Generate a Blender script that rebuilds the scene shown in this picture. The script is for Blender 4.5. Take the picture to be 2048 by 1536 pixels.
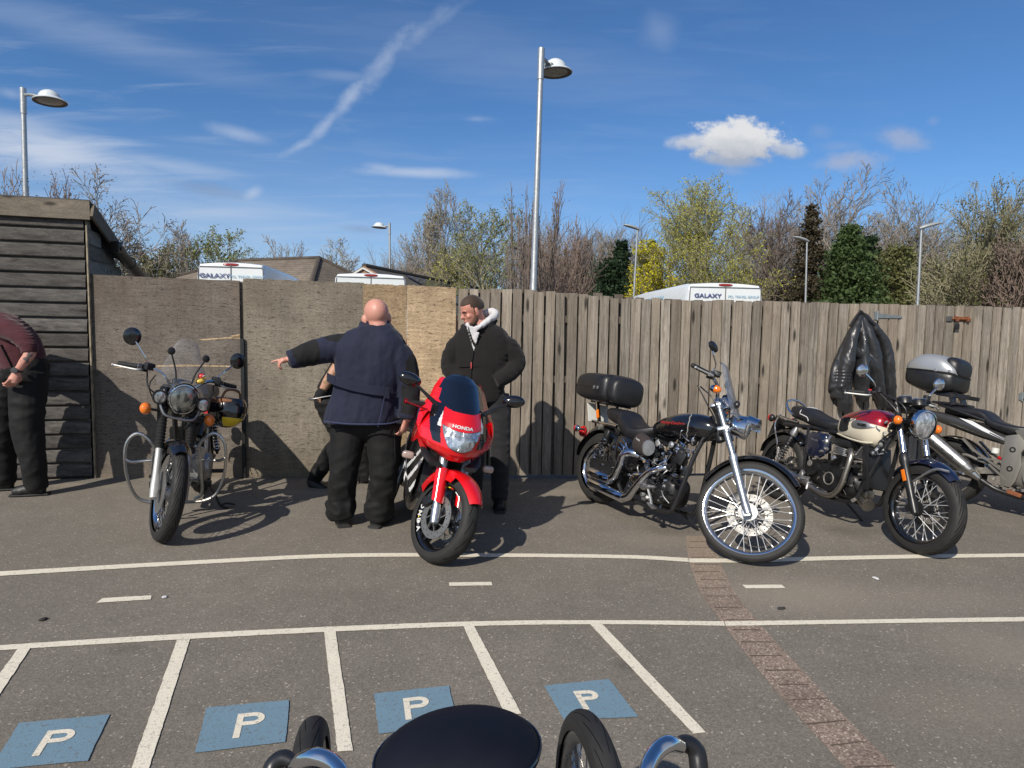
import bpy, bmesh, math, random
from math import sin, cos, pi, radians, sqrt, atan2
from mathutils import Vector, Matrix, Euler
from mathutils import noise as mnoise
S = bpy.context.scene
for o in list(bpy.data.objects): bpy.data.objects.remove(o)
# ---------------------------------------------------------------- camera
FPX = 1250.0                      # focal length in pixels of a 2048 wide picture
CAMH = 1.43
PITCH, ROLL = radians(4.45), radians(0.97)
cam = bpy.data.cameras.new('camera'); camo = bpy.data.objects.new('camera', cam)
S.collection.objects.link(camo)
cam.sensor_width = 36; cam.lens = 36*FPX/2048; cam.clip_start = 0.02; cam.clip_end = 3000
CR = Matrix.Rotation(pi/2-PITCH, 3, 'X') @ Matrix.Rotation(ROLL, 3, 'Z')
camo.matrix_world = Matrix.Translation((0, 0, CAMH)) @ CR.to_4x4()
S.camera = camo
CAMP = Vector((0, 0, CAMH))
def ray(px, py): return CR @ Vector(((px-1024)/FPX, -(py-768)/FPX, -1.0))
def G(px, py, z=0.0):             # ground point seen at a pixel of the photograph
    d = ray(px, py); t = (z-CAMH)/d.z; return CAMP+d*t
def at(px, py, Y):                # point at depth Y seen at a pixel
    d = ray(px, py); return CAMP+d*(Y/d.y)
def UV(px, py):
    d = ray(px, py); return (d.x/d.y, d.z/d.y)
# ---------------------------------------------------------------- sun and sky
SUNV = Vector((0.66, 1.10, -1.0)).normalized()      # direction the light travels
sun = bpy.data.lights.new('sun', 'SUN'); sun.energy = 5.0; sun.angle = radians(0.53); sun.color = (1, .93, .82)
suno = bpy.data.objects.new('sun', sun); S.collection.objects.link(suno)
suno.rotation_euler = SUNV.to_track_quat('-Z', 'Y').to_euler(); suno.location = (-8, -12, 14)
S.view_settings.view_transform = 'Standard'; S.view_settings.look = 'None'
S.view_settings.gamma = 1; S.view_settings.exposure = 0.0; S.view_settings.use_curve_mapping = False
S.cycles.max_bounces = 6; S.cycles.transparent_max_bounces = 16
W = bpy.data.worlds.new('World'); S.world = W; W.use_nodes = True

class NT:
    def __init__(s, tree): s.t = tree; s.n = tree.nodes; s.l = tree.links
    def new(s, typ, **k):
        n = s.n.new(typ)
        for a, b in k.items(): setattr(n, a, b)
        return n
    def put(s, sock, v):
        if v is None: return
        if isinstance(v, bpy.types.NodeSocket): s.l.new(v, sock)
        else:
            if sock.type == 'RGBA' and not isinstance(v, (int, float)) and len(v) == 3: v = (*v, 1)
            sock.default_value = v
    def math(s, op, a, b=None, c=None, clamp=False):
        n = s.new('ShaderNodeMath', operation=op); n.use_clamp = clamp
        s.put(n.inputs[0], a); s.put(n.inputs[1], b)
        if c is not None: s.put(n.inputs[2], c)
        return n.outputs[0]
    def vmath(s, op, a, b=None, scale=None):
        n = s.new('ShaderNodeVectorMath', operation=op); s.put(n.inputs[0], a); s.put(n.inputs[1], b)
        if scale is not None: s.put(n.inputs['Scale'], scale)
        return n.outputs['Value'] if op in ('DOT_PRODUCT', 'LENGTH', 'DISTANCE') else n.outputs[0]
    def comb(s, x, y, z=0.0):
        n = s.new('ShaderNodeCombineXYZ'); s.put(n.inputs[0], x); s.put(n.inputs[1], y); s.put(n.inputs[2], z); return n.outputs[0]
    def sep(s, v):
        n = s.new('ShaderNodeSeparateXYZ'); s.put(n.inputs[0], v); return n.outputs
    def mapping(s, v, scale=(1, 1, 1), loc=(0, 0, 0), rot=(0, 0, 0)):
        n = s.new('ShaderNodeMapping'); s.put(n.inputs[0], v)
        n.inputs['Location'].default_value = loc; n.inputs['Rotation'].default_value = rot; n.inputs['Scale'].default_value = scale
        return n.outputs[0]
    def noise(s, v, scale=5, detail=4, rough=.55, dist=0, color=False):
        n = s.new('ShaderNodeTexNoise'); s.put(n.inputs['Vector'], v)
        n.inputs['Scale'].default_value = scale; n.inputs['Detail'].default_value = detail
        n.inputs['Roughness'].default_value = rough; n.inputs['Distortion'].default_value = dist
        return n.outputs['Color' if color else 'Fac']
    def voro(s, v, scale=5, feature='F1', out='Distance', rnd=1):
        n = s.new('ShaderNodeTexVoronoi', feature=feature); s.put(n.inputs['Vector'], v)
        n.inputs['Scale'].default_value = scale; n.inputs['Randomness'].default_value = rnd
        return n.outputs[out]
    def ramp(s, f, stops, interp='LINEAR'):
        n = s.new('ShaderNodeValToRGB'); s.put(n.inputs[0], f); r = n.color_ramp; r.interpolation = interp
        while len(r.elements) < len(stops): r.elements.new(.5)
        for e, (p, c) in zip(r.elements, stops):
            e.position = p; e.color = (c, c, c, 1) if isinstance(c, (int, float)) else (*c, 1)
        return n.outputs[0]
    def mapr(s, v, a, b, c=0, d=1, smooth=False):
        n = s.new('ShaderNodeMapRange'); s.put(n.inputs[0], v)
        if smooth: n.interpolation_type = 'SMOOTHSTEP'
        for i, x in enumerate((a, b, c, d)): s.put(n.inputs[i+1], x)
        return n.outputs[0]
    def mix(s, f, a, b, mode='MIX'):
        n = s.new('ShaderNodeMix', data_type='RGBA', blend_type=mode); n.clamp_factor = True
        s.put(n.inputs[0], f); s.put(n.inputs[6], a); s.put(n.inputs[7], b); return n.outputs[2]
    def bump(s, h, strength=.3, dist=.01, normal=None):
        n = s.new('ShaderNodeBump'); s.put(n.inputs['Height'], h); n.inputs['Strength'].default_value = strength
        n.inputs['Distance'].default_value = dist; s.put(n.inputs['Normal'], normal); return n.outputs[0]
    def obj(s): return s.new('ShaderNodeTexCoord').outputs['Object']
    def uv(s): return s.new('ShaderNodeTexCoord').outputs['UV']
    def pos(s): return s.new('ShaderNodeNewGeometry').outputs['Position']
    def attr(s, name): n = s.new('ShaderNodeAttribute'); n.attribute_name = name; return n.outputs['Fac']

w = NT(W.node_tree)
bg = [n for n in w.n if n.type == 'BACKGROUND'][0]
sky = w.new('ShaderNodeTexSky', sky_type='NISHITA'); sky.sun_disc = False
sky.sun_elevation = math.asin(-SUNV.z); sky.sun_rotation = atan2(-SUNV.x, -SUNV.y)
sky.air_density = 1.0; sky.dust_density = 0.25; sky.ozone_density = 3.0; sky.altitude = 60
dirv = w.new('ShaderNodeTexCoord').outputs['Generated']
dx, dy, dz = w.sep(dirv)
ysafe = w.math('MAXIMUM', dy, 0.05)
U = w.math('DIVIDE', dx, ysafe); V = w.math('DIVIDE', dz, ysafe)
uvv = w.comb(U, V)
nz1 = w.noise(uvv, 14, 6, .62)
nz2 = w.noise(w.mapping(uvv, (5, 42, 1), rot=(0, 0, radians(9))), 1, 5, .6, .6)      # streaks falling gently to the right
nz3 = w.noise(uvv, 2.1, 3, .5)
nzc = w.noise(w.mapping(uvv, (1, 1.3, 1)), 26, 8, .66)
def blob(px, py, rx, ry, ang=0, amp=.5, soft=.5, tex=None, gain=1.0):
    """soft mask round a point of the sky; radii in photo pixels, ang clockwise in the picture"""
    u0, v0 = UV(px, py); a = radians(ang)
    du = w.math('SUBTRACT', U, u0); dv = w.math('SUBTRACT', V, v0)
    k = FPX
    x = w.math('ADD', w.math('MULTIPLY', du, cos(a)*k/rx), w.math('MULTIPLY', dv, -sin(a)*k/rx))
    y = w.math('ADD', w.math('MULTIPLY', du, sin(a)*k/ry), w.math('MULTIPLY', dv, cos(a)*k/ry))
    r = w.math('SQRT', w.math('ADD', w.math('MULTIPLY', x, x), w.math('MULTIPLY', y, y)))
    t = nz1 if tex is None else tex
    r = w.math('ADD', r, w.math('MULTIPLY', w.math('SUBTRACT', t, .5), -2*amp))
    m = w.mapr(r, 1+soft*.5, 1-soft, 0, gain, smooth=True)
    return m
def add(*m):
    r = m[0]
    for x in m[1:]: r = w.math('MAXIMUM', r, x)
    return r
# thin cirrus veil: general streaks, strongest to the left and low
veil = w.mapr(nz2, .44, .86, 0, 1, smooth=True)
area = w.math('MULTIPLY', w.mapr(U, .55, -.75, .12, 1), w.mapr(nz3, .30, .72, .15, 1))
veil = w.math('MULTIPLY', w.math('MULTIPLY', veil, area), .36)
low = w.math('MULTIPLY', w.mapr(V, .36, .02, 0, .70, smooth=True), w.mapr(U, .35, -.5, .25, 1))
low = w.math('MULTIPLY', low, w.mapr(nz2, .25, .7, .55, 1))
wisps = add(
    blob(90, 300, 250, 46, 9, .9, 1.1, nz2, .90), blob(60, 258, 190, 24, 14, .8, 1.2, nz2, .55),
    blob(300, 325, 200, 18, 10, .9, 1.3, nz2, .45), blob(480, 268, 58, 12, 12, .7, 1.2, None, .42),
    blob(440, 425, 200, 26, 3, .9, 1.3, nz2, .42), blob(150, 60, 360, 36, 14, .9, 1.4, nz2, .24),
    blob(830, 345, 108, 10, 1, .55, 1.0, None, .62), blob(770, 338, 40, 10, 8, .6, 1.0, None, .45),
    blob(690, 152, 70, 12, 4, .8, 1.2, nz2, .20), blob(1020, 120, 420, 60, 8, .9, 1.4, nz2, .13),
    blob(505, 387, 22, 12, -30, .5, 1.1, None, .5), blob(1320, 62, 34, 34, 60, .8, 1.3, None, .20),
    blob(955, 238, 28, 6, 0, .8, 1.2, None, .25), blob(1500, 420, 60, 10, -25, .9, 1.2, None, .22),
    blob(20, 187, 26, 10, 10, .6, 1.2, None, .3))
# broken vapour trail rising to the right
trail = add(
    blob(600, 292, 44, 8, -27, 1.0, 1.3, nzc, .42), blob(650, 250, 50, 11, -46, 1.0, 1.3, nzc, .48),
    blob(700, 194, 66, 13, -50, 1.1, 1.3, nzc, .50), blob(765, 125, 90, 17, -49, 1.2, 1.4, nzc, .42),
    blob(840, 66, 76, 18, -40, 1.2, 1.5, nzc, .30), blob(888, 36, 46, 13, -35, 1.2, 1.5, nzc, .20))
cum = add(
    blob(1478, 283, 92, 42, 2, 1.0, .35, nzc, 1.0), blob(1400, 282, 66, 16, -4, .6, .6, nzc, .85),
    blob(1570, 300, 42, 15, 8, .6, .6, nzc, .75), blob(1460, 318, 66, 16, 4, .5, .55, nzc, .8))
small = add(
    blob(1700, 322, 60, 19, -6, 1.0, .9, nzc, .66), blob(1808, 278, 50, 21, 8, 1.0, .9, nzc, .58),
    blob(1642, 262, 24, 14, 0, .8, 1.0, nzc, .18), blob(1680, 293, 36, 10, 0, .8, 1.0, nzc, .2), blob(1866, 242, 12, 9, 0, .6, 1, nzc, .2),
    blob(1462, 342, 26, 8, 0, .8, 1, nzc, .3))
grey = add(blob(420, 380, 72, 13, 9, .7, 1.0, None, .42), blob(722, 458, 42, 8, 4, .7, 1.0, None, .42))
base = w.vmath('MULTIPLY', sky.outputs[0], (.57, .86, 1.14))
c1 = w.mix(w.math('MAXIMUM', veil, add(wisps, trail)), base, (5.6, 6.3, 7.6))
c1 = w.mix(low, c1, (5.3, 6.2, 7.6))
c1 = w.mix(grey, c1, (2.5, 3.1, 4.4))
c1 = w.mix(small, c1, (4.2, 4.6, 5.8))
cshade = w.mix(w.mapr(w.math('ADD', V, w.math('MULTIPLY', w.math('SUBTRACT', nzc, .5), .05)), UV(1478, 322)[1], UV(1478, 268)[1]), (3.9, 4.3, 5.1), (7.4, 7.5, 7.7))
c1 = w.mix(cum, c1, cshade)
c1 = w.mix(w.mapr(dy, .0, -.5, 0, .40, smooth=True), c1, (6.2, 5.9, 5.4))       # bright haze added to the unseen sunward sky, for less blue shadows and chrome
w.put(bg.inputs['Color'], c1); bg.inputs['Strength'].default_value = 0.102

# ---------------------------------------------------------------- materials
MATS = {}
def mat(name, col=(.5, .5, .5), rough=.5, metal=0.0, coat=0.0, var=0.0, vscale=6, bump=0.0, bscale=60, spec=.5, emis=None, aniso=None):
    if name in MATS: return MATS[name]
    m = bpy.data.materials.new(name); m.use_nodes = True; MATS[name] = m
    t = NT(m.node_tree); b = t.n['Principled BSDF']; m['bsdf'] = 1
    b.inputs['Roughness'].default_value = rough; b.inputs['Metallic'].default_value = metal
    b.inputs['Coat Weight'].default_value = coat; b.inputs['Coat Roughness'].default_value = .04
    b.inputs['Specular IOR Level'].default_value = spec
    c = (*col, 1); b.inputs['Base Color'].default_value = c
    o = t.obj()
    if var:
        n = t.noise(o, vscale, 5, .6)
        k = t.mapr(n, .25, .75, 1-var, 1+var)
        t.put(b.inputs['Base Color'], t.vmath('SCALE', t.mix(0, c, c), scale=k))
        t.put(b.inputs['Roughness'], t.mapr(n, .25, .75, max(0, rough-.5*var*rough-.03), min(1, rough+.5*var*rough+.03)))
    if bump: t.put(b.inputs['Normal'], t.bump(t.noise(o, bscale, 3, .6), bump, .004))
    return m
def custom(name):
    m = bpy.data.materials.new(name); m.use_nodes = True; MATS[name] = m
    t = NT(m.node_tree); return m, t, t.n['Principled BSDF']

# ---------------------------------------------------------------- mesh builder
I4 = Matrix.Identity(4)
def frame_of(d):
    d = d.normalized(); up = Vector((0, 0, 1)) if abs(d.z) < .95 else Vector((1, 0, 0))
    a = d.cross(up).normalized(); b = a.cross(d).normalized(); return a, b
def catmull(pts, k=4, closed=False):
    P = [Vector(p) for p in pts]
    if k <= 1: return P
    n = len(P); out = []
    rng = n if closed else n-1
    for i in range(rng):
        if closed: p0, p1, p2, p3 = P[i-1], P[i], P[(i+1) % n], P[(i+2) % n]
        else:
            p1, p2 = P[i], P[i+1]
            p0 = P[i-1] if i else p1+(p1-p2); p3 = P[i+2] if i+2 < n else p2+(p2-p1)
        for j in range(k):
            t = j/k; t2 = t*t; t3 = t2*t
            out.append(.5*((2*p1)+(p2-p0)*t+(2*p0-5*p1+4*p2-p3)*t2+(3*p1-p0-3*p2+p3)*t3))
    if not closed: out.append(P[-1])
    return out
class MB:
    def __init__(s, M=I4): s.v = []; s.f = []; s.m = []; s.a = []; s.uvs = {}; s.M = M; s.mi = 0; s.rnd = 0.0
    def add(s, vs, fs, uv=None):
        b = len(s.v); M = s.M
        s.v.extend([M @ Vector(v) for v in vs]); s.a.extend([s.rnd]*len(vs))
        for i, f in enumerate(fs):
            if uv: s.uvs[len(s.f)] = uv[i]
            s.f.append([j+b for j in f]); s.m.append(s.mi)
        return s
    def box(s, c, sz, R=None, bev=0):
        c = Vector(c); h = Vector(sz)/2
        bm = bmesh.new(); bmesh.ops.create_cube(bm, size=1)
        for v in bm.verts: v.co = Vector((v.co.x*sz[0], v.co.y*sz[1], v.co.z*sz[2]))
        if bev: bmesh.ops.bevel(bm, geom=bm.edges[:], offset=bev, segments=2, affect='EDGES', profile=.6)
        if R is not None:
            if not isinstance(R, Matrix): R = Euler(R).to_matrix()
            for v in bm.verts: v.co = R @ v.co
        bm.verts.index_update()
        s.add([v.co+c for v in bm.verts], [[v.index for v in f.verts] for f in bm.faces]); bm.free(); return s
    def beam(s, p, q, wx, wy, up=(0, 0, 1)):
        p, q = Vector(p), Vector(q); d = (q-p).normalized(); u = Vector(up)
        a = d.cross(u).normalized()*wx/2; b = a.cross(d).normalized()*wy/2
        vs = [p+a+b, p-a+b, p-a-b, p+a-b, q+a+b, q-a+b, q-a-b, q+a-b]
        s.add(vs, [(0, 1, 2, 3), (7, 6, 5, 4), (0, 4, 5, 1), (1, 5, 6, 2), (2, 6, 7, 3), (3, 7, 4, 0)]); return s
    def rings(s, rings, cap=True, closed=False, ring_closed=True):
        n = len(rings[0]); vs = [p for r in rings for p in r]; fs = []
        R = len(rings); rr = R if closed else R-1; nn = n if ring_closed else n-1
        for i in range(rr):
            for j in range(nn):
                a = i*n+j; b = i*n+(j+1) % n; c = ((i+1) % R)*n+(j+1) % n; d = ((i+1) % R)*n+j
                fs.append((a, d, c, b))
        if cap and not closed and ring_closed: fs.append(list(range(n))); fs.append(list(range((R-1)*n, R*n))[::-1])
        s.add(vs, fs); return s
    def cyl(s, p, q, r0, r1=None, n=14, cap=True):
        p, q = Vector(p), Vector(q); r1 = r0 if r1 is None else r1; a, b = frame_of(q-p)
        R = [[c+(a*cos(t)+b*sin(t))*r for t in [2*pi*k/n for k in range(n)]] for c, r in ((p, r0), (q, r1))]
        return s.rings(R, cap)
    def lathe(s, p, axis, prof, n=20, cap=True):
        p = Vector(p); d = Vector(axis).normalized(); a, b = frame_of(d)
        R = [[p+d*t+(a*cos(x)+b*sin(x))*r for x in [2*pi*k/n for k in range(n)]] for t, r in prof]
        return s.rings(R, cap)
    def tube(s, pts, r, n=8, k=4, closed=False, cap=True, flat=None):
        P = catmull(pts, k, closed); m = len(P)
        rs = [r]*m if not isinstance(r, (list, tuple)) else None
        if rs is None:
            q = len(r); rs = []
            for i in range(m):
                x = i/(m-1)*(q-1); j = min(int(x), q-2); f = x-j; rs.append(r[j]*(1-f)+r[j+1]*f)
        a = None; R = []
        for i, p in enumerate(P):
            d = (P[(i+1) % m]-P[i-1]) if closed or 0 < i < m-1 else (P[1]-P[0] if i == 0 else P[-1]-P[-2])
            if d.length < 1e-9: d = Vector((0, 0, 1))
            d.normalize()
            if a is None: a, b = frame_of(d)
            else:
                a = (a-d*a.dot(d)); a = a.normalized() if a.length > 1e-6 else frame_of(d)[0]; b = a.cross(d)
            fa, fb = flat or (1, 1)
            R.append([p+(a*cos(t)*fa+b*sin(t)*fb)*rs[i] for t in [2*pi*j/n for j in range(n)]])
        return s.rings(R, cap, closed)
    def ball(s, c, r, R=None, n=14, m=9):
        c = Vector(c); r = (r, r, r) if isinstance(r, (int, float)) else r
        if R is not None and not isinstance(R, Matrix): R = Euler(R).to_matrix()
        vs = []; fs = []
        for i in range(1, m):
            th = pi*i/m
            for j in range(n):
                ph = 2*pi*j/n; vs.append(Vector((r[0]*sin(th)*cos(ph), r[1]*sin(th)*sin(ph), r[2]*cos(th))))
        vs += [Vector((0, 0, r[2])), Vector((0, 0, -r[2]))]; T = len(vs)-2; B = T+1
        for i in range(m-2):
            for j in range(n):
                fs.append((i*n+j, (i+1)*n+j, (i+1)*n+(j+1) % n, i*n+(j+1) % n))
        for j in range(n): fs.append((T, j, (j+1) % n)); fs.append((B, (m-2)*n+(j+1) % n, (m-2)*n+j))
        if R is not None: vs = [R @ v for v in vs]
        s.add([v+c for v in vs], fs); return s
    def torus(s, c, axis, R, r, n=40, m=10, a0=0, a1=2*pi, flat=1.0):
        c = Vector(c); d = Vector(axis).normalized(); a, b = frame_of(d); full = abs(a1-a0-2*pi) < 1e-6
        N = n if full else n+1; rings = []
        for i in range(N):
            t = a0+(a1-a0)*i/n; u = a*cos(t)+b*sin(t)
            rings.append([c+u*(R+r*cos(x))+d*(r*flat*sin(x)) for x in [2*pi*j/m for j in range(m)]])
        return s.rings(rings, True, full)
    def prism(s, pts2, y0, y1, ax='y', bev=0):
        """outline in x,z (or the two axes other than ax) extruded from y0 to y1"""
        bm = bmesh.new()
        def mk(u, v, y): return {'y': (u, y, v), 'x': (y, u, v), 'z': (u, v, y)}[ax]
        vs = [bm.verts.new(mk(u, v, y0)) for u, v in pts2]; f = bm.faces.new(vs)
        r = bmesh.ops.extrude_face_region(bm, geom=[f]); d = Vector(mk(0, 0, y1))-Vector(mk(0, 0, y0))
        bmesh.ops.translate(bm, vec=d, verts=[e for e in r['geom'] if isinstance(e, bmesh.types.BMVert)])
        bmesh.ops.recalc_face_normals(bm, faces=bm.faces)
        if bev: bmesh.ops.bevel(bm, geom=bm.edges[:], offset=bev, segments=2, affect='EDGES', profile=.6)
        bm.verts.index_update()
        s.add([v.co.copy() for v in bm.verts], [[v.index for v in f.verts] for f in bm.faces]); bm.free(); return s
    def loft(s, secs, n=20, ex=2.4, k=3, axis='x'):
        """secs: (x, yc, zc, half width, half height up, half height down); superellipse rings, smoothed along"""
        P = catmull([Vector(q[:3]) for q in secs], k); Q = catmull([Vector(q[3:6]) for q in secs], k); R = []
        for c, h in zip(P, Q):
            ring = []
            for j in range(n):
                t = 2*pi*j/n; ct, st = cos(t), sin(t)
                y = math.copysign(abs(ct)**(2/ex), ct)*max(h.x, .001); z = math.copysign(abs(st)**(2/ex), st)
                z *= max(h.y, .001) if z > 0 else max(h.z, .001)
                ring.append(c+(Vector((0, y, z)) if axis == 'x' else Vector((y, z, 0))))
            R.append(ring)
        return s.rings(R)
    def sheet(s, fn, nu, nv, th=0.0, mf=None):
        """fn(u,v)->point, u,v in 0..1; th makes a shell; mf(u,v)->material index"""
        g = [[Vector(fn(i/nu, j/nv)) for j in range(nv+1)] for i in range(nu+1)]
        def nor(i, j):
            a = g[min(i+1, nu)][j]-g[max(i-1, 0)][j]; b = g[i][min(j+1, nv)]-g[i][max(j-1, 0)]
            c = a.cross(b); return c.normalized() if c.length > 1e-9 else Vector((0, 0, 1))
        W_ = nv+1; vs = [g[i][j] for i in range(nu+1) for j in range(W_)]; fs = []; ms = []
        for i in range(nu):
            for j in range(nv):
                k = mf((i+.5)/nu, (j+.5)/nv) if mf else s.mi
                if k is None: continue
                fs.append((i*W_+j, (i+1)*W_+j, (i+1)*W_+j+1, i*W_+j+1)); ms.append(k)
        if th:
            N = len(vs); vs = vs+[g[i][j]-nor(i, j)*th for i in range(nu+1) for j in range(W_)]
            base = list(fs); bm_ = list(ms)
            edge = {}
            for f, k in zip(base, bm_):
                fs.append(tuple(x+N for x in f[::-1])); ms.append(k)
                for q in range(4):
                    e = (f[q], f[(q+1) % 4]); edge[e] = k
            for (a_, b_), k in list(edge.items()):
                if (b_, a_) not in edge: fs.append((b_, a_, a_+N, b_+N)); ms.append(k)
        mi0 = s.mi
        for f, k in zip(fs, ms): pass
        b0 = len(s.v); M = s.M
        s.v.extend([M @ v for v in vs]); s.a.extend([s.rnd]*len(vs))
        for f, k in zip(fs, ms): s.f.append([x+b0 for x in f]); s.m.append(k)
        s.mi = mi0; return s
    def mesh(s, name):
        me = bpy.data.meshes.new(name); me.from_pydata([tuple(v) for v in s.v], [], s.f)
        return me
    def build(s, name, mats, parent=None, smooth=True, ang=38, local=True):
        me = s.mesh(name)
        mats = mats if isinstance(mats, (list, tuple)) else [mats]
        for m in mats: me.materials.append(m)
        me.polygons.foreach_set('material_index', [min(x, len(mats)-1) for x in s.m])
        if any(s.a):
            at_ = me.attributes.new('rnd', 'FLOAT', 'POINT'); at_.data.foreach_set('value', s.a)
        if s.uvs:
            ul = me.uv_layers.new(name='UVMap')
            for fi, uv in s.uvs.items():
                p = me.polygons[fi]
                for li, q in zip(p.loop_indices, uv): ul.data[li].uv = q
        me.polygons.foreach_set('use_smooth', [smooth]*len(me.polygons))
        me.update()
        if smooth: me.set_sharp_from_angle(angle=radians(ang))
        o = bpy.data.objects.new(name, me); S.collection.objects.link(o)
        if parent: o.parent = parent
        return o
def tag(o, label=None, cat=None, group=None, kind=None):
    if label: o['label'] = label
    if cat: o['category'] = cat
    if group: o['group'] = group
    if kind: o['kind'] = kind
    return o
def empty(name, loc=(0, 0, 0), M=None):
    o = bpy.data.objects.new(name, None); S.collection.objects.link(o); o.empty_display_size = .2
    if M is not None: o.matrix_world = M
    else: o.location = loc
    return o
def recenter(o, p):
    """move a top-level mesh object's origin to p"""
    p = Vector(p); o.data.transform(Matrix.Translation(-p)); o.location = p; return o
def textmesh(body, size, depth, M, mb, bold=0.0, shear=0.0, font=None, align='CENTER', sx=1.0):
    """append lettering as real geometry; M maps text x,y plane"""
    c = bpy.data.curves.new('t', 'FONT'); c.body = body; c.size = size; c.extrude = depth; c.offset = bold
    c.align_x = align; c.align_y = 'CENTER'; c.shear = shear; c.resolution_u = 3
    o = bpy.data.objects.new('t', c); S.collection.objects.link(o)
    dg = bpy.context.evaluated_depsgraph_get(); dg.update()
    me = bpy.data.meshes.new_from_object(o.evaluated_get(dg))
    M0 = mb.M; mb.M = M0 @ M @ Matrix.Diagonal((sx, 1, 1, 1))
    mb.add([v.co.copy() for v in me.vertices], [list(p.vertices) for p in me.polygons]); mb.M = M0
    bpy.data.objects.remove(o); bpy.data.curves.remove(c); bpy.data.meshes.remove(me)
def basis(o, x, y):
    """matrix with origin o, x axis and y axis given (z = x cross y)"""
    x = Vector(x).normalized(); z = x.cross(Vector(y)).normalized(); y = z.cross(x)
    return Matrix(((x.x, y.x, z.x, o[0]), (x.y, y.y, z.y, o[1]), (x.z, y.z, z.z, o[2]), (0, 0, 0, 1)))
rnd = random.Random(7)
# ================================================================ setting materials
def m_asphalt():
    m, t, b = custom('asphalt'); p = t.pos()
    sp = t.voro(p, 150, out='Color'); r_, g_, b_ = t.sep(sp)
    big = t.noise(p, .7, 4, .6); mid = t.noise(p, 5, 5, .65); fine = t.noise(p, 210, 2, .7)
    c = t.mix(t.mapr(r_, 0, 1, 0, 1), (.150, .133, .110), (.240, .213, .178))
    c = t.mix(t.mapr(fine, .35, .8, 0, .50), c, (.095, .083, .068))
    c = t.mix(t.mapr(g_, .972, .990), c, (.38, .34, .28))                       # pale chippings
    k = t.math('MULTIPLY', t.mapr(big, .3, .7, .88, 1.12), t.mapr(mid, .25, .75, .90, 1.10))
    c = t.vmath('SCALE', c, scale=k)
    st = t.voro(t.vmath('ADD', p, (3, 7, 0)), 9, out='Distance')               # scattered white stones and gum
    c = t.mix(t.math('MULTIPLY', t.mapr(st, .050, .034), t.mapr(t.noise(p, 3, 2), .56, .62)), c, (.42, .40, .36))
    x, y, z = t.sep(p)
    def patch(px, py, rx, ry, amp):
        q = G(px, py); dx_ = t.math('MULTIPLY', t.math('SUBTRACT', x, q.x), 1/rx); dy_ = t.math('MULTIPLY', t.math('SUBTRACT', y, q.y), 1/ry)
        r = t.math('SQRT', t.math('ADD', t.math('MULTIPLY', dx_, dx_), t.math('MULTIPLY', dy_, dy_)))
        r = t.math('ADD', r, t.math('MULTIPLY', t.math('SUBTRACT', mid, .5), 1.2))
        return t.mapr(r, 1.15, .1, 0, amp, smooth=True)
    d = patch(1600, 1190, .75, .36, .55)
    for a in ((1830, 1195, 1.0, .25, .30), (1330, 1080, .5, .30, .35), (2010, 1300, .5, .35, .32), (1950, 1420, .6, .3, .22),
              (430, 960, .8, .10, .6), (900, 965, 1.4, .12, .5), (1150, 985, .5, .2, .35), (620, 985, .5, .12, .4), (150, 970, .5, .12, .5)):
        d = t.math('MAXIMUM', d, patch(*a))
    c = t.mix(d, c, (.29, .245, .19)); k2 = 0.0
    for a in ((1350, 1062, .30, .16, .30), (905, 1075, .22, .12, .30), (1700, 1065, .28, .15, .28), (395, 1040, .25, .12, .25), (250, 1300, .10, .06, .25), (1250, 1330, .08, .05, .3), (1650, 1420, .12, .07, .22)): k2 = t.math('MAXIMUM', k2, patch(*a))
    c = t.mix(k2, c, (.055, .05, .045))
    t.put(b.inputs['Base Color'], c); b.inputs['Roughness'].default_value = .92; b.inputs['Specular IOR Level'].default_value = .35
    h = t.math('ADD', t.math('MULTIPLY', r_, .6), fine)
    t.put(b.inputs['Normal'], t.bump(h, .55, .004)); return m
def m_paint(name, col, wear=.35):
    m, t, b = custom(name); p = t.pos()
    n = t.noise(p, 60, 4, .7); n2 = t.noise(p, 7, 4, .65); v = t.voro(p, 170, out='Distance')
    c = t.mix(t.mapr(n2, .3, .75, 0, .35), col, tuple(x*.72 for x in col))
    f = t.math('MULTIPLY', t.mapr(n, .56, .72), wear*2.0)
    f = t.math('ADD', f, t.math('MULTIPLY', t.mapr(v, .62, .85), .30))
    c = t.mix(f, c, (.12, .11, .10))
    t.put(b.inputs['Base Color'], c); b.inputs['Roughness'].default_value = .8
    t.put(b.inputs['Normal'], t.bump(t.noise(p, 190, 2, .7), .5, .003)); return m
def m_brick():
    m, t, b = custom('brick_strip'); p = t.pos()
    sp = t.voro(p, 140, out='Color'); r_, g_, _ = t.sep(sp)
    c = t.mix(r_, (.135, .098, .076), (.31, .235, .185)); c = t.mix(t.mapr(g_, .9, .95), c, (.44, .36, .30))
    c = t.vmath('SCALE', c, scale=t.mapr(t.noise(p, 3.5, 4), .3, .7, .8, 1.2))
    x, y, z = t.sep(p)
    d = t.mapr(t.math('ADD', y, t.math('MULTIPLY', t.noise(p, 4, 3), .5)), 3.3, 4.5, 0, .62)
    c = t.mix(d, c, (.27, .21, .15))
    t.put(b.inputs['Base Color'], c); b.inputs['Roughness'].default_value = .95
    t.put(b.inputs['Normal'], t.bump(t.math('ADD', r_, t.noise(p, 190, 2)), .5, .004)); return m
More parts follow.
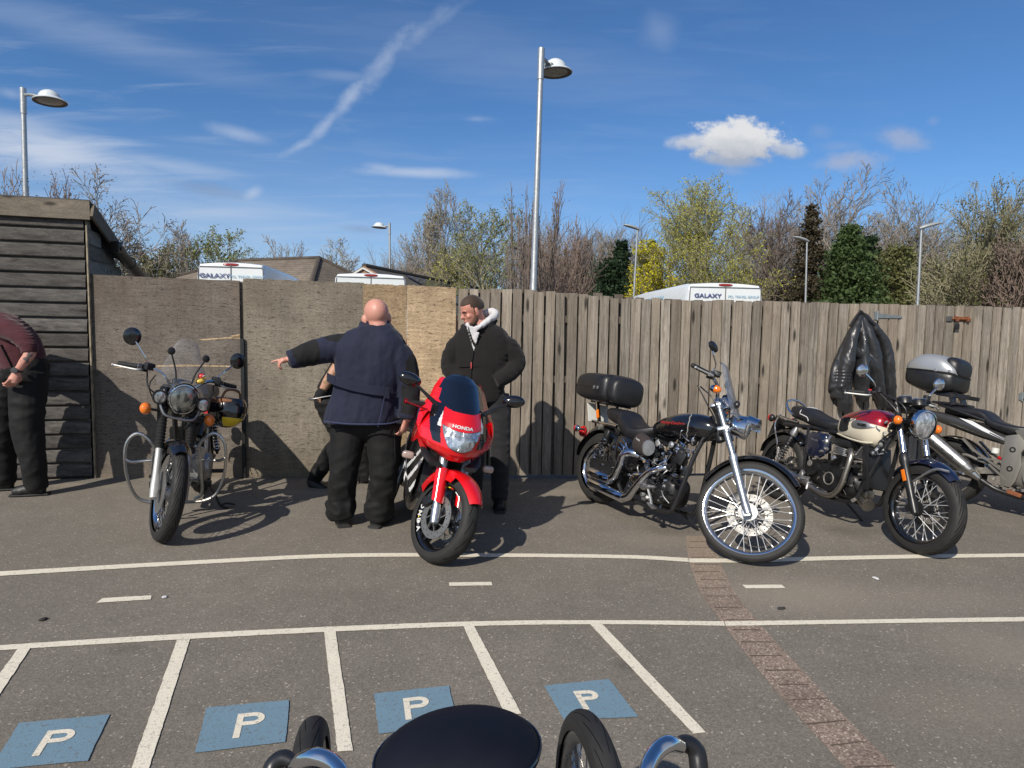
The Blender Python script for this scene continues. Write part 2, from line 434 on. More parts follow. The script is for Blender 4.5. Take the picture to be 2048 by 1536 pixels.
def m_board(name, c0, c1, c2, horiz=False, obj=False):
    """weathered board: grain along z (or x), knots, per-board tone from the rnd attribute"""
    m, t, b = custom(name); p = t.obj() if obj else t.pos(); a = t.attr('rnd')
    off = t.comb(t.math('MULTIPLY', a, 37.0), t.math('MULTIPLY', a, 11.0), t.math('MULTIPLY', a, 23.0))
    q = t.vmath('ADD', p, off)
    wob = t.noise(q, 3.2, 3, .6, color=True)
    q2 = t.vmath('ADD', q, t.vmath('SCALE', wob, scale=.05))
    g = t.noise(t.mapping(q2, (.75, 26, 26) if horiz else (48, 48, 1.3)), 1, 7, .68)
    g2 = t.noise(t.mapping(q2, (4, 150, 150) if horiz else (170, 170, 5)), 1, 3, .6)
    kn = t.voro(t.mapping(q, (1.6, 6, 6) if horiz else (7, 7, 1.7)), 1, out='Distance')
    c = t.mix(t.mapr(g, .28, .72), c0, c1)
    c = t.mix(t.mapr(a, 0, 1, 0, .75), c, c2, 'MULTIPLY') if False else t.mix(t.math('MULTIPLY', t.mapr(t.noise(t.comb(t.math('MULTIPLY', a, 91), 0.0), 3, 0), .35, .65), .55), c, c2)
    c = t.vmath('SCALE', c, scale=t.mapr(g2, .2, .8, .72, 1.26))
    c = t.vmath('SCALE', c, scale=t.mapr(t.math('FRACT', t.math('MULTIPLY', a, 7.31)), 0, 1, .66, 1.24))
    kk = t.mapr(kn, .17, .06, 0, .92, smooth=True)
    c = t.mix(kk, c, tuple(x*.25 for x in c0))
    dirt = t.noise(q, 1.6, 4, .6); c = t.vmath('SCALE', c, scale=t.mapr(dirt, .3, .7, .78, 1.15))
    t.put(b.inputs['Base Color'], c); b.inputs['Roughness'].default_value = .85; b.inputs['Specular IOR Level'].default_value = .3
    h = t.math('ADD', g, t.math('MULTIPLY', g2, .6)); t.put(b.inputs['Normal'], t.bump(h, .75, .006)); return m
def m_ply(name, c0, c1, stain=(.10, .060, .04)):
    m, t, b = custom(name); p = t.pos(); x, y, z = t.sep(p); a = t.attr('rnd')
    p = t.vmath('ADD', p, t.comb(t.math('MULTIPLY', a, 17), 0, t.math('MULTIPLY', a, 5)))
    q = t.vmath('ADD', p, t.vmath('SCALE', t.noise(p, 2.5, 3, .6, color=True), scale=.12))
    gr = t.noise(t.mapping(q, (1.6, 1, 46)), 1, 7, .70)
    fib = t.noise(t.mapping(p, (60, 1, 420)), 1, 3, .65)
    vst = t.noise(t.mapping(p, (22, 1, .55)), 1, 5, .72); vst2 = t.noise(t.mapping(p, (75, 1, 1.6)), 1, 3, .6)
    big = t.noise(p, 1.5, 5, .6)
    c = t.mix(t.mapr(gr, .25, .75), c0, c1)
    c = t.vmath('SCALE', c, scale=t.mapr(vst, .3, .7, .88, 1.10))
    c = t.vmath('SCALE', c, scale=t.mapr(fib, .25, .75, .90, 1.1))
    sp_ = t.noise(t.mapping(p, (45, 1, 70)), 1, 4, .75); c = t.vmath('SCALE', c, scale=t.mapr(sp_, .3, .7, .62, 1.34))
    sc_ = t.noise(t.mapping(q, (3, 1, 160), rot=(0, .2, 0)), 1, 2, .5); c = t.mix(t.mapr(sc_, .66, .72, 0, .35), c, tuple(min(1, k*1.7) for k in c1))
    ck = t.noise(t.mapping(q, (14, 1, 75)), 1, 4, .68)
    c = t.mix(t.mapr(ck, .56, .64, 0, .80), c, tuple(k*.22 for k in c0))          # short dark splits along the grain
    c = t.mix(t.mapr(t.noise(t.mapping(p, (9, 1, 100)), 1, 2, .6), .68, .74, 0, .55), c, tuple(min(1, k*1.8) for k in c1))
    top = t.math('MULTIPLY', t.mapr(z, 1.35, 2.0), t.mapr(t.noise(t.mapping(p, (3.5, 1, 1.6)), 1, 5, .65), .40, .70))
    c = t.mix(t.math('MULTIPLY', top, .65), c, stain)
    bot = t.math('MULTIPLY', t.mapr(z, .32, .0), t.mapr(big, .35, .6)); c = t.mix(t.math('MULTIPLY', bot, .6), c, (.20, .155, .10))
    c = t.vmath('SCALE', c, scale=t.mapr(big, .3, .7, .70, 1.28))
    st2 = t.noise(t.mapping(p, (2.2, 1, 1.2), loc=(3, 0, 8)), 1, 6, .7); c = t.mix(t.mapr(st2, .52, .70, 0, .45), c, tuple(k*.55 for k in c0))
    t.put(b.inputs['Base Color'], c); b.inputs['Roughness'].default_value = .85; b.inputs['Specular IOR Level'].default_value = .3
    t.put(b.inputs['Normal'], t.bump(t.math('ADD', gr, fib), .6, .004)); return m
A_ = m_asphalt(); WHITE = m_paint('road_paint_white', (.74, .68, .55)); BLUE = m_paint('road_paint_blue', (.150, .245, .315), .42); BRICK = m_brick()
FENCE = m_board('fence_board', (.100, .083, .067), (.43, .385, .325), (.26, .205, .15))
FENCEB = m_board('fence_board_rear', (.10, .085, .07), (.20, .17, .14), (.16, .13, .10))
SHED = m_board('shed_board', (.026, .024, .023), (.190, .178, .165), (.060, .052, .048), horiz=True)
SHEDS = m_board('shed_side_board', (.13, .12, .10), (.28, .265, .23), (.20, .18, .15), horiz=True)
FASC = m_board('fascia_board', (.14, .12, .095), (.27, .235, .185), (.20, .17, .13), horiz=True)
PLY1 = m_ply('plywood_brown', (.105, .088, .074), (.190, .165, .142)); PLY2 = m_ply('plywood_grey', (.165, .143, .112), (.250, .218, .174), (.14, .11, .08))
PLY3 = m_ply('plywood_tan', (.25, .175, .098), (.42, .31, .195), (.14, .09, .05)); PLY4 = m_ply('plywood_pale_tan', (.32, .228, .138), (.53, .40, .262), (.24, .15, .085))
GALV = mat('galvanised_steel', (.46, .47, .47), .45, .75, var=.18, vscale=30)
DARKMETAL = mat('dark_metal', (.03, .03, .03), .5, .6); BLACKP = mat('black_plastic', (.016, .016, .017), .42, var=.15)
RUST = mat('rusty_steel', (.22, .075, .032), .8, .2, var=.4, vscale=40)

# ================================================================ ground
def flat(name, polys, m, z, kind='structure', org=None, label=None, cat=None, group=None, th=0.0):
    mb = MB()
    for P in polys:
        vs = [Vector((q[0], q[1], z)) for q in P]; mb.add(vs, [list(range(len(vs)))])
    o = mb.build(name, m, smooth=False)
    bm = bmesh.new(); bm.from_mesh(o.data); bmesh.ops.recalc_face_normals(bm, faces=bm.faces)
    for f in bm.faces:
        if f.normal.z < 0: f.normal_flip()
    bm.to_mesh(o.data); bm.free()
    if kind: o['kind'] = kind
    return tag(o, label, cat, group)
flat('ground', [[(-600, -300), (600, -300), (600, 1500), (-600, 1500)]], A_, 0)
def strip(name, top, bot, m=WHITE, z=.004, **k):
    """band between two pixel polylines of equal length"""
    T = catmull([G(*p) for p in top], 40); B = catmull([G(*p) for p in bot], 40); je = random.Random(len(top)*7+int(top[0][1]))
    for q in T+B: q.y += je.gauss(0, .0007)
    return flat(name, [[T[i], T[i+1], B[i+1], B[i]] for i in range(len(T)-1)], m, z, **k)
MARK = dict(kind='structure')
def rag(P, sd=.0007):
    je = random.Random(int(P[0].x*1000)); o = []
    for a, b in zip(P, P[1:]+P[:1]):
        n = max(2, int((b-a).length/.025))
        for k in range(n): q = a.lerp(b, k/n); o.append(Vector((q.x+je.gauss(0, sd), q.y+je.gauss(0, sd), 0)))
    return o
strip('road_line', [(-60, 1149), (0, 1144), (350, 1124), (680, 1108.5), (1000, 1108), (1250, 1111), (1376, 1117)],
      [(-60, 1158), (0, 1153), (350, 1132), (680, 1116), (1000, 1115), (1250, 1118), (1378, 1125)])
strip('road_line', [(1378, 1118), (1500, 1118), (1640, 1114), (1850, 1110), (2120, 1107), (2700, 1100)], [(1379, 1126), (1500, 1126), (1640, 1122), (1850, 1117.5), (2120, 1114), (2700, 1107)])
strip('road_line', [(-60, 1298), (0, 1292), (350, 1270), (700, 1253), (1000, 1243), (1250, 1242), (1447, 1244)],
      [(-60, 1308), (0, 1302), (350, 1281), (700, 1263), (1000, 1252), (1250, 1250), (1450, 1253)])
strip('road_line', [(1449, 1244), (1520, 1243), (1750, 1240), (2130, 1234), (2700, 1226)], [(1452, 1253), (1520, 1252), (1750, 1248), (2130, 1243), (2700, 1235)])
for q in ([(193, 1207), (205, 1197.5), (303, 1192), (302, 1200)], [(899, 1173), (898, 1166), (983, 1165), (985, 1172)], [(1492, 1178), (1485, 1171), (1563, 1170.5), (1571, 1177.5)]):
    flat('road_dash', [rag([G(*p) for p in q])], WHITE, .004)
for T_ in ([(37, 1297), (62, 1296), (-20, 1420), (-52, 1420)], [(354, 1281), (380, 1280), (298, 1540), (262, 1540)], [(648, 1264), (671, 1263), (706, 1503), (675, 1505)],
           [(926, 1253), (948, 1253), (1043, 1430), (1010, 1430)], [(1180, 1250), (1205, 1250), (1412, 1467), (1386, 1469)]):
    flat('bay_line', [rag([G(*p) for p in T_])], WHITE, .0043)
PB = [([(38, 1448), (220, 1431), (175, 1524), (-20, 1542)], (110, 1487), (34, -3.5)), ([(413, 1417), (579, 1402), (571, 1486), (390, 1508)], (498, 1452), (26, 2)),
      ([(748, 1389), (898, 1373), (915, 1450), (757, 1470)], (833, 1418), (24, 6)), ([(1088, 1373), (1218, 1360), (1277, 1436), (1128, 1442)], (1178, 1402), (0, 0))]
for q, c, _ in PB:
    P = [G(*p) for p in q]
    flat('parking_square', [rag(P)], BLUE, .0046)
    # letter P drawn in the square's own axes
    X = ((P[1]-P[0])+(P[2]-P[3])).normalized(); Y = ((P[0]-P[3])+(P[1]-P[2])).normalized(); cc = G(*c)
    Yp = Vector((-X.y, X.x, 0)); Y = (Y*.75+Yp*.25).normalized()
    wd = (P[1]-P[0]).length; hh = (P[0]-P[3]).length
    a = wd*.155; h = hh*.27; w_ = .023
    def L2(u, v): return cc+X*u+Y*v
    polys = [[L2(-a, -h), L2(-a+w_, -h), L2(-a+w_, h), L2(-a, h)]]
    N = 14
    for i in range(N):
        t0, t1 = pi/2-pi*i/N, pi/2-pi*(i+1)/N; rv = h*.52; cv = h-rv; cu = a*.25; ru = a*.85
        f = lambda t, k: L2(cu+(ru-k)*cos(t), cv+(rv-k)*sin(t))
        polys.append([f(t0, 0), f(t1, 0), f(t1, w_), f(t0, w_)])
    polys.append([L2(-a+w_, h), L2(a*.25, h), L2(a*.25, h-w_), L2(-a+w_, h-w_)])
    polys.append([L2(-a+w_, h-2*h*.52), L2(a*.25, h-2*h*.52), L2(a*.25, h-2*h*.52+w_), L2(-a+w_, h-2*h*.52+w_)])
    flat('parking_letter', polys, WHITE, .0066)
lft = [(1372, 1072), (1378, 1122), (1402, 1185), (1448, 1250), (1530, 1356), (1640, 1480), (1720, 1570)]
rgt = [(1425, 1074), (1440, 1122), (1470, 1185), (1521, 1250), (1618, 1356), (1725, 1470), (1830, 1570)]
strip('brick_strip', lft, rgt, BRICK, .002)
gro = MB()
Lc, Rc = catmull([G(*p) for p in lft], 8), catmull([G(*p) for p in rgt], 8)
acc = 0; rg = random.Random(3)
for i in range(1, len(Lc)):
    seg = (Lc[i]-Lc[i-1]).length; acc += seg
    if acc > .105 and rg.random() < .93:
        acc = 0; u = Vector((0, .003+.002*rg.random(), 0)); j = rg.uniform(0, .05); s0, s1 = rg.uniform(0, .18), rg.uniform(.84, 1)
        a_, b_ = Lc[i].lerp(Rc[i], s0), Lc[i].lerp(Rc[i], s1)
        gro.add([a_-u, b_-u*.5, b_+u*.6, a_+u], [(0, 1, 2, 3)])
for v in gro.v: v.z = .0035
tag(gro.build('brick_joints', mat('brick_joint', (.085, .064, .050), .95), smooth=False), kind='structure')

# ================================================================ fence line
FPTS = [G(-500, 958), G(190, 955), G(1150, 957), G(2300, 936)]
def on_fence(px, off=0.0):
    d = ray(px, 900); d = Vector((d.x, d.y))
    for i in range(len(FPTS)-1):
        p, q = FPTS[i].xy, FPTS[i+1].xy; e = q-p; den = d.x*e.y-d.y*e.x
        t = (p.x*e.y-p.y*e.x)/den; s_ = (p.x*d.y-p.y*d.x)/den
        if (i == 0 or s_ >= 0) and (s_ <= 1 or i == len(FPTS)-2):
            n = Vector((-e.y, e.x)).normalized()
            r = d*t+n*off; return Vector((r.x, r.y, 0)), Vector((e.x, e.y, 0)).normalized()
def interp(tab, x):
    for (a, b), (c, d) in zip(tab, tab[1:]):
        if x <= c: return b+(d-b)*(x-a)/(c-a)
    return tab[-1][1]
# ---- plywood hoarding: flat sheets standing side by side
def ply(x0, x1, y0, y1, m, off, label, rn, name='plywood_sheet', extra=None, z0=0.0):
    p, e = on_fence(x0, off); q, _ = on_fence(x1, off); zl = at(x0, y0, p.y).z; zr = at(x1, y1, q.y).z; n = Vector((-e.y, e.x, 0))*.018
    mb = MB(); mb.rnd = rn; K = 24; T = []; rr = random.Random(int(rn*1000))
    for k in range(K+1):
        f = k/K; T.append(p.lerp(q, f)+Vector((0, 0, zl+(zr-zl)*f+rr.uniform(-.004, .004))))
    vs = []
    for k in range(K+1):
        b_ = p.lerp(q, k/K); b_.z = z0; vs += [b_, T[k], T[k]+n, b_+n]
    fs = []
    for k in range(K):
        a = 4*k; fs += [(a, a+4, a+5, a+1), (a+1, a+5, a+6, a+2), (a+2, a+6, a+7, a+3), (a, a+3, a+7, a+4)]
    fs += [(0, 1, 2, 3), (4*K, 4*K+3, 4*K+2, 4*K+1)]
    o = mb.add(vs, fs).build(name, m, smooth=False)
    recenter(o, p.lerp(q, .5)); tag(o, label, 'plywood board', 'plywood sheets closing off the yard'); return o
ply(192, 484, 549, 562, PLY1, 0, 'brown weathered plywood sheet beside the shed, behind the windscreen motorcycle', .11)
ply(491, 727, 557, 566, PLY2, .01, 'grey weathered plywood sheet in the middle, behind the pointing bald man', .37)
ply(726.5, 812, 567, 571, PLY3, .006, 'narrow tan plywood sheet directly behind the bald head', .63)
ply(813, 909, 570, 575, PLY4, .003, 'palest tan plywood sheet, next to the timber fence', .82)
# torn pale veneer streak on the brown sheet and the black strip between the sheets
p, e = on_fence(470, -.003)
vn = MB(); sp_ = MB()
def onply(px, py, off=-.002):
    q, _ = on_fence(px, off); r = at(px, py, q.y); return Vector((q.x, q.y, r.z))
for pl in ([(400, 679), (460, 674), (484, 671), (484, 676), (450, 678), (412, 681)], [(466, 671), (484, 668), (484, 678), (468, 677)],
           [(230, 735), (300, 731), (380, 729), (484, 732), (484, 735), (400, 733), (320, 734), (260, 737)]):
    vn.add([onply(a, b) for a, b in pl], [list(range(len(pl)))])
o = vn.build('torn_veneer', mat('bare_veneer', (.36, .26, .16), .8, var=.6, vscale=30), smooth=False)
o.parent = bpy.data.objects['plywood_sheet']; o.location = -bpy.data.objects['plywood_sheet'].location
a, _ = on_fence(486, -.012); b_, _ = on_fence(492.5, -.012)
zt = at(489, 677, a.y).z
mb = MB(); mb.box((0, 0, zt/2), ((b_-a).length, .02, zt), Euler((0, 0, e.angle(Vector((1, 0, 0))))))
o = mb.build('black_strip', mat('black_paint', (.012, .014, .014), .4)); o.location = (a+b_)/2; tag(o, 'narrow black upright strip covering the joint between two plywood sheets', 'cover strip')
a, _ = on_fence(487.5, .05); mb = MB(); mb.box((0, 0, .95), (.04, .04, 1.9)); o = mb.build('wooden_post', FASC); o.location = a; o['label'] = 'thin pale timber post in the gap between plywood sheets'; o['category'] = 'post'
# ---- timber fence
FT = [(900, 577), (1010, 579), (1060, 581), (1150, 588), (1250, 596), (1330, 600), (1533, 603), (1700, 607), (1860, 611), (2048, 615), (2200, 620), (2760, 638)]
pF, eF = on_fence(1500); FR = Matrix.Translation(pF)
fence = empty('timber_fence', pF); tag(fence, 'weathered grey brown timber fence of close upright boards', 'fence')
front = MB(Matrix.Translation(-pF)); back = MB(Matrix.Translation(-pF)); gateb = MB()
def board(mb, px, wd, off, dh=0.0, th=.019):
    p, e = on_fence(px, off); H = at(px, interp(FT, px), p.y).z+dh; n = Vector((-e.y, e.x, 0))*th
    ln = rnd.gauss(0, .007); lb = rnd.gauss(0, .003); mb.rnd = rnd.random()*.98+.01
    K = 5; vs = []; bow = rnd.gauss(0, .004)
    for k in range(K+1):
        z = .03+(H-.03)*k/K; f = k/K; cx = ln*(f-.5)+bow*sin(pi*f); tw = n*(lb*60*(f-.5)*.1)
        for sx, sn in ((-.5, 0), (.5, 0), (.5, 1), (-.5, 1)):
            vs.append(p+e*(cx+sx*wd)+n*sn+tw+Vector((0, 0, z+(rnd.uniform(-.003, .003) if k == K else 0))))
    fs = []
    for k in range(K):
        a = 4*k; fs += [(a+i, a+(i+1) % 4, a+4+(i+1) % 4, a+4+i) for i in range(4)]
    fs += [(3, 2, 1, 0), (4*K, 4*K+1, 4*K+2, 4*K+3)]
    mb.add(vs, fs)
px = 913.0
while px < 2750:
    p, _ = on_fence(px); mpx = FPX/p.y                     # pixels per metre here
    pitch = (.104 if px < 1240 else .100)*rnd.uniform(.93, 1.09); gap = (.017 if px < 1240 else .0085)*rnd.uniform(.5, 1.5)
    c = px+pitch*mpx/2; board(front, c, pitch-gap, 0.0, rnd.gauss(0, .006)-(.012 if 1210 < c < 1260 else 0))
    board(back, c+pitch*mpx*.5, pitch*.82, .052, (rnd.choice([0, 0, 0, .03]) if c < 1240 else rnd.uniform(-.01, .012)))
    px += pitch*mpx
front.build('front_board_row', FENCE, fence, smooth=False); back.build('rear_board_row', FENCEB, fence, smooth=False)
rl = MB(Matrix.Translation(-pF))
for z in (.35, 1.0, 1.6):
    for a_, b_ in ((912, 1150), (1150, 2750)):
        p, e = on_fence(a_, .036); q, _ = on_fence(b_, .036); rl.beam(p+Vector((0, 0, z)), q+Vector((0, 0, z)), .034, .07)
rl.build('rail', FENCEB, fence, smooth=False)
def hinge(px0, px1, py0, py1, nm='strap_hinge'):
    p, e = on_fence(px0, -.006); q, _ = on_fence(px1, -.006); z = at(px0, py0, p.y).z; z2 = at(px1, py1, q.y).z; p.z = z; q.z = z2; p -= pF; q -= pF
    mb = MB(); L = (q-p).length; u = Vector((0, 0, 1)); n = Vector((e.y, -e.x, 0))*.004
    vs = [p+u*.026, p-u*.026, q-u*.012, q+u*.012]; vs += [v+n for v in vs]
    mb.add(vs, [(3, 2, 1, 0), (4, 5, 6, 7), (0, 1, 5, 4), (1, 2, 6, 5), (2, 3, 7, 6), (3, 0, 4, 7)])
    mb.box(p-e*.02, (.03, .012, .085), (0, 0, atan2(e.y, e.x))); mb.cyl(p-u*.05+n*2, p+u*.05+n*2, .009)
    for f in (.25, .6, .88): mb.cyl(p.lerp(q, f)+n, p.lerp(q, f)+n*1.8, .006, n=8)
    return mb.build(nm, mat('hinge_steel', (.26, .29, .30), .5, .6, var=.2, vscale=40), fence)
hinge(1737, 1786, 631, 634); hinge(2036, 2085, 640, 643); hinge(2034, 2085, 793, 796)
# rusty bolt with black padlock
p, e = on_fence(1878, -.008); z = at(1878, 637, p.y).z; p.z = 0; bl = MB()
R_ = Euler((0, 0, atan2(e.y, e.x))); p = p-pF
P = lambda u, v, w_=0: p+e*u+Vector((0, 0, z+v))+Vector((e.y, -e.x, 0))*w_
bl.box(P(.0, 0), (.055, .008, .05), R_); bl.box(P(.17, 0), (.16, .006, .045), R_); bl.cyl(P(.03, 0, .012), P(.26, -.004, .012), .009); bl.box(P(.22, 0, .012), (.025, .03, .05), R_); bl.box(P(.09, 0, .012), (.025, .03, .05), R_)
bl.cyl(P(.06, .0, .012), P(.06, .035, .02), .006)
bo = bl.build('bolt', RUST, fence); gp = MB(); gp.box(P(0, 0, .006), (.07, .006, .055), R_, .002); gp.build('bolt_plate', mat('plate_steel', (.12, .12, .12), .6, .5), bo)
pk = MB(); pk.box(P(.085, -.085, .02), (.05, .024, .055), R_, .006); pk.torus(P(.085, -.055, .02), (e.y, -e.x, 0), .019, .004, n=20)
pk.build('padlock', mat('padlock_black', (.02, .02, .021), .5, .2), bo)

# ================================================================ shed
C0, eS = on_fence(191, -.012); aS = radians(14)
sx = Vector((-cos(aS), -sin(aS), 0)); sb = Vector((-sin(aS), cos(aS), 0))      # along the front to the left; back
shed = empty('wooden_shed', C0); tag(shed, 'dark weathered timber shed with overlapping horizontal boards and a pale fascia', 'shed')
zt = at(187, 432, C0.y).z; zf = at(187, 404, C0.y).z
fr = MB(); Wd = 3.2; pitch = .137; z = .02; i = 0
while z < zt:
    h = min(pitch, zt-z); fr.rnd = rnd.random(); a = sx*.02; b_ = sx*Wd; o_ = Vector((0, 0, 0))
    n = -sb
    prof = [(0.0, -.006), (.004, .020), (.012, .026), (h*.40, .024), (h*.80, .015), (h*.86, .004), (h*.95, -.002), (h, -.006)]
    vs = []
    for zz, oo in prof:
        vs += [a+n*oo+Vector((0, 0, z+zz)), b_+n*oo+Vector((0, 0, z+zz))]
    fs = [(2*k, 2*k+1, 2*k+3, 2*k+2) for k in range(len(prof)-1)]
    fr.add(vs, fs); z += pitch
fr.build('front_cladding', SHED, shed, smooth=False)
sd = MB(); Dp = .80; z = .02
zback = zt-.34
while z < zt:
    sd.rnd = rnd.random(); h = min(pitch, zt-z); n = -sx
    f = 1.0 if z+h < zback else max(.05, (zt-z-h)/(zt-zback)) if zt > zback else 1
    for zz0, zz1, o0, o1 in ((0, h*.85, .016, .012), (h*.85, h, .005, .004)):
        vs = [n*o0+Vector((0, 0, z+zz0)), sb*Dp*f+n*o0+Vector((0, 0, z+zz0)), sb*Dp*f+n*o1+Vector((0, 0, z+zz1)), n*o1+Vector((0, 0, z+zz1))]
        sd.add(vs, [(0, 1, 2, 3)])
    z += pitch
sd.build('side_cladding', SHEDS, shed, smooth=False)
core = MB(); q = [sx*.03+sb*.01, sx*Wd+sb*.01, sx*Wd+sb*Dp, sx*.03+sb*Dp]
core.add([v+Vector((0, 0, 0)) for v in q]+[q[0]+Vector((0, 0, zt)), q[1]+Vector((0, 0, zt)), q[2]+Vector((0, 0, zback)), q[3]+Vector((0, 0, zback))],
         [(3, 2, 1, 0), (4, 5, 6, 7), (0, 1, 5, 4), (1, 2, 6, 5), (2, 3, 7, 6), (3, 0, 4, 7)]); core.build('inner_frame', DARKMETAL, shed, smooth=False)
ct = MB(); ct.rnd = .5
ct.beam(Vector((0, 0, 0))-sb*.012-sx*.004, Vector((0, 0, zt))-sb*.012-sx*.004, .014, .022, up=(0, 1, 0)); ct.build('corner_trim', mat('pale_trim', (.22, .185, .13), .8, var=.7, vscale=14), shed)
rf = MB(); rf.rnd = .31
f0 = -sx*.05-sb*.05; rise = zf-zt
rf.beam(f0+Vector((0, 0, zf-.085)), sx*Wd-sb*.05+Vector((0, 0, zf-.085)), .17, .028, up=sb); rf.build('fascia', FASC, shed, smooth=False)
vg = MB(); vg.rnd = .7; e1 = -sx*.07+sb*(Dp+.12)
va = -sx*.07-sb*.06+Vector((0, 0, zf-.08)); vb = e1+Vector((0, 0, zf-.08-.42))
vg.beam(va, vb, .13, .024, up=sx); vg.build('verge_board', FASC, shed, smooth=False)
rr = MB(); th = .03
t0, t1 = -sx*.05-sb*.05+Vector((0, 0, zf)), -sx*.05+sb*(Dp+.1)+Vector((0, 0, zf-.42))
vs = [t0, sx*Wd-sb*.05+Vector((0, 0, zf)), sx*Wd+sb*(Dp+.1)+Vector((0, 0, zf-.42)), t1]; vs += [v+Vector((0, 0, .012)) for v in vs]
rr.add(vs, [(0, 1, 2, 3), (7, 6, 5, 4), (0, 4, 5, 1), (1, 5, 6, 2), (2, 6, 7, 3), (3, 7, 4, 0)]); rr.build('roof', mat('roofing_felt', (.07, .07, .07), .95), shed, smooth=False)
gt = MB(); ga = va.lerp(vb, .42)-sx*.045-Vector((0, 0, .10)); gb = vb-sx*.045+sb*.12-Vector((0, 0, .07))
def halfpipe(mb, p, q, r, th=.006, n=10):
    d = (q-p).normalized(); side = d.cross(Vector((0, 0, 1))).normalized(); up = side.cross(d)
    mb.sheet(lambda u, v: p.lerp(q, u)+side*(r*cos(pi*v))-up*(r*sin(pi*v)), 2, n, th)
halfpipe(gt, ga, gb, .058); gt.box(ga.lerp(gb, .02), (.10, .07, .11), None, .004); gt.torus(ga.lerp(gb, .55), gb-ga, .06, .008, n=24, a0=0, a1=2*pi)
gt.build('gutter', mat('gutter_black', (.02, .017, .014), .3), shed)
gw = MB(); gw.sheet(lambda u, v: ga.lerp(gb, u)+(gb-ga).cross(Vector((0, 0, 1))).normalized()*(.052*cos(pi*v))+Vector((0, 0, -.05*sin(pi*v)+.004)), 2, 8, .002)

# ================================================================ lamps beyond the fence
WHITEM = mat('lamp_white', (.62, .66, .68), .35, 0, coat=.2, var=.06)
LENS = mat('lamp_lens', (.20, .19, .17), .25, 0, var=.2, vscale=40)
def lamp_dome(top, bot, Y, off, label, r=.27, dz=-.16):
    T_ = at(*top, Y); B_ = at(*bot, Y); B_ = T_+(B_-T_)*(T_.z/(T_.z-B_.z))
    root = empty('street_lamp', B_); tag(root, label, 'street lamp', 'lamp posts beyond the fence')
    H = T_-B_; pm = MB(); rw = .047
    pm.lathe((0, 0, 0), H, [(0, rw*1.6), (1.0, rw*1.6), (1.05, rw*1.15), (H.length*.55, rw), (H.length*.92, rw*.9), (H.length*.921, rw*1.1), (H.length, rw*1.1)], 16)
    pm.build('pole', GALV, root)
    c = H+Vector((off[0], off[1], dz)); d = Vector((off[0], off[1], 0)).normalized()
    am = MB(); am.tube([H-Vector((0, 0, .13)), H+d*.16+Vector((0, 0, -.13)), H+d*(Vector(off).length*.6)+Vector((0, 0, -.17))], .028, 8); am.box(c-d*r*.75+Vector((0, 0, .0)), (.13, .13, .07), (0, 0, atan2(d.y, d.x)), .01)
    am.build('arm', mat('lamp_grey', (.22, .24, .25), .5, .3), root)
    hd = MB(); tl = d.cross(Vector((0, 0, 1))); ax = (Vector((0, 0, 1))-d*.06).normalized()
    hd.lathe(c, ax, [(-.03, r*1.0), (-.02, r*1.03), (-.008, r*1.0), (.020, r*.84), (.04, r*.68), (.09, r*.62), (.135, r*.50), (.17, r*.30), (.182, .0)], 30, cap=False)
    h = hd.build('lamp_head', WHITEM, root)
    lm = MB(); lm.lathe(c, ax, [(-.031, r*.995), (-.030, r*.86), (-.022, r*.74)], 30, cap=False); lm.build('rim', BLACKP, h)
    lm = MB(); lm.lathe(c, ax, [(-.022, r*.75), (-.036, r*.48), (-.046, .001)], 30, cap=False); lm.build('lens', LENS, h)
lamp_dome((1083, 97), (1066.5, 590), 9.9, (.24, .42), 'tall galvanised lamp post with a white dome head, nearest, in the middle above the fence')
lamp_dome((46, 176), (51.5, 392), 11.9, (.56, -.10), 'galvanised lamp post with a white dome head rising behind the shed', dz=-.25)
lamp_dome((779, 446), (779.5, 548), 25.5, (-.42, .02), 'small distant lamp post with a white dome head above the house roofs', r=.30)
def lamp_flat(top, bot, Y, dirx, label, w_=.045, dark=False):
    T_ = at(*top, Y); B_ = at(*bot, Y); B_ = T_+(B_-T_)*(T_.z/(T_.z-B_.z))
    root = empty('street_lamp', B_); tag(root, label, 'street lamp', 'lamp posts beyond the fence'); H = T_-B_
    pm = MB(); pm.cyl((0, 0, 0), H, w_*1.3, w_*.8, 10); pm.build('pole', GALV, root)
    hm = MB(); hm.M = Matrix.Translation(H) @ Matrix.Rotation(radians(-12*dirx), 4, 'Y'); hm.loft([(-.08*dirx, 0, 0, .06, .04, .04), (.12*dirx, 0, .02, .13, .07, .05), (.42*dirx, 0, .03, .15, .07, .04), (.62*dirx, 0, .03, .08, .03, .02)], 12)
    hm.build('lamp_head', DARKMETAL if dark else mat('lamp_head_grey', (.30, .32, .33), .5, .2), root)
lamp_flat((1275, 458), (1269, 566), 27, -1, 'grey lamp post in front of the yellow bush, left of the white van')
lamp_flat((1614, 482), (1611, 600), 27, -1, 'grey lamp post in front of the brown conifer, head barely visible')
lamp_flat((1674, 512), (1669, 602), 33, 1, 'dark headed lamp post in front of the big green evergreen', dark=True)
lamp_flat((1716, 540), (1713, 602), 44, 1, 'small lamp post low in front of the evergreen', dark=True)
lamp_flat((1746, 566), (1745, 604), 58, 1, 'smallest lamp post, just above the hung leather jacket', dark=True)
lamp_flat((1843, 456), (1835, 606), 20, 1, 'grey lamp post with flat head standing clear on the right')
lamp_flat((1038, 500), (1036, 578), 34, -1, 'thin dark headed lamp post among the brown shrubs, left of the tall lamp', .05, True)
lamp_flat((1162, 529), (1161, 582), 46, -1, 'short dark headed lamp post among the bare trees, right of the tall lamp', .05, True)

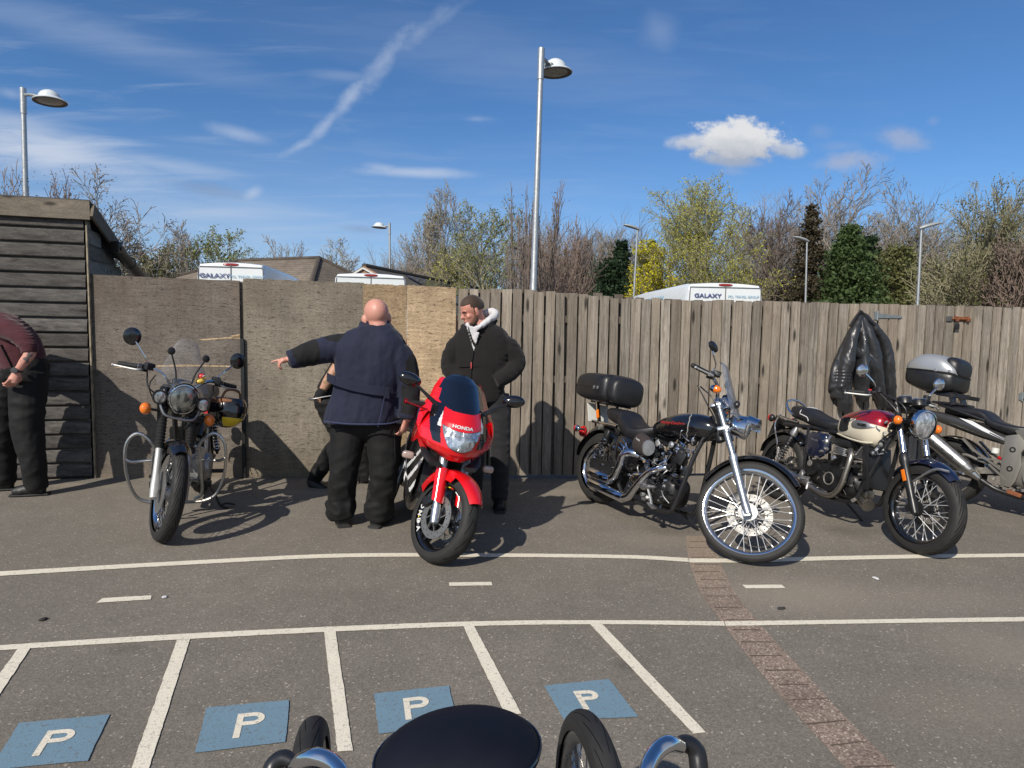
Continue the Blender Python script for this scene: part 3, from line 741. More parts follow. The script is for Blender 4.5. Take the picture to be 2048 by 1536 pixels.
# ================================================================ vans
VW = mat('van_white', (.70, .73, .74), .30, 0, coat=.4, var=.03); VD = mat('van_glass', (.02, .025, .03), .08); VR = mat('van_red', (.25, .015, .012), .3)
TXB = mat('van_lettering_blue', (.07, .09, .22), .5); TXL = mat('van_lettering_light', (.22, .42, .58), .5); RUB = mat('tyre_rubber', (.022, .022, .022), .75, var=.2)
SEAM = mat('seam', (.09, .09, .09), .6)
def van(corner, yaw, Wd, H, L, label, mode):
    """corner: rear left roof corner at ground level; local x forward, y left; rear face at x=0"""
    M = Matrix.Translation(corner) @ Matrix.Rotation(pi/2+yaw, 4, 'Z') @ Matrix.Translation((0, -Wd/2, 0))
    r = empty('van', M=M); tag(r, label, 'van', 'white vans parked beyond the fence')
    hw = Wd/2
    b = MB()
    def sec(x, top, w_, lo=.35, tw=None):
        tw = w_*.93 if tw is None else tw
        return [Vector(p) for p in ((x, -w_, lo), (x, -w_*1.03, 1.1), (x, -(w_+tw)/2*1.0, top-.45), (x, -tw, top-.12), (x, -tw*.93, top-.03), (x, -tw*.5, top), (x, 0, top+.012),
                                   (x, tw*.5, top), (x, tw*.93, top-.03), (x, tw, top-.12), (x, (w_+tw)/2, top-.45), (x, w_*1.03, 1.1), (x, w_, lo))]
    S_ = [sec(-.02, H-.09, hw*.985), sec(.02, H-.03, hw), sec(.25, H, hw*1.01), sec(L*.5, H+.01, hw*1.01), sec(L*.70, H-.02, hw), sec(L*.80, H-.30, hw*.99), sec(L*.90, 1.35, hw*.97), sec(L*.985, 1.05, hw*.93), sec(L, .75, hw*.88)]
    b.rings(S_, True); b.build('body', VW, r, ang=30)
    g = MB(); g.mi = 0
    g.box((L*.855, 0, H*.70), (.02, Wd*.80, .62), (0, radians(-52), 0)); g.box((-.045, -hw*.48, 1.75), (.02, hw*.7, .5)); g.box((-.045, hw*.48, 1.75), (.02, hw*.7, .5))
    g.build('window', VD, r)
    s_ = MB(); s_.box((-.030, 0, H*.55), (.014, .012, H*.86)); 
    for sy in (-1, 1): s_.beam((-.03, sy*hw*.90, H-.12), (-.03, sy*hw*.96, .5), .012, .012, up=(1, 0, 0))
    s_.beam((-.03, -hw*.90, H-.115), (-.03, hw*.90, H-.115), .012, .014); s_.build('door_seam', SEAM, r)
    l = MB(); l.loft([(-.035, .0, H-.065, .14, .022, .022), (-.015, .0, H-.06, .17, .03, .03), (.03, 0, H-.05, .15, .02, .03)], 12); l.build('brake_light', VR, r)
    for sy in (-1, 1):
        l = MB(); l.box((-.03, sy*hw*.94, 1.1), (.03, .09, .42), None, .01); l.build('tail_light', VR, r)
        for x in (.9, L-.95):
            wh = MB(); wh.lathe((x, sy*(hw-.12)-.1*1, .34), (0, 1, 0), [(0, .2), (0, .31), (.03, .34), (.17, .34), (.2, .31), (.2, .2)], 20); wb = wh.build('wheel', RUB, r)
    bp = MB(); bp.box((-.05, 0, .48), (.14, Wd*.98, .22), None, .03); bp.build('bumper', BLACKP, r)
    if mode in ('left', 'right'):
        tb = MB(); textmesh('GALAXY', .125, .002, basis((-.040, hw*.45, H-.31), (0, -1, 0), (0, 0, 1)), tb, .003, sx=1.30); tb.build('lettering', TXB, r, smooth=False)
        tb = MB(); textmesh('PCL TRAVEL GROUP', .075, .002, basis((-.040, -hw*.46, H-.315), (0, -1, 0), (0, 0, 1)), tb, sx=1.06); tb.build('lettering', TXL, r, smooth=False)
    if mode == 'right':
        tb = MB(); textmesh('01603 849 816', .24, .002, basis((2.3, hw*.985, H-.30), (-1, 0, 0), (0, -.12, 1)), tb, sx=.95); tb.build('lettering', TXL, r, smooth=False)
        tb = MB(); tb.box((3.9, hw*.985, H-.62), (.55, .01, .95), (0, radians(24), 0)); tb.box((3.05, hw*.97, H-.34), (.02, .02, .02)); tb.build('side_stripe', mat('van_stripe', (.45, .52, .60), .4), r)
        rs = MB(); rs.tube([(4.3, hw*.97, H-.15), (4.8, hw*.97, H-.36), (5.2, hw*.95, H-.62)], .012, 6); rs.build('roof_seam', SEAM, r)
    return r
c = at(1372, 563, 14.2); van((c.x, c.y, 0), radians(4.5), 1.83, c.z, 7.0, 'white van on the right with lettering on its rear doors and left side', 'right')
c = at(390, 521.5, 13.6); van((c.x, c.y, 0), radians(7), 1.48, c.z, 5.4, 'white van behind the brown plywood sheet, lettering on its rear doors', 'left')
c = at(665, 543, 15.2); van((c.x, c.y, 0), radians(12), 1.80, c.z, 5.4, 'plain white van between the two house roofs, red brake light on top', 'plain')

# ================================================================ houses
def m_tile(name, c0, c1, sc=4.0):
    m, t, b = custom(name); uv = t.uv(); u, v, _ = t.sep(uv)
    row = t.math('FRACT', t.math('MULTIPLY', v, sc)); n = t.noise(t.pos(), 1.2, 5, .65); n2 = t.noise(t.pos(), 9, 3, .6)
    c = t.mix(t.mapr(n, .3, .7), c0, c1); c = t.vmath('SCALE', c, scale=t.mapr(n2, .3, .7, .75, 1.25)); c = t.vmath('SCALE', c, scale=t.mapr(row, .0, .22, .45, 1.0))
    t.put(b.inputs['Base Color'], c); b.inputs['Roughness'].default_value = .9
    t.put(b.inputs['Normal'], t.bump(row, 1.0, .06)); return m
TILE = m_tile('roof_tile_brown', (.115, .092, .072), (.20, .165, .130)); TILE2 = m_tile('roof_tile_grey', (.085, .075, .065), (.15, .135, .115))
BRK = mat('house_brick', (.25, .15, .10), .9, var=.3); WHT = mat('white_fascia', (.55, .55, .52), .6)
def roofface(mb, P, th=.12):
    n = (P[1]-P[0]).cross(P[-1]-P[0]).normalized(); n = n if n.z > 0 else -n
    h = Vector((0, 0, 1)).cross(n).normalized(); up = n.cross(h)
    if up.z < 0: up = -up
    uv = [[((p-P[0]).dot(h)/1.0, (p-P[0]).dot(up)/1.0) for p in P]]
    mb.add(P, [list(range(len(P)))], uv)
h1 = empty('house', at(560, 560, 28).xy.to_3d()); h1.location.z = 0; tag(h1, 'house with a brown tiled hip roof behind the left van', 'house')
o1 = h1.location.copy()
R1, R2 = at(478, 522, 28), at(638, 516.5, 27); ez = 2.45
def atz(px, py, z): d = ray(px, py); return CAMP+d*((z-CAMH)/d.z)
E1, E2, E3 = at(160, 616, 24), at(612, 612, 22), at(850, 622, 27.5); 
for e_ in (E1, E2, E3): e_.z = ez
E4 = E1+(E3-E2)
mb = MB(Matrix.Translation(-o1)); roofface(mb, [E1, E2, R2, R1]); roofface(mb, [E2, E3, R2]); roofface(mb, [E3, E4, R1, R2]); roofface(mb, [E4, E1, R1]); mb.build('roof', TILE, h1, smooth=False)
mb = MB(Matrix.Translation(-o1)); mb.tube([R2, R2.lerp(E2, .5), E2], .11, 8, 1); mb.tube([R1, R2], .10, 8, 1); mb.tube([R2, E3], .10, 8, 1); mb.tube([R1, E1], .10, 8, 1); mb.build('ridge_tiles', TILE, h1)
cn = (E1+E2+E3+E4)/4; q = [cn+(e_-cn)*.94 for e_ in (E1, E2, E3, E4)]
mb = MB(Matrix.Translation(-o1)); mb.add([Vector((v.x, v.y, z)) for z in (0, ez-.01) for v in q], [(0, 1, 5, 4), (1, 2, 6, 5), (2, 3, 7, 6), (3, 0, 4, 7)]); mb.build('wall', BRK, h1, smooth=False)
h2 = empty('house', at(850, 570, 26).xy.to_3d()); h2.location.z = 0; tag(h2, 'low house with solar panels on its dark roof, above the bearded man', 'house'); o2 = h2.location.copy()
R1, R2 = at(728, 532, 22), at(1010, 588, 36); dn = (R2-R1).cross(Vector((0, 0, 1))); dn.z = 0; dn = dn.normalized()
if dn.y > 0: dn = -dn
F1, F2 = R1+dn*3.4+Vector((0, 0, -1.7)), R2+dn*3.4+Vector((0, 0, -1.7)); B1, B2 = R1-dn*3.4+Vector((0, 0, -1.7)), R2-dn*3.4+Vector((0, 0, -1.7))
mb = MB(Matrix.Translation(-o2)); roofface(mb, [F1, F2, R2, R1]); roofface(mb, [B2, B1, R1, R2]); mb.build('roof', TILE2, h2, smooth=False)
mb = MB(Matrix.Translation(-o2)); mb.tube([R1, R2], .1, 8, 1); mb.build('ridge_tiles', TILE2, h2)
mb = MB(Matrix.Translation(-o2)); mb.add([F1, B1, R1], [(0, 1, 2)]); mb.add([Vector((v.x, v.y, z)) for z in (0, F1.z-.01) for v in (F1, F2, B2, B1)], [(0, 1, 5, 4), (1, 2, 6, 5), (2, 3, 7, 6), (3, 0, 4, 7)]); mb.build('wall', BRK, h2, smooth=False)
mb = MB(Matrix.Translation(-o2)); mb.beam(F1+Vector((0, 0, -.08)), R1+Vector((0, 0, -.08)), .16, .05, up=dn); mb.beam(B1+Vector((0, 0, -.08)), R1+Vector((0, 0, -.08)), .16, .05, up=dn); mb.build('barge_board', WHT, h2)
nr = (F1-R1).cross(R2-R1).normalized(); nr = nr if nr.z > 0 else -nr
PV = mat('solar_panel', (.012, .020, .045), .12, 0, coat=.6)
for i in range(8):
    for j in range(2):
        u0 = .16+i*.095; a_, b_ = R1.lerp(R2, u0), R1.lerp(R2, u0+.09); s0, s1 = .10+j*.40, .10+j*.40+.385; dd = F1-R1
        P = [a_+dd*s0, b_+dd*s0, b_+dd*s1, a_+dd*s1]; mb = MB(Matrix.Translation(-o2)); P2 = [p+nr*.08 for p in P]; P1 = [p+nr*.04 for p in P]
        mb.add(P1+P2, [(4, 5, 6, 7), (0, 1, 5, 4), (1, 2, 6, 5), (2, 3, 7, 6), (3, 0, 4, 7)]); mb.build('solar_panel', PV, h2, smooth=False)
# ================================================================ trees beyond the fence
def bark(name, c): return mat(name, c, .9, var=.25, vscale=2, spec=.2)
BK1 = bark('bark_grey', (.24, .21, .175)); BK2 = bark('bark_brown', (.155, .125, .11)); BK3 = bark('bark_pale', (.33, .29, .23)); BK4 = bark('bark_red_brown', (.20, .15, .125)); BK5 = bark('bark_olive', (.25, .23, .15))
def leafm(name, c, var=.35):
    m, t, b = custom(name); a = t.attr('rnd'); k = t.mapr(t.math('FRACT', t.math('MULTIPLY', a, 13.7)), 0, 1, 1-var, 1+var)
    cc = t.mix(0, (*c, 1), (*c, 1)); t.put(b.inputs['Base Color'], t.vmath('SCALE', cc, scale=k)); b.inputs['Roughness'].default_value = .6; b.inputs['Specular IOR Level'].default_value = .25
    b.inputs['Transmission Weight'].default_value = 0
    tr = t.new('ShaderNodeBsdfTranslucent'); t.put(tr.inputs[0], t.vmath('SCALE', cc, scale=k)); mx = t.new('ShaderNodeMixShader'); mx.inputs[0].default_value = .35
    out = [n for n in t.n if n.type == 'OUTPUT_MATERIAL'][0]; t.l.new(b.outputs[0], mx.inputs[1]); t.l.new(tr.outputs[0], mx.inputs[2]); t.l.new(mx.outputs[0], out.inputs[0]); return m
LY = leafm('leaf_yellow_green', (.42, .42, .07)); LYB = leafm('leaf_bright_yellow', (.55, .50, .03)); LG = leafm('leaf_fresh_green', (.22, .26, .07)); LO = leafm('leaf_olive', (.16, .165, .065))
LD = leafm('needle_dark_green', (.030, .055, .026)); LD2 = leafm('needle_green', (.075, .115, .040)); LBn = leafm('needle_brown', (.080, .066, .040)); LB = leafm('bud_brown', (.22, .16, .09))
def emit(mb, segs):
    V, F, A_l, Mi = mb.v, mb.f, mb.a, mb.m
    for p, q, r0, r1, ns in segs:
        d = q-p
        if d.length < 1e-6: continue
        a, b = frame_of(d); base = len(V)
        cs = [(cos(2*pi*k/ns), sin(2*pi*k/ns)) for k in range(ns)]
        for c, r in ((p, r0), (q, r1)):
            for x, y in cs: V.append(c+a*(x*r)+b*(y*r))
        A_l.extend([0.0]*(2*ns))
        for k in range(ns): F.append([base+k, base+(k+1) % ns, base+ns+(k+1) % ns, base+ns+k]); Mi.append(0)
def leaves(mb, pts, size, R, flat_=False):
    for p in pts:
        a = Vector((R.gauss(0, 1), R.gauss(0, 1), R.gauss(0, 1))).normalized(); b = a.orthogonal().normalized(); s_ = size*R.uniform(.6, 1.4)
        t_ = R.uniform(0, 6.28); c = a.cross(b); u = b*cos(t_)+c*sin(t_); v = a.cross(u); base = len(mb.v); rr = R.random()
        mb.v += [p-u*s_, p+v*s_*.55, p+u*s_, p-v*s_*.55]; mb.a += [rr]*4; mb.f.append([base, base+1, base+2, base+3]); mb.m.append(0)
def grow_tree(R, nk=(9, 6, 6, 4), lr=(.62, .55, .52, .50), ang=(42, 38, 40, 42), up=(.02, .10, .10, .08), trunk=.30, stems=1, sweep=(0, 0), wob=.10, start=.3, r0=.22):
    segs = []; tips = []
    def g(p, d, L, r, lev):
        ns = (6, 4, 3, 2, 2)[lev]; P = p.copy(); st = L/ns; pts = [P.copy()]
        for i in range(ns):
            d = (d+Vector((R.gauss(0, wob), R.gauss(0, wob), R.gauss(0, wob)))+Vector((sweep[0], sweep[1], 0))*(.05*lev)+Vector((0, 0, up[min(lev, 3)]))).normalized()
            Q = P+d*st; rA = r*(1-.75*i/ns); rB = r*(1-.75*(i+1)/ns); segs.append((P, Q, rA, rB, (7, 5, 3, 3, 3)[lev])); P = Q; pts.append(Q.copy())
        if lev >= len(nk): tips.append(P); return
        n = nk[lev]
        for k in range(n):
            t = (start if lev == 0 else .22)+(1-(start if lev == 0 else .22))*(k+R.random())/n; x = min(t*ns, ns-.001); i = int(x); q = pts[i].lerp(pts[i+1], x-i)
            dd = (pts[i+1]-pts[i]).normalized(); a, b = frame_of(dd); az = k*2.4+R.uniform(-.6, .6); an = radians(ang[min(lev, 3)]*R.uniform(.65, 1.3))*(1.15-.35*t)
            nd = dd*cos(an)+(a*cos(az)+b*sin(az))*sin(an)
            g(q, nd, L*lr[min(lev, 3)]*R.uniform(.75, 1.2)*(1.12-.5*t if lev == 0 else 1.05-.35*t), r*(.62 if lev == 0 else .6)*(1-.45*t), lev+1)
    for s_ in range(stems):
        a = R.uniform(0, 6.28); sp = 0 if stems == 1 else .25
        g(Vector((R.uniform(-.3, .3)*(stems > 1), R.uniform(-.3, .3)*(stems > 1), 0)), Vector((sp*cos(a), sp*sin(a), 1)).normalized(), 1.0*10, r0, 0)
    return segs, tips
TG = 'trees beyond the fence'
def bare(name, label, x0, x1, yt, Y, seed, bk, H=None, twig=.010, leaf=None, leafsize=.05, per=1, low=.0, nk=(9, 7, 6, 4), cat='tree', **kw):
    R = random.Random(seed); segs, tips = grow_tree(R, nk=nk, **kw)
    L = at(x0, yt, Y); Rt = at(x1, yt, Y); W_ = Rt.x-L.x; top = at((x0+x1)/2, yt, Y).z; cx = (L.x+Rt.x)/2
    xs = sorted(s_[1].x for s_ in segs); zs = sorted(s_[1].z for s_ in segs); n = len(xs)
    ax, bx = xs[int(n*.03)], xs[int(n*.97)]; zt_ = zs[int(n*.997)]; sx_ = W_/(bx-ax); sz_ = top/zt_; ox = -(ax+bx)/2*sx_
    sy = sx_
    f = lambda p: Vector((p.x*sx_+ox*min(1, p.z/zt_*1.2+.0), p.y*sy, p.z*sz_))
    rk = (sx_+sz_)/2
    S2 = [(f(p), f(q), max(twig, r0_*rk*.9), max(twig*.85, r1_*rk*.9), ns) for p, q, r0_, r1_, ns in segs]
    S2 = [s_ for s_ in S2 if s_[0].z > -1]
    root = empty(name, (cx, Y, 0)); tag(root, label, cat, TG)
    big = [s_ for s_, o_ in zip(S2, segs) if o_[4] > 3]; small = [s_ for s_, o_ in zip(S2, segs) if o_[4] == 3]
    mb = MB(); emit(mb, big); tr = mb.build('trunk', bk, root)
    mb = MB(); emit(mb, small); mb.build('crown', bk, root, smooth=False)
    if leaf:
        mb = MB(); pts = []
        for s_ in small:
            if R.random() < per*.5: pts.append(s_[1]+Vector((R.gauss(0, .06), R.gauss(0, .06), R.gauss(0, .06))))
        for t_ in tips:
            for _ in range(max(1, int(per))): 
                if R.random() < per: pts.append(f(t_)+Vector((R.gauss(0, .09), R.gauss(0, .09), R.gauss(0, .09))))
        leaves(mb, pts, leafsize, R); mb.build('foliage', leaf, root, smooth=False)
    return root
def ever(name, label, x0, x1, yt, Y, seed, lf, shape='cone', n=9000, size=.11, bk=None, cat='tree', group=TG, low=0.0):
    R = random.Random(seed); L = at(x0, yt, Y); Rt = at(x1, yt, Y); hw = (Rt.x-L.x)/2; H = L.z; cx = (L.x+Rt.x)/2
    root = empty(name, (cx, Y, 0)); tag(root, label, cat, group); pts = []; br = []
    nc = n//26; zf = CAMH+(Y*75/FPX); zf = min(zf, H*.7)
    for k in range(nc):
        z = R.random()**(1.25 if shape == 'cone' else .9)
        if shape == 'cone':
            z = (zf*.6+(H-zf*.6)*R.random()**1.35)/H; q_ = max(0, (z*H-zf)/(H-zf)); rr = hw*(1-q_)**.62*(.58+.5*R.random()+.15*sin(q_*19+seed))+.08
        elif shape == 'round': rr = hw*sqrt(max(0, 1-(max(0, z-.35)/.65)**2))*(.78+.3*R.random())
        else: rr = hw*(.8+.3*R.random())*(1-z**6)
        tp = 1.0 if shape != 'cone' else max(.35, 1-q_*.7)*min(1, hw/1.5)+.15; a = R.uniform(0, 2*pi); q = R.random()**.45*rr; c = Vector((q*cos(a), q*sin(a), z*H))
        if shape == 'cone': c.z -= q*.18
        if k % 5 == 0: br.append((Vector((0, 0, max(0, c.z-q*.3))), c, .02, .008, 3))
        sp = (.15+.10*R.random())*tp
        for _ in range(26): pts.append(c+Vector((R.gauss(0, sp*1.5), R.gauss(0, sp*1.5), R.gauss(0, sp*.75))))
    mb = MB(); emit(mb, [(Vector((0, 0, 0)), Vector((0, 0, H*.95)), .16, .03, 8)]+br); mb.build('trunk', bk or BK2, root)
    mb = MB(); leaves(mb, pts, size*.85, R); mb.build('crown', lf, root, smooth=False); return root
up_ = dict(ang=(36, 34, 38, 42), up=(.0, .13, .08, .05))
bare('bare_tree', 'leafless tree with long thin twigs right behind the shed', 80, 312, 338, 13, 3, BK1, twig=.0065, nk=(12, 8, 6, 3), start=.4, ang=(48, 46, 46, 40), up=(0, .05, .03, 0), leaf=LB, leafsize=.018, per=.7)
bare('bare_shrub', 'thin brown twigs poking up above the shed roof', 52, 150, 350, 12.5, 5, BK4, twig=.006, nk=(9, 7, 5), stems=3, leaf=LB, leafsize=.018, per=1, **up_)
bare('bare_tree', 'bare grey tree left of the left van, with a green bush at its foot', 325, 405, 443, 33, 11, BK1, **up_)
ever('bush', 'low olive green bush below the small bare trees on the left', 330, 400, 492, 34, 12, LO, 'round', 4200, .07)
bare('leafing_tree', 'rounded tree with thin yellow green leaves above the left van', 385, 497, 456, 34, 13, BK5, leaf=LG, leafsize=.055, per=1.3)
bare('bush', 'grey olive bush behind the shed gutter', 232, 335, 492, 24, 14, BK1, leaf=LO, leafsize=.05, per=1.2, stems=3, nk=(7, 6, 5, 3), cat='bush')
bare('bush', 'low scrub between the small trees above the brown roof', 490, 560, 503, 38, 15, BK5, leaf=LO, leafsize=.055, per=1, stems=2, nk=(7, 6, 5), cat='bush')
bare('bare_tree', 'small bare tree rising above the brown roof ridge', 527, 606, 470, 40, 16, BK1, nk=(8, 6, 5, 3), **up_)
bare('bare_tree', 'pale bare rounded tree above the right hip of the brown roof', 596, 722, 472, 38, 17, BK3, twig=.012, nk=(10, 8, 6, 4), **up_)
bare('bare_shrub', 'faint bare brush behind the solar panel roof, left of the tall bare tree', 790, 870, 515, 36, 18, BK4, stems=3, nk=(6, 6, 5), **up_)
bare('bare_tree', 'tall narrow bare tree, highest one left of the tall lamp', 828, 948, 376, 30, 19, BK1, twig=.010, nk=(11, 8, 6, 4), start=.18, stems=2, r0=.16, leaf=LG, leafsize=.035, per=.25, **up_)
bare('leafing_tree', 'slender tree with fresh green leaves between the tall bare tree and the tall lamp', 905, 1040, 402, 27, 20, BK5, leaf=LG, leafsize=.05, per=.9, nk=(9, 7, 5, 4), start=.15, **up_)
bare('leafing_bush', 'yellow green bush low behind the solar panel roof', 850, 960, 496, 28, 24, BK5, leaf=LY, leafsize=.045, per=.8, stems=3, nk=(7, 6, 5), cat='bush')
for i, (a_, b_, yt_, Y_, lab) in enumerate(((1020, 1072, 372, 20, 'leafless shrub with knobbly upright shoots left of the tall lamp pole'), (1066, 1120, 372, 21, 'leafless shrub with knobbly upright shoots right of the tall lamp pole'),
                                           (1040, 1150, 440, 23, 'dense brown leafless shrub around the foot of the tall lamp'), (1100, 1175, 440, 25, 'leafless brown shrub with forked tips right of the tall lamp'))):
    bare('bare_shrub', lab, a_, b_, yt_, Y_, 30+i, BK4 if i > 1 else BK2, twig=.009, stems=3, r0=.07, nk=(7, 5, 3) if i < 2 else (8, 6, 5), ang=(26, 30, 38, 42), up=(0, .2, .15, .1), start=.12, leaf=LB, leafsize=.03, per=.4)
bare('bare_tree', 'bare grey brown tree between the brown shrubs and the dark evergreen', 1130, 1200, 466, 36, 40, BK2, twig=.012, stems=2, **up_)
bare('bare_tree', 'rounded bare tree touching the dark evergreen on its left', 1180, 1248, 466, 38, 41, BK1, twig=.012, nk=(9, 8, 6, 3), **up_)
ever('evergreen_tree', 'dark evergreen left of the bright yellow bush', 1212, 1275, 480, 34, 42, LD, 'cone', 9000, .10)
ever('evergreen_tree', 'low dark evergreen mass at the fence line, left of the lamp beside the yellow bush', 1194, 1250, 522, 30, 43, LD, 'round', 7000, .10)
ever('evergreen_tree', 'dark evergreen top showing behind the bright yellow bush', 1282, 1326, 482, 37, 44, LD, 'cone', 4000, .11)
bare('yellow_bush', 'bright yellow flowering bush beside the lamp post', 1272, 1352, 484, 28, 45, BK5, leaf=LYB, leafsize=.060, per=3, stems=3, nk=(8, 7, 6), cat='bush', start=.05)
bare('leafing_tree', 'large rounded tree full of small yellow green leaves above the right van', 1298, 1496, 366, 30, 46, BK5, leaf=LY, leafsize=.038, per=2, twig=.010, nk=(12, 9, 6, 4), start=.16, stems=2, r0=.16, ang=(46, 38, 38, 40), up=(0, .12, .1, .06))
ever('evergreen_tree', 'slim dark conifer inside the large yellow green tree', 1378, 1424, 462, 33, 47, LO, 'cone', 3500, .09)
bare('bare_tree', 'dark bare tree with dense purple brown twigs right of the yellow green tree', 1488, 1612, 372, 31, 48, BK2, twig=.011, nk=(12, 9, 6, 4), start=.2, ang=(50, 40, 40, 40), up=(0, .12, .08, .04))
ever('conifer', 'brown green conifer with drooping branches in front of the tallest bare tree', 1590, 1662, 412, 30, 49, LBn, 'cone', 9000, .085)
bare('bare_tree', 'tallest wide bare tree swept to the right above the evergreens', 1604, 1796, 333, 36, 50, BK1, twig=.012, nk=(12, 8, 6, 4), start=.35, sweep=(.5, 0), ang=(44, 34, 36, 38), up=(0, .10, .06, .04), leaf=LB, leafsize=.03, per=.1)
ever('evergreen_tree', 'big deep green evergreen in the middle of the right group', 1636, 1770, 452, 29, 51, LD2, 'cone', 17000, .10)
ever('evergreen_tree', 'dark spreading evergreen just right of the big green one', 1690, 1790, 474, 31, 52, LD, 'cone', 9000, .10)
ever('evergreen_tree', 'olive rounded evergreen under the bare trees on the right', 1745, 1850, 500, 30, 53, LO, 'round', 9000, .095)
bare('bare_tree', 'bare tree behind the lamp post that stands clear on the right', 1760, 1905, 370, 33, 54, BK1, twig=.011, nk=(11, 8, 6, 4), start=.2, leaf=LG, leafsize=.035, per=.15, **up_)
bare('leafing_tree', 'tall tree with sparse olive buds, second from the right edge', 1876, 1985, 382, 31, 55, BK5, twig=.011, nk=(11, 8, 6, 4), start=.18, leaf=LO, leafsize=.045, per=.5, **up_)
bare('leafing_tree', 'tall tree with olive buds at the right edge', 1960, 2090, 380, 30, 56, BK5, twig=.011, nk=(11, 8, 6, 4), start=.18, leaf=LO, leafsize=.045, per=.6, **up_)
bare('bare_shrub', 'dense brown bush low at the right edge', 1985, 2080, 470, 25, 57, BK4, twig=.016, stems=3, nk=(9, 8, 6), leaf=LBn, leafsize=.05, per=1, cat='bush')
bare('bush', 'scrub under the trees between the clear lamp post and the right edge', 1845, 1975, 500, 27, 58, BK5, twig=.015, stems=3, nk=(8, 8, 6), leaf=LO, leafsize=.05, per=1, cat='bush')
# low undergrowth behind the fence, one mass nobody could count
R = random.Random(99); mb = MB(); mt = MB(); pts = []; seg = []
for k in range(1500):
    px_ = R.choice([R.uniform(1150, 2100), R.uniform(1480, 2100), R.uniform(600, 1160)]); Y_ = R.uniform(33, 44); t_ = at(px_, R.uniform(535, 600), Y_)
    if px_ < 1200 and R.random() < .6: continue
    for _ in range(14): pts.append(Vector((t_.x+R.gauss(0, .35), Y_+R.gauss(0, .3), t_.z*R.uniform(.55, 1)+R.gauss(0, .1))))
    for _ in range(3): a_ = Vector((t_.x+R.gauss(0, .5), Y_, .1)); seg.append((a_, Vector((a_.x+R.gauss(0, .3), Y_+.2, t_.z*R.uniform(.8, 1.15))), .022, .012, 3))
leaves(mb, pts, .10, R); emit(mb, seg); tag(mb.build('undergrowth', leafm('undergrowth', (.115, .098, .055), .6), smooth=False), kind='stuff')

# far wood behind the single trees: fine bare twigs reading as one mass
R = random.Random(123); seg = []; pts = []
def twig(p, d, L, r, lev):
    q = p+d*L; seg.append((p, q, r, r*.7, 3))
    if lev == 0: return
    for k in range(4 if lev > 1 else 3):
        nd = (d+Vector((R.gauss(0, .5), R.gauss(0, .3), R.gauss(0, .25)+.12))).normalized(); twig(p.lerp(q, R.uniform(.45, 1)), nd, L*R.uniform(.5, .75), r*.62, lev-1)
for k in range(150):
    u_ = R.random(); px_ = R.uniform(1480, 2120) if u_ < .62 else R.uniform(1030, 1270) if u_ < .85 else R.uniform(780, 1030); Y_ = R.uniform(40, 48)
    yt = {0: 500, 1: 505, 2: 520}[0 if px_ > 1480 else 1 if px_ > 1030 else 2]+R.uniform(-70, 40)*(1 if px_ > 1480 else .5)
    t_ = at(px_, yt, Y_); H = t_.z; twig(Vector((t_.x, Y_, 0)), Vector((R.gauss(0, .05), 0, 1)).normalized(), H*.55, .055, 4)
    b_ = R.random()
    if b_ < .45:
        for _ in range(60): pts.append(Vector((t_.x+R.gauss(0, .9), Y_+R.gauss(0, .5), H*R.uniform(.35, .95))))
mb = MB(); emit(mb, seg); mb2 = MB(); leaves(mb2, pts, .055, R); wo = mb.build('far_wood', bark('bark_far', (.20, .175, .15)), smooth=False); tag(wo, kind='stuff')
lf_ = mb2.build('foliage', LO, wo, smooth=False)
# ================================================================ motorcycle kit
def m_tyre(name='tyre_tread', N=34, K=3.2, w_=.17, lo=.035, hi=.20):
    m, t, b = custom(name); u, v, _ = t.sep(t.uv()); p = t.obj()
    av = t.math('ABSOLUTE', t.math('SUBTRACT', v, .5))
    f = t.math('FRACT', t.math('ADD', t.math('MULTIPLY', u, N), t.math('MULTIPLY', av, K*10)))
    g = t.math('MULTIPLY', t.math('LESS_THAN', f, w_), t.math('MULTIPLY', t.math('GREATER_THAN', av, lo), t.math('LESS_THAN', av, hi)))
    side = t.math('GREATER_THAN', av, .26)
    n = t.noise(p, 9, 5, .6)
    c = t.mix(t.mapr(n, .3, .7), (.018, .0175, .017), (.036, .034, .032)); c = t.mix(t.math('MULTIPLY', side, .5), c, (.017, .0165, .016))
    c = t.mix(t.math('MULTIPLY', g, .92), c, (.005, .005, .005)); ln = t.mapr(t.math('ABSOLUTE', t.math('SUBTRACT', av, .37)), .0, .008, .5, 0)
    c = t.mix(ln, c, (.05, .05, .05))
    t.put(b.inputs['Base Color'], c); t.put(b.inputs['Roughness'], t.mapr(g, 0, 1, .66, 1)); t.put(b.inputs['Specular IOR Level'], t.mapr(g, 0, 1, .32, 0))
    t.put(b.inputs['Normal'], t.bump(t.math('SUBTRACT', 1.0, g), .8, .004)); return m
TY1 = m_tyre('tyre_tread', 30, 1.2, .20, .03, .20); TY2 = m_tyre('tyre_tread_sport', 15, .55, .12, .04, .19); TY3 = m_tyre('tyre_tread_plain', 20, .9, .12, .06, .19)
def m_metal(name, col, rough, scratch=.1, metal=1.0, dirt=.25):
    m, t, b = custom(name); p = t.obj(); n = t.noise(p, 22, 5, .65); n2 = t.noise(p, 130, 3, .6)
    c = t.mix(t.mapr(n, .42, .78, 0, dirt), col, tuple(x*.45 for x in col)); t.put(b.inputs['Base Color'], c); b.inputs['Metallic'].default_value = metal
    t.put(b.inputs['Roughness'], t.math('ADD', t.mapr(n, .3, .75, rough, rough+scratch), t.mapr(n2, .4, .8, 0, scratch*.5))); return m
CHROME = m_metal('chrome', (.72, .73, .75), .05, .08); CHROMED = m_metal('worn_chrome', (.46, .45, .43), .20, .22, dirt=.5)
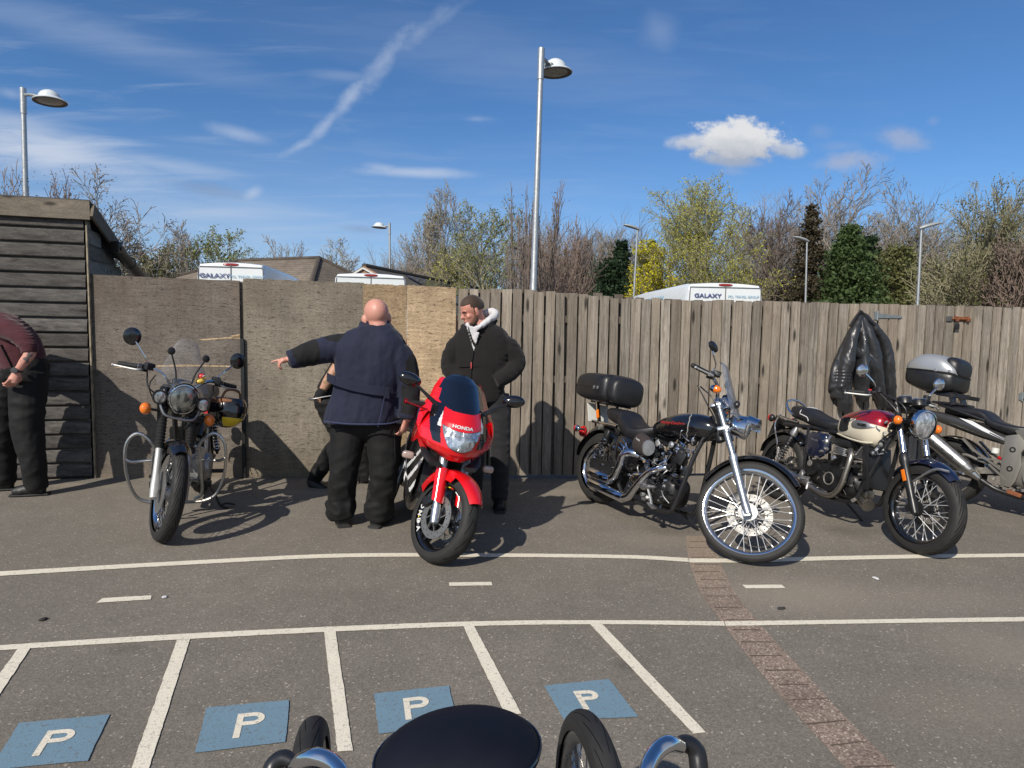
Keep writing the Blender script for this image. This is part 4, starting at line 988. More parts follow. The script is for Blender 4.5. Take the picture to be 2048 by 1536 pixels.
ALU = m_metal('cast_aluminium', (.50, .50, .50), .38, .2); ALUW = m_metal('pale_alloy', (.48, .48, .47), .45, .15, .5); STEEL = m_metal('brushed_steel', (.44, .41, .36), .30, .18, dirt=.45)
ALUB = m_metal('fork_silver', (.46, .49, .53), .30, .12, .9, .12); GREYM = m_metal('grey_painted_metal', (.19, .18, .165), .45, .15, .35)
BLK = mat('gloss_black', (.006, .006, .007), .16, 0, coat=1.0, var=.1); SAT = mat('satin_black', (.013, .013, .014), .38, 0, var=.3, vscale=18); ENG = mat('engine_black', (.014, .014, .015), .42, .3, var=.45, vscale=22)
LEA = mat('seat_leather', (.014, .014, .016), .42, 0, var=.2, vscale=14, bump=.25, bscale=220); GRIP = mat('grip_rubber', (.012, .012, .012), .6, bump=.6, bscale=260)
ORG = mat('indicator_orange', (.75, .17, .01), .12, 0, coat=.8, var=.12, vscale=60); REDL = mat('red_lens', (.45, .01, .01), .12, 0, coat=.6)
MIRG = mat('mirror_glass', (.35, .37, .38), .03, 1.0); NAVYG = mat('gloss_navy', (.008, .011, .030), .14, 0, coat=1.0)
HOSE = mat('cable_black', (.012, .012, .012), .45); DISC = m_metal('disc_steel', (.26, .255, .245), .42, .15, .8, dirt=.6); SPK = m_metal('spoke_steel', (.62, .62, .62), .3, .1, .5, .1); DISCD = m_metal('dull_disc', (.20, .19, .18), .4, .15, dirt=.6)
PLATE = mat('number_plate', (.62, .62, .58), .5); RED = mat('gloss_red', (.66, .006, .010), .17, 0, coat=1.0, var=.05); REDM = mat('metallic_red', (.36, .010, .022), .20, .45, coat=1.0)
CREAM = mat('gloss_cream', (.66, .60, .47), .22, 0, coat=.8); WGL = mat('gloss_white', (.66, .66, .66), .2, 0, coat=.8); SILV = m_metal('silver_paint', (.40, .41, .42), .30, .08, .75, .1)
def m_clear(name, tint, alpha, rough=.03):
    m, t, b = custom(name); b.inputs['Base Color'].default_value = (*tint, 1); b.inputs['Roughness'].default_value = rough
    tr = t.new('ShaderNodeBsdfTransparent'); mx = t.new('ShaderNodeMixShader'); out = [n for n in t.n if n.type == 'OUTPUT_MATERIAL'][0]
    lw = t.new('ShaderNodeLayerWeight'); lw.inputs[0].default_value = .35
    f = t.mapr(lw.outputs['Facing'], 0, 1, alpha, min(1, alpha+.55)); dust = t.mapr(t.noise(t.obj(), 14, 6, .7), .45, .8, 0, .12)
    t.put(mx.inputs[0], t.math('ADD', f, dust)); t.l.new(tr.outputs[0], mx.inputs[1]); t.l.new(b.outputs[0], mx.inputs[2]); t.l.new(mx.outputs[0], out.inputs[0]); return m
SCREEN = m_clear('clear_screen', (.30, .31, .33), .05); SMOKE = mat('smoked_screen', (.006, .008, .014), .05, 0, coat=1.0)
def m_lens(name, c0, c1, sc=60):
    m, t, b = custom(name); p = t.obj(); v = t.voro(t.mapping(p, (1, 1, .45)), sc, out='Color'); r_, _, _ = t.sep(v); n = t.noise(p, 16, 3, .6)
    c = t.mix(r_, c0, c1); c = t.vmath('SCALE', c, scale=t.mapr(n, .35, .7, .55, 1.3)); t.put(b.inputs['Base Color'], c); b.inputs['Metallic'].default_value = .75; t.put(b.inputs['Roughness'], t.mapr(r_, 0, 1, .06, .3))
    b.inputs['Coat Weight'].default_value = 1; b.inputs['Coat Roughness'].default_value = .02; t.put(b.inputs['Normal'], t.bump(r_, .5, .004)); return m
HLENS = m_lens('headlight_lens', (.34, .36, .38), (.85, .87, .90)); HLENSD = m_lens('headlight_lens_dim', (.13, .14, .13), (.42, .43, .40), 30)

def wheel(root, M, c, R, tw, rimr, rim, kind='spoke', discs=(), hubr=.05, hubw=.09, hub=ALU, tym=TY1, spokes=36, spm=CHROME, rimw=None, disc_r=.14, discm=None):
    c = Vector(c); n = 64; K = 14; tb = MB(M); rimw = rimw or tw*.72; hgt = R-rimr
    prof = []
    for k in range(K+1):
        a = -1.22*pi/2*1.0+2.44*pi/2*k/K; prof.append((sin(a)*tw/2*1.0, rimr+hgt*.42+cos(a)*hgt*.58 if cos(a) > 0 else rimr+hgt*.42*(1+cos(a)*2.2)))
    V = []; F = []; UVs = []
    for i in range(n):
        t_ = 2*pi*i/n
        for y, r in prof: V.append(c+Vector((cos(t_)*r, y, sin(t_)*r)))
    for i in range(n):
        for k in range(K):
            F.append((i*(K+1)+k, i*(K+1)+k+1, ((i+1) % n)*(K+1)+k+1, ((i+1) % n)*(K+1)+k))
            UVs.append([(i/n, k/K), (i/n, (k+1)/K), ((i+1)/n, (k+1)/K), ((i+1)/n, k/K)])
    tb.add(V, F, UVs)
    rb = MB(M); h = rimw/2
    sec = [(-h, 0), (-h, .012), (-h*.72, .014), (-h*.66, -.004), (-h*.3, -.014), (h*.3, -.014), (h*.66, -.004), (h*.72, .014), (h, .012), (h, 0), (h*.8, -.012), (h*.35, -.022), (-h*.35, -.022), (-h*.8, -.012)]
    rings = []
    for i in range(n):
        t_ = 2*pi*i/n; rings.append([c+Vector((cos(t_)*(rimr+q), y, sin(t_)*(rimr+q))) for y, q in sec])
    rb.rings(rings, closed=True)
    w_ = rb.build('wheel', rim, root); tb.build('tyre', tym, w_)
    hb = MB(M); hb.lathe(c+Vector((0, -hubw/2, 0)), (0, 1, 0), [(0, hubr*.5), (.004, hubr), (.016, hubr), (.022, hubr*.62), (hubw-.022, hubr*.62), (hubw-.016, hubr), (hubw-.004, hubr), (hubw, hubr*.5)], 22); hb.cyl(c-Vector((0, hubw*.9, 0)), c+Vector((0, hubw*.9, 0)), .011)
    hb.build('hub', hub, w_)
    sb_ = MB(M)
    if kind == 'spoke':
        for i in range(spokes):
            t_ = 2*pi*i/spokes; sd_ = 1 if i % 2 else -1; off = (.42 if (i//2) % 2 else -.42)*1.1
            p = c+Vector((cos(t_+off)*hubr*.92, sd_*hubw*.42, sin(t_+off)*hubr*.92)); q = c+Vector((cos(t_)*(rimr-.018), sd_*rimw*.06, sin(t_)*(rimr-.018)))
            sb_.cyl(p, q, .0023, n=5, cap=False); d = (p-q).normalized(); sb_.cyl(q, q+d*.02, .0042, n=5)
    else:
        for i in range(kind):
            t_ = 2*pi*i/kind; u = Vector((cos(t_), 0, sin(t_))); v = Vector((-sin(t_), 0, cos(t_)))
            for s_ in (-1, 1):
                a_, b_ = c+u*hubr*.6+v*.012*s_, c+u*(rimr-.012)+v*.030*s_
                sb_.beam(a_, b_, .020, hubw*.45, up=(0, 1, 0))
    sb_.build('spokes', spm, w_)
    for sd_ in discs:
        db = MB(M); y = sd_*(hubw*.5+.012)
        for r0_, r1_, nn in ((disc_r*.66, disc_r, 60),):
            rr = []
            for i in range(nn):
                t_ = 2*pi*i/nn; rr.append([c+Vector((cos(t_)*r, y+yy, sin(t_)*r)) for r, yy in ((r0_, -.0025), (r1_, -.0025), (r1_, .0025), (r0_, .0025))])
            db.rings(rr, closed=True)
        for i in range(8):
            t_ = 2*pi*i/8; db.beam(c+Vector((cos(t_)*.04, y, sin(t_)*.04)), c+Vector((cos(t_+.5)*disc_r*.7, y, sin(t_+.5)*disc_r*.7)), .006, .013, up=(0, 1, 0))
        db.torus(c+Vector((0, y, 0)), (0, 1, 0), .042, .008, 24, 6)
        d_ = db.build('brake_disc', discm or DISC, w_); hm = MB(M)
        for i in range(24):
            t_ = 2*pi*i/24; r = disc_r*(.76 if i % 2 else .90); p = c+Vector((cos(t_)*r, y, sin(t_)*r)); hm.cyl(p-Vector((0, .0035, 0)), p+Vector((0, .0035, 0)), .0048, n=6)
        hm.build('disc_holes', mat('hole_dark', (.02, .02, .02), .8), w_)
    return w_
def steer(H, rake, ang):
    a = Vector((-sin(rake), 0, cos(rake))); H = Vector(H); return Matrix.Translation(H) @ Matrix.Rotation(ang, 4, a) @ Matrix.Translation(-H)
def bikeM(rear, front, wb, lean, scale=.93, bias=.5, sx=None, sy=None):
    r, f = G(*rear), G(*front); d = f-r; s_ = scale; sx = d.length/wb if sx == 'fit' else sx; r = r+d*(1-wb*(sx or scale)/d.length)*bias; yaw = atan2(d.y, d.x); print('bike', round(d.length, 3), 'scale', round(s_, 3), 'yaw', round(math.degrees(yaw)))
    return Matrix.Translation(r) @ Matrix.Rotation(yaw, 4, 'Z') @ Matrix.Rotation(-lean, 4, 'X') @ Matrix.Diagonal((sx or s_, sy or s_, s_, 1))
def one(name, M, mt, root, fn, **k):
    mb = MB(M); fn(mb); return mb.build(name, mt, root, **k)
def mudguard(root, M, c, R, w_, a0, a1, mt, th=.004, name='mudguard', drop=.03, flare=0.0):
    mb = MB(M); c = Vector(c)
    def fn(u, v):
        a = a0+(a1-a0)*u; x = (v-.5)*2; r = R-drop*(abs(x)**2.6)
        ww = w_*(1-.25*max(0, abs(u-.5)*2-.7)/.3)
        return c+Vector((cos(a)*r, x*ww/2, sin(a)*r))
    mb.sheet(fn, 26, 10, th); return mb.build(name, mt, root)
def indicator(root, M, base, head, r=.032, axis=(1, 0, 0), L=.045, mt=ORG, body=None):
    mb = MB(M); mb.tube([base, head], .009, 6, 1); ax = Vector(axis).normalized(); h = Vector(head); mb.lathe(h-ax*.035, ax, [(0, .008), (.008, r*.7), (.03, r*.98), (.036, r)], 18)
    b_ = mb.build('indicator', body or SAT, root); lb = MB(M); lb.lathe(h, ax, [(0, r*.98), (L*.45, r*.94), (L*.8, r*.72), (L, r*.3), (L+.002, 0)], 18); lb.build('indicator_lens', mt, b_); return b_
def mirror(root, M, base, mid, head, r, ax, mt=CHROME, stem=CHROME, flat_=1.0, back=.02):
    mb = MB(M); mb.tube([base, mid, head], .0065, 6, 5); s_ = mb.build('mirror_stem', stem, root)
    hb = MB(M); ax = Vector(ax).normalized(); hb.lathe(Vector(head)-ax*back, ax, [(0, r*.35), (back*.25, r*.72), (back*.8, r*.98), (back*1.3, r), (back*1.5, r*.96)], 24); h = hb.build('mirror', mt, root)
    gl = MB(M); gl.lathe(Vector(head)+ax*back*.55, ax, [(0, r*.94), (.001, 0)], 24); gl.build('mirror_glass', MIRG, h); return h
def shock(root, M, a, b_, r=.026, mt=CHROME, body=SAT):
    a, b_ = Vector(a), Vector(b_); mb = MB(M); d = b_-a; L = d.length; u, v = frame_of(d); N = 9; pts = []
    for i in range(N*10+1):
        t_ = i/(N*10); pts.append(a+d*(.12+.70*t_)+(u*cos(2*pi*N*t_)+v*sin(2*pi*N*t_))*r)
    mb.tube(pts, .0052, 5, 1); s_ = mb.build('shock_absorber', mt, root); m2 = MB(M); m2.lathe(a, d, [(0, .012), (.02, .014), (L*.12, r*1.15), (L*.14, r*1.15), (L*.15, .013), (L*.8, .013), (L*.82, r*1.2), (L*.9, r*1.15), (L, .012)], 12); m2.build('damper', body, s_); return s_
def fins(mb, c, axis, R, L, n=9, side=(1, 1), th=.35, up=None):
    """finned cylinder barrel made of rounded square plates"""
    c = Vector(c); d = Vector(axis).normalized(); a, b_ = frame_of(d)
    if up: b_ = (Vector(up)-d*Vector(up).dot(d)).normalized(); a = b_.cross(d)
    def ring(t_, r): 
        o = []
        for k in range(16):
            x = 2*pi*k/16; ct, st = cos(x), sin(x); o.append(c+d*t_+a*(math.copysign(abs(ct)**.6, ct)*r*side[0])+b_*(math.copysign(abs(st)**.6, st)*r*side[1]))
        return o
    R_ = []
    for i in range(n):
        z0 = L*i/n; z1 = z0+L/n*th; R_ += [ring(z0, R*.8), ring(z0+.0005, R), ring(z1, R), ring(z1+.0005, R*.8)]
    mb.rings(R_)
def levers(root, M, gx, gy, gz, s_, ball=True, mt=ALUW, ang=.0, L=.15):
    """brake or clutch lever in front of a grip whose inner end is (gx,gy,gz); s_ = +1 left"""
    mb = MB(M); p = Vector((gx, gy, gz)); mb.tube([p+Vector((.02, 0, -.01)), p+Vector((.06, s_*.02, -.015)), p+Vector((.065, s_*(.06), -.02)), p+Vector((.045, s_*(L+.02), -.025))], [.010, .008, .007, .006], 6, 4)
    if ball: mb.ball(p+Vector((.045, s_*(L+.02), -.025)), .010, n=8, m=6)
    return mb.build('lever', mt, root)

def clutter(root, name, mats, lo, hi, n, seed, side=-1, big=1.0):
    """small fittings, bolts, brackets and unions crowding the side of an engine, one mesh per finish"""
    R = random.Random(seed)
    for mi, m in enumerate(mats):
        mb = MB()
        for k in range(n):
            p = Vector([R.uniform(a, b) for a, b in zip(lo, hi)]); t_ = R.random(); s_ = R.uniform(.008, .02)*big
            if t_ < .35: mb.cyl(p, p+Vector((R.uniform(-.01, .01), side*R.uniform(.015, .04), R.uniform(-.01, .01))), s_, s_*R.uniform(.7, 1), 10)
            elif t_ < .6: mb.box(p, (R.uniform(.015, .05)*big, R.uniform(.015, .04), R.uniform(.012, .045)*big), (R.uniform(-.5, .5), R.uniform(-.8, .8), R.uniform(-.4, .4)), .003)
            elif t_ < .85: q = p+Vector((R.uniform(-.09, .09), side*R.uniform(0, .02), R.uniform(-.08, .08))); mb.tube([p, p.lerp(q, .5)+Vector((0, side*.02, R.uniform(-.02, .02))), q], R.uniform(.003, .007), 6, 3)
            else: mb.lathe(p, (R.uniform(-.2, .2), side, R.uniform(-.2, .2)), [(0, s_*.6), (.008, s_*1.3), (.018, s_*1.3), (.022, s_*.5), (.03, s_*.5)], 10)
        mb.build(name, m, root)['kind'] = 'stuff'

def warp(root, fn):
    """reshape every mesh below a thing in its own space"""
    for o in root.children_recursive:
        if o.type == 'MESH' and not o.data.get('w'):
            for v in o.data.vertices: v.co = fn(v.co)
            o.data['w'] = 1
def lift(z0, z1, dz):
    def fn(c):
        t_ = min(1, max(0, (c.z-z0)/(z1-z0))); return Vector((c.x, c.y, c.z+dz*t_*t_*(3-2*t_)))
    return fn
# ================================================================ black cruiser
def cruiser():
    B = bikeM((1192, 1004), (1497, 1131), 1.53, radians(11), .925, bias=0, sx=1.025); root = empty('motorcycle', M=B)
    tag(root, 'black cruiser motorcycle with chrome exhausts, black top box and big spoked front wheel', 'motorcycle', 'motorcycles parked along the fence')
    rk = radians(31); fa = Vector((1.53, 0, .345)); ax = Vector((-sin(rk), 0, cos(rk))); H = fa+ax*.72+Vector((-.05, 0, -.03)); SM = steer(H, rk, radians(33)); I = I4
    wheel(root, SM, fa, .340, .085, .285, CHROME, discs=(1,), hubr=.062, hubw=.10, hub=ALUW, tym=TY3, disc_r=.148, spm=SPK)
    wheel(root, I, (0, 0, .32), .32, .145, .215, CHROME, kind=13, discs=(-1,), hubr=.07, hubw=.13, hub=CHROME, tym=TY3, spm=CHROME, disc_r=.13)
    mudguard(root, SM, fa, .372, .115, radians(48), radians(158), BLK)
    # fork
    for s_ in (-1, 1):
        y = s_*.098
        def f(mb):
            a = fa+Vector((0, y, 0))
            mb.lathe(a-ax*.035, ax, [(0, .012), (.01, .026), (.07, .028), (.09, .024), (.36, .0255), (.37, .029), (.395, .029), (.40, .02)], 16); mb.box(a+Vector((.0, 0, -.02)), (.05, .03, .05), (0, -rk, 0), .006)
        lg = one('fork_leg', SM, ALUB, root, f)
        def f(mb):
            a = fa+Vector((0, y, 0)); mb.cyl(a+ax*.36, a+ax*.79, .0195); mb.lathe(a+ax*.52, ax, [(0, .026), (.05, .027)], 14); mb.lathe(a+ax*.71, ax, [(0, .028), (.06, .028), (.075, .02), (.085, .012)], 14)
        one('fork_tube', SM, ALUB, lg, f)
    one('triple_clamp', SM, ALUB, root, lambda mb: (mb.box(fa+ax*.545+Vector((-.02, 0, 0)), (.08, .25, .03), (0, -rk, 0), .01), mb.box(fa+ax*.735+Vector((-.02, 0, 0)), (.075, .25, .028), (0, -rk, 0), .01)))
    one('brake_caliper', SM, SAT, root, lambda mb: mb.box(fa+Vector((-.11, .075, .09)), (.07, .05, .11), (0, radians(40), 0), .012))
    # headlight
    hc = fa+ax*.60+Vector((.10, 0, .03)); hx = Vector((1, 0, -.06)).normalized()
    hl = one('headlight', SM, CHROME, root, lambda mb: (mb.lathe(hc-hx*.10, hx, [(0, .02), (.02, .055), (.06, .078), (.12, .086), (.145, .088), (.15, .080)], 28), mb.sheet(lambda u, v: hc+hx*(.04+.075*u)+Vector((0, cos(pi*v)*.09, .02+sin(pi*v)*(.078-.012*u))), 3, 14, .003), mb.tube([hc-hx*.05, hc-Vector((.10, 0, -.03))], .02)))
    one('lens', SM, HLENS, hl, lambda mb: mb.lathe(hc+hx*.045, hx, [(0, .080), (.01, .07), (.02, .04), (.023, 0)], 28))
    # windscreen
    def scr(u, v):
        y = (v-.5)*.40*(1-.25*u**2); z = .90+.46*u-.04*(1 if u > .95 else 0); return Vector((1.325-.24*u-1.1*y*y, y, z-.9*y*y*u))
    one('windscreen', SM, SCREEN, root, lambda mb: mb.sheet(scr, 12, 12, .003)).modifiers
    one('screen_bracket', SM, CHROME, root, lambda mb: [mb.tube([(1.28, y, 1.0), (1.20, y*.8, .99), fa+ax*.70+Vector((0, y, 0))], .006, 6) for y in (-.09, .09)])
    one('spot_bracket', SM, SAT, root, lambda mb: (mb.ball((1.27, -.12, 1.01), (.022, .02, .03)), mb.tube([(1.27, -.12, 1.0), (1.22, -.1, .97)], .008)))
    # bars
    gz = 1.135; gx = 1.03
    def bars(mb):
        for s_ in (-1, 1): mb.tube([(1.115, 0, 1.03), (1.12, s_*.08, 1.03), (1.115, s_*.16, 1.10), (1.09, s_*.24, 1.13), (gx+.02, s_*.32, gz), (gx-.05, s_*.43, gz-.01)], .0125, 8)
        mb.box((1.12, 0, 1.0), (.04, .10, .05), None, .008)
    hb = one('handlebar', SM, CHROME, root, bars)
    for s_ in (-1, 1):
        one('grip', SM, GRIP, hb, lambda mb: (mb.cyl((gx+.028, s_*.315, gz+.0), (gx-.048, s_*.43, gz-.01), .0175), mb.ball((gx-.05, s_*.433, gz-.01), .0185, n=10, m=8)))
        one('switch_housing', SM, SAT, hb, lambda mb: (mb.box((gx+.045, s_*.285, gz), (.05, .06, .05), (0, 0, -s_*.4), .01), mb.box((gx+.075, s_*.25, gz+.03), (.05, .05, .04), (0, 0, -s_*.4), .008)))
        levers(root, SM @ Matrix.Translation((gx+.03, s_*.27, gz)) @ Matrix.Rotation(s_*.55, 4, 'Z'), 0, 0, 0, s_, L=.16)
        indicator(root, SM, (1.10, s_*.20, 1.09), (1.12, s_*.235, 1.055), .030, (1, 0, -.1), body=CHROME)
    def mir(s_):
        mb = MB(SM); mb.tube([(1.07, s_*.27, 1.16), (1.09, s_*.29, 1.21), (1.07, s_*.36, 1.26), (1.055, s_*.37, 1.30)], .006, 6); st = mb.build('mirror_stem', CHROME, root)
        m2 = MB(SM); m2.ball((1.05, s_*.37, 1.325), (.020, .062, .038), Euler((0, radians(-14), s_*.3))); h = m2.build('mirror', SAT, root)
        m2 = MB(SM); m2.ball((1.040, s_*.37, 1.325), (.014, .054, .031), Euler((0, radians(-14), s_*.3))); m2.build('mirror_glass', MIRG, h)
    mir(-1); mir(1)
    # gauge
    g = one('gauge', SM, CHROME, root, lambda mb: mb.lathe((1.17, 0, 1.03), (-.75, 0, .65), [(-.05, .03), (-.04, .045), (0, .048), (.035, .048), (.04, .043)], 24)); one('dial', SM, SAT, g, lambda mb: mb.lathe((1.142, 0, 1.054), (-.75, 0, .65), [(0, .042), (.002, 0)], 20))
    for k in range(4):
        y = (-.06, .05, -.09, .03)[k]; one('cable', I, HOSE, root, lambda mb: mb.tube([(1.08+.02*k, y*2.5, 1.12), (1.20, y*2, 1.03-.02*k), (1.22, y, .86), (1.12, y*.8, .72)], .0055, 6))
    # tank
    tsec = [(.575, 0, .735, .045, .03, .03), (.62, 0, .745, .085, .06, .05), (.73, 0, .765, .125, .095, .08), (.87, 0, .790, .142, .115, .10), (1.02, 0, .810, .135, .11, .10), (1.13, 0, .82, .095, .08, .085), (1.19, 0, .815, .045, .04, .05)]
    tk = one('fuel_tank', I, BLK, root, lambda mb: mb.loft(tsec, 28, 2.3, 4))
    def ring_at(x, sc, off=.0):
        P = catmull([Vector(q[:3]) for q in tsec], 10); Q = catmull([Vector(q[3:6]) for q in tsec], 10); i = min(range(len(P)), key=lambda k: abs(P[k].x-x)); return P[i], Q[i]
    def tpoint(x, th, o=.002):
        c, h = ring_at(x, 1); ct, st = cos(th), sin(th); y = math.copysign(abs(ct)**(2/2.3), ct)*h.x; z = math.copysign(abs(st)**(2/2.3), st)*(h.y if st > 0 else h.z); v = Vector((0, y, z)); return c+v+v.normalized()*o
    one('tank_stripe', I, mat('stripe_grey', (.30, .30, .29), .35), tk, lambda mb: [mb.tube([tpoint(1.00+.055*cos(a*1.35)-.03, pi+a) if s_ < 0 else tpoint(1.00+.055*cos(a*1.35)-.03, -a) for a in [(-1.25+2.5*k/14) for k in range(15)]], .0035, 5, 2) for s_ in (-1,)])
    one('tank_lettering', I, mat('letter_red', (.30, .03, .03), .35), tk, lambda mb: textmesh('Harley-Davidson', .034, .002, basis(tpoint(.87, pi-.12, .0035), (1, .06, .08), (0, -.12, 1)), mb, .0006, shear=.35, sx=1.0), smooth=False)
    one('filler_cap', I, CHROME, tk, lambda mb: mb.lathe((1.0, -.03, .895), (0, 0, 1), [(0, .035), (.012, .036), (.018, .03), (.02, .0)], 20))
    # seat
    one('seat', I, LEA, root, lambda mb: mb.loft([(.02, 0, .80, .06, .03, .05), (.06, 0, .80, .115, .045, .07), (.20, 0, .79, .13, .055, .09), (.25, 0, .775, .14, .06, .09), (.29, 0, .735, .155, .055, .08), (.42, 0, .69, .17, .035, .075), (.54, 0, .705, .13, .035, .06), (.63, 0, .74, .06, .03, .03)], 22, 2.8))
    # top box with backrest
    tb = one('top_box', I, SAT, root, lambda mb: (mb.loft([(-.36, 0, 1.0, .14, .06, .06), (-.33, 0, 1.0, .21, .12, .10), (-.20, 0, 1.0, .235, .145, .125), (-.02, 0, 1.0, .235, .145, .135), (.07, 0, 1.0, .21, .14, .12), (.095, 0, .99, .17, .09, .09)], 30, 4.2, 3)))
    one('backrest_pad', I, LEA, tb, lambda mb: mb.loft([(.04, 0, 1.01, .13, .07, .09), (.07, 0, 1.01, .185, .135, .125), (.135, 0, 1.0, .185, .135, .13), (.17, 0, 1.0, .165, .12, .12), (.185, 0, .99, .12, .08, .08)], 26, 3))
    one('box_seam', I, mat('seam_black', (.004, .004, .004), .8), tb, lambda mb: mb.loft([(-.357, 0, 1.005, .15, .004, .004), (-.33, 0, 1.005, .214, .004, .004), (-.20, 0, 1.0, .2385, .004, .004), (-.02, 0, 1.0, .2385, .004, .004), (.07, 0, 1.0, .213, .004, .004)], 30, 4.2, 3))
    one('box_latch', I, ALU, tb, lambda mb: [mb.box((-.03+.05*k, -.240, 1.0), (.025, .008, .03), None, .003) for k in range(2)])
    # rack, plate, fender
    one('rear_mudguard', I, BLK, root, lambda mb: None) if False else mudguard(root, I, (0, 0, .32), .375, .175, radians(38), radians(172), BLK, drop=.05)
    one('rack_bracket', I, CHROME, root, lambda mb: [(mb.tube([(.22, y, .70), (.05, y, .70), (-.12, y, .70)], .012, 8, 1), mb.beam((-.02, y, .70), (-.10, y, .88), .012, .035, up=(0, 1, 0)), mb.tube([(.05, y, .88), (-.28, y, .90)], .010, 6, 1)) for y in (-.115, .115)])
    one('reflector', I, ORG, root, lambda mb: mb.box((-.045, -.132, .765), (.028, .012, .075), (0, radians(-24), 0), .003))
    one('number_plate', I, PLATE, root, lambda mb: mb.box((-.20, -.0, .77), (.008, .24, .17), (0, radians(-24), 0)))
    tl = one('tail_light', I, REDL, root, lambda mb: mb.ball((-.375, 0, .60), (.035, .045, .045)))
    for s_ in (-1, 1): indicator(root, I, (-.28, s_*.06, .62), (-.29, s_*.14, .62), .028, (-1, 0, 0), mt=REDL, body=CHROME)
    for s_ in (-1, 1): shock(root, I, (.0, s_*.135, .34), (.16, s_*.135, .66), .028)
    # frame and swingarm
    def frame(mb):
        for s_ in (-1, 1):
            mb.tube([(1.14, s_*.03, .83), (1.08, s_*.09, .60), (1.02, s_*.12, .25), (.93, s_*.12, .17), (.5, s_*.12, .17), (.38, s_*.12, .25)], .017, 8)
            mb.tube([(0, s_*.11, .32), (.25, s_*.115, .34), (.42, s_*.11, .36)], .022, 8); mb.tube([(.38, s_*.12, .25), (.36, s_*.11, .55), (.20, s_*.10, .68)], .015, 8)
        mb.tube([(1.16, 0, .86), (.9, 0, .70), (.5, 0, .66)], .025, 8); mb.cyl(H-ax*.02, H-ax*.22, .032)
    one('frame', I, SAT, root, frame)
    sc = one('side_cover', I, BLK, root, lambda mb: mb.loft([(.27, -.10, .56, .02, .05, .06), (.30, -.105, .555, .055, .10, .10), (.40, -.11, .53, .065, .125, .13), (.50, -.11, .52, .062, .125, .13), (.57, -.10, .53, .04, .10, .10)], 20, 3))
    def flames(mb):
        for k, (dx_, dz_) in enumerate(((0, 0), (.02, .03), (-.01, -.03), (.04, -.01))): mb.tube([(.36+dx_, -.178, .60+dz_), (.42+dx_, -.180, .575+dz_), (.44+dx_, -.180, .55+dz_), (.50+dx_*.5, -.176, .53+dz_)], [.002, .008, .006, .002], 6)
    one('emblem', I, CHROME, sc, flames)
    # engine
    def crank(mb):
        mb.loft([(.48, 0, .34, .07, .08, .10), (.55, 0, .34, .12, .12, .13), (.75, 0, .34, .125, .13, .15), (.92, 0, .33, .11, .11, .13), (.97, 0, .33, .06, .06, .08)], 20, 3)
        mb.cyl((.62, -.10, .33), (.62, -.165, .33), .085, .078, 24); mb.box((.86, -.10, .28), (.12, .10, .10), None, .02)
    en = one('engine', I, ENG, root, crank)
    for sgn, xx in ((-1, .655), (1, .775)):
        d = Vector((sgn*sin(radians(23)), 0, cos(radians(23)))); c = Vector((xx, 0, .42))
        mb = MB(); fins(mb, c, d, .078, .20, 13, up=(0, 1, 0)); cyl_ = mb.build('cylinder', ENG, en, ang=25)
        one('rocker_cover', I, CHROME, en, lambda mb: (mb.box(c+d*.225, (.13, .12, .05), (0, sgn*radians(23), 0), .014), mb.box(c+d*.255, (.10, .09, .03), (0, sgn*radians(23), 0), .01)))
        one('pushrod_tube', I, CHROME, en, lambda mb: [mb.cyl(c+Vector((-.02*sgn+k*.035*-sgn, -.105, -.04)), c+d*.21+Vector((k*.015*-sgn, -.085, 0)), .011, n=8) for k in range(2)])
    cc = one('cam_cover', I, CHROME, en, lambda mb: (mb.loft([(.50, -.125, .33, .015, .03, .03), (.56, -.14, .34, .03, .055, .06), (.66, -.145, .35, .032, .065, .07), (.74, -.14, .34, .025, .05, .06)], 16, 3), mb.cyl((.78, -.12, .30), (.78, -.17, .30), .042, .036, 20), mb.cyl((.86, -.10, .40), (.86, -.14, .40), .03, .026, 16)))
    ac = one('air_filter', I, mat('filter_cover', (.035, .026, .024), .8, bump=.5, bscale=200), root, lambda mb: mb.lathe((.60, -.17, .625), (.93, -.35, -.08), [(0, .05), (.01, .072), (.13, .064), (.165, .052)], 24))
    one('filter_end', I, ALU, ac, lambda mb: mb.lathe(Vector((.60, -.17, .625))+Vector((.93, -.35, -.08)).normalized()*.165, (.93, -.35, -.08), [(0, .053), (.012, .049), (.014, 0)], 24))
    one('filter_lettering', I, WGL, ac, lambda mb: textmesh('Screamin', .020, .001, basis((.655, -.258, .650), (.93, -.35, -.08), (0, -.45, 1)), mb, .0005, shear=.3))
    one('coil_cover', I, CHROME, en, lambda mb: mb.box((.93, -.07, .66), (.09, .05, .07), (0, .3, 0), .012))
    one('horn', I, SAT, en, lambda mb: (mb.box((1.00, -.12, .60), (.08, .07, .09), (0, .4, .3), .015), mb.ball((1.02, -.05, .71), .03), mb.box((1.05, -.09, .52), (.06, .05, .07), (0, .2, .5), .012)))
    # exhausts on the right
    def ex1(mb): mb.tube([(.60, -.09, .52), (.52, -.15, .545), (.45, -.185, .52), (.43, -.19, .43), (.39, -.19, .32), (.31, -.19, .275), (.24, -.19, .27)], [.022, .030, .034, .034, .034, .034, .034], 12, 5)
    def ex2(mb): mb.tube([(.90, -.06, .50), (.86, -.13, .50), (.76, -.175, .44), (.67, -.19, .31), (.60, -.19, .20), (.52, -.19, .165)], [.023, .027, .027, .030, .034, .036], 12, 5)
    e1_ = one('exhaust_pipe', I, CHROME, root, ex1); one('silencer', I, CHROME, e1_, lambda mb: mb.lathe((.36, -.19, .270), (-1, 0, .07), [(0, .03), (.02, .042), (.25, .047), (.28, .044), (.27, .03)], 20))
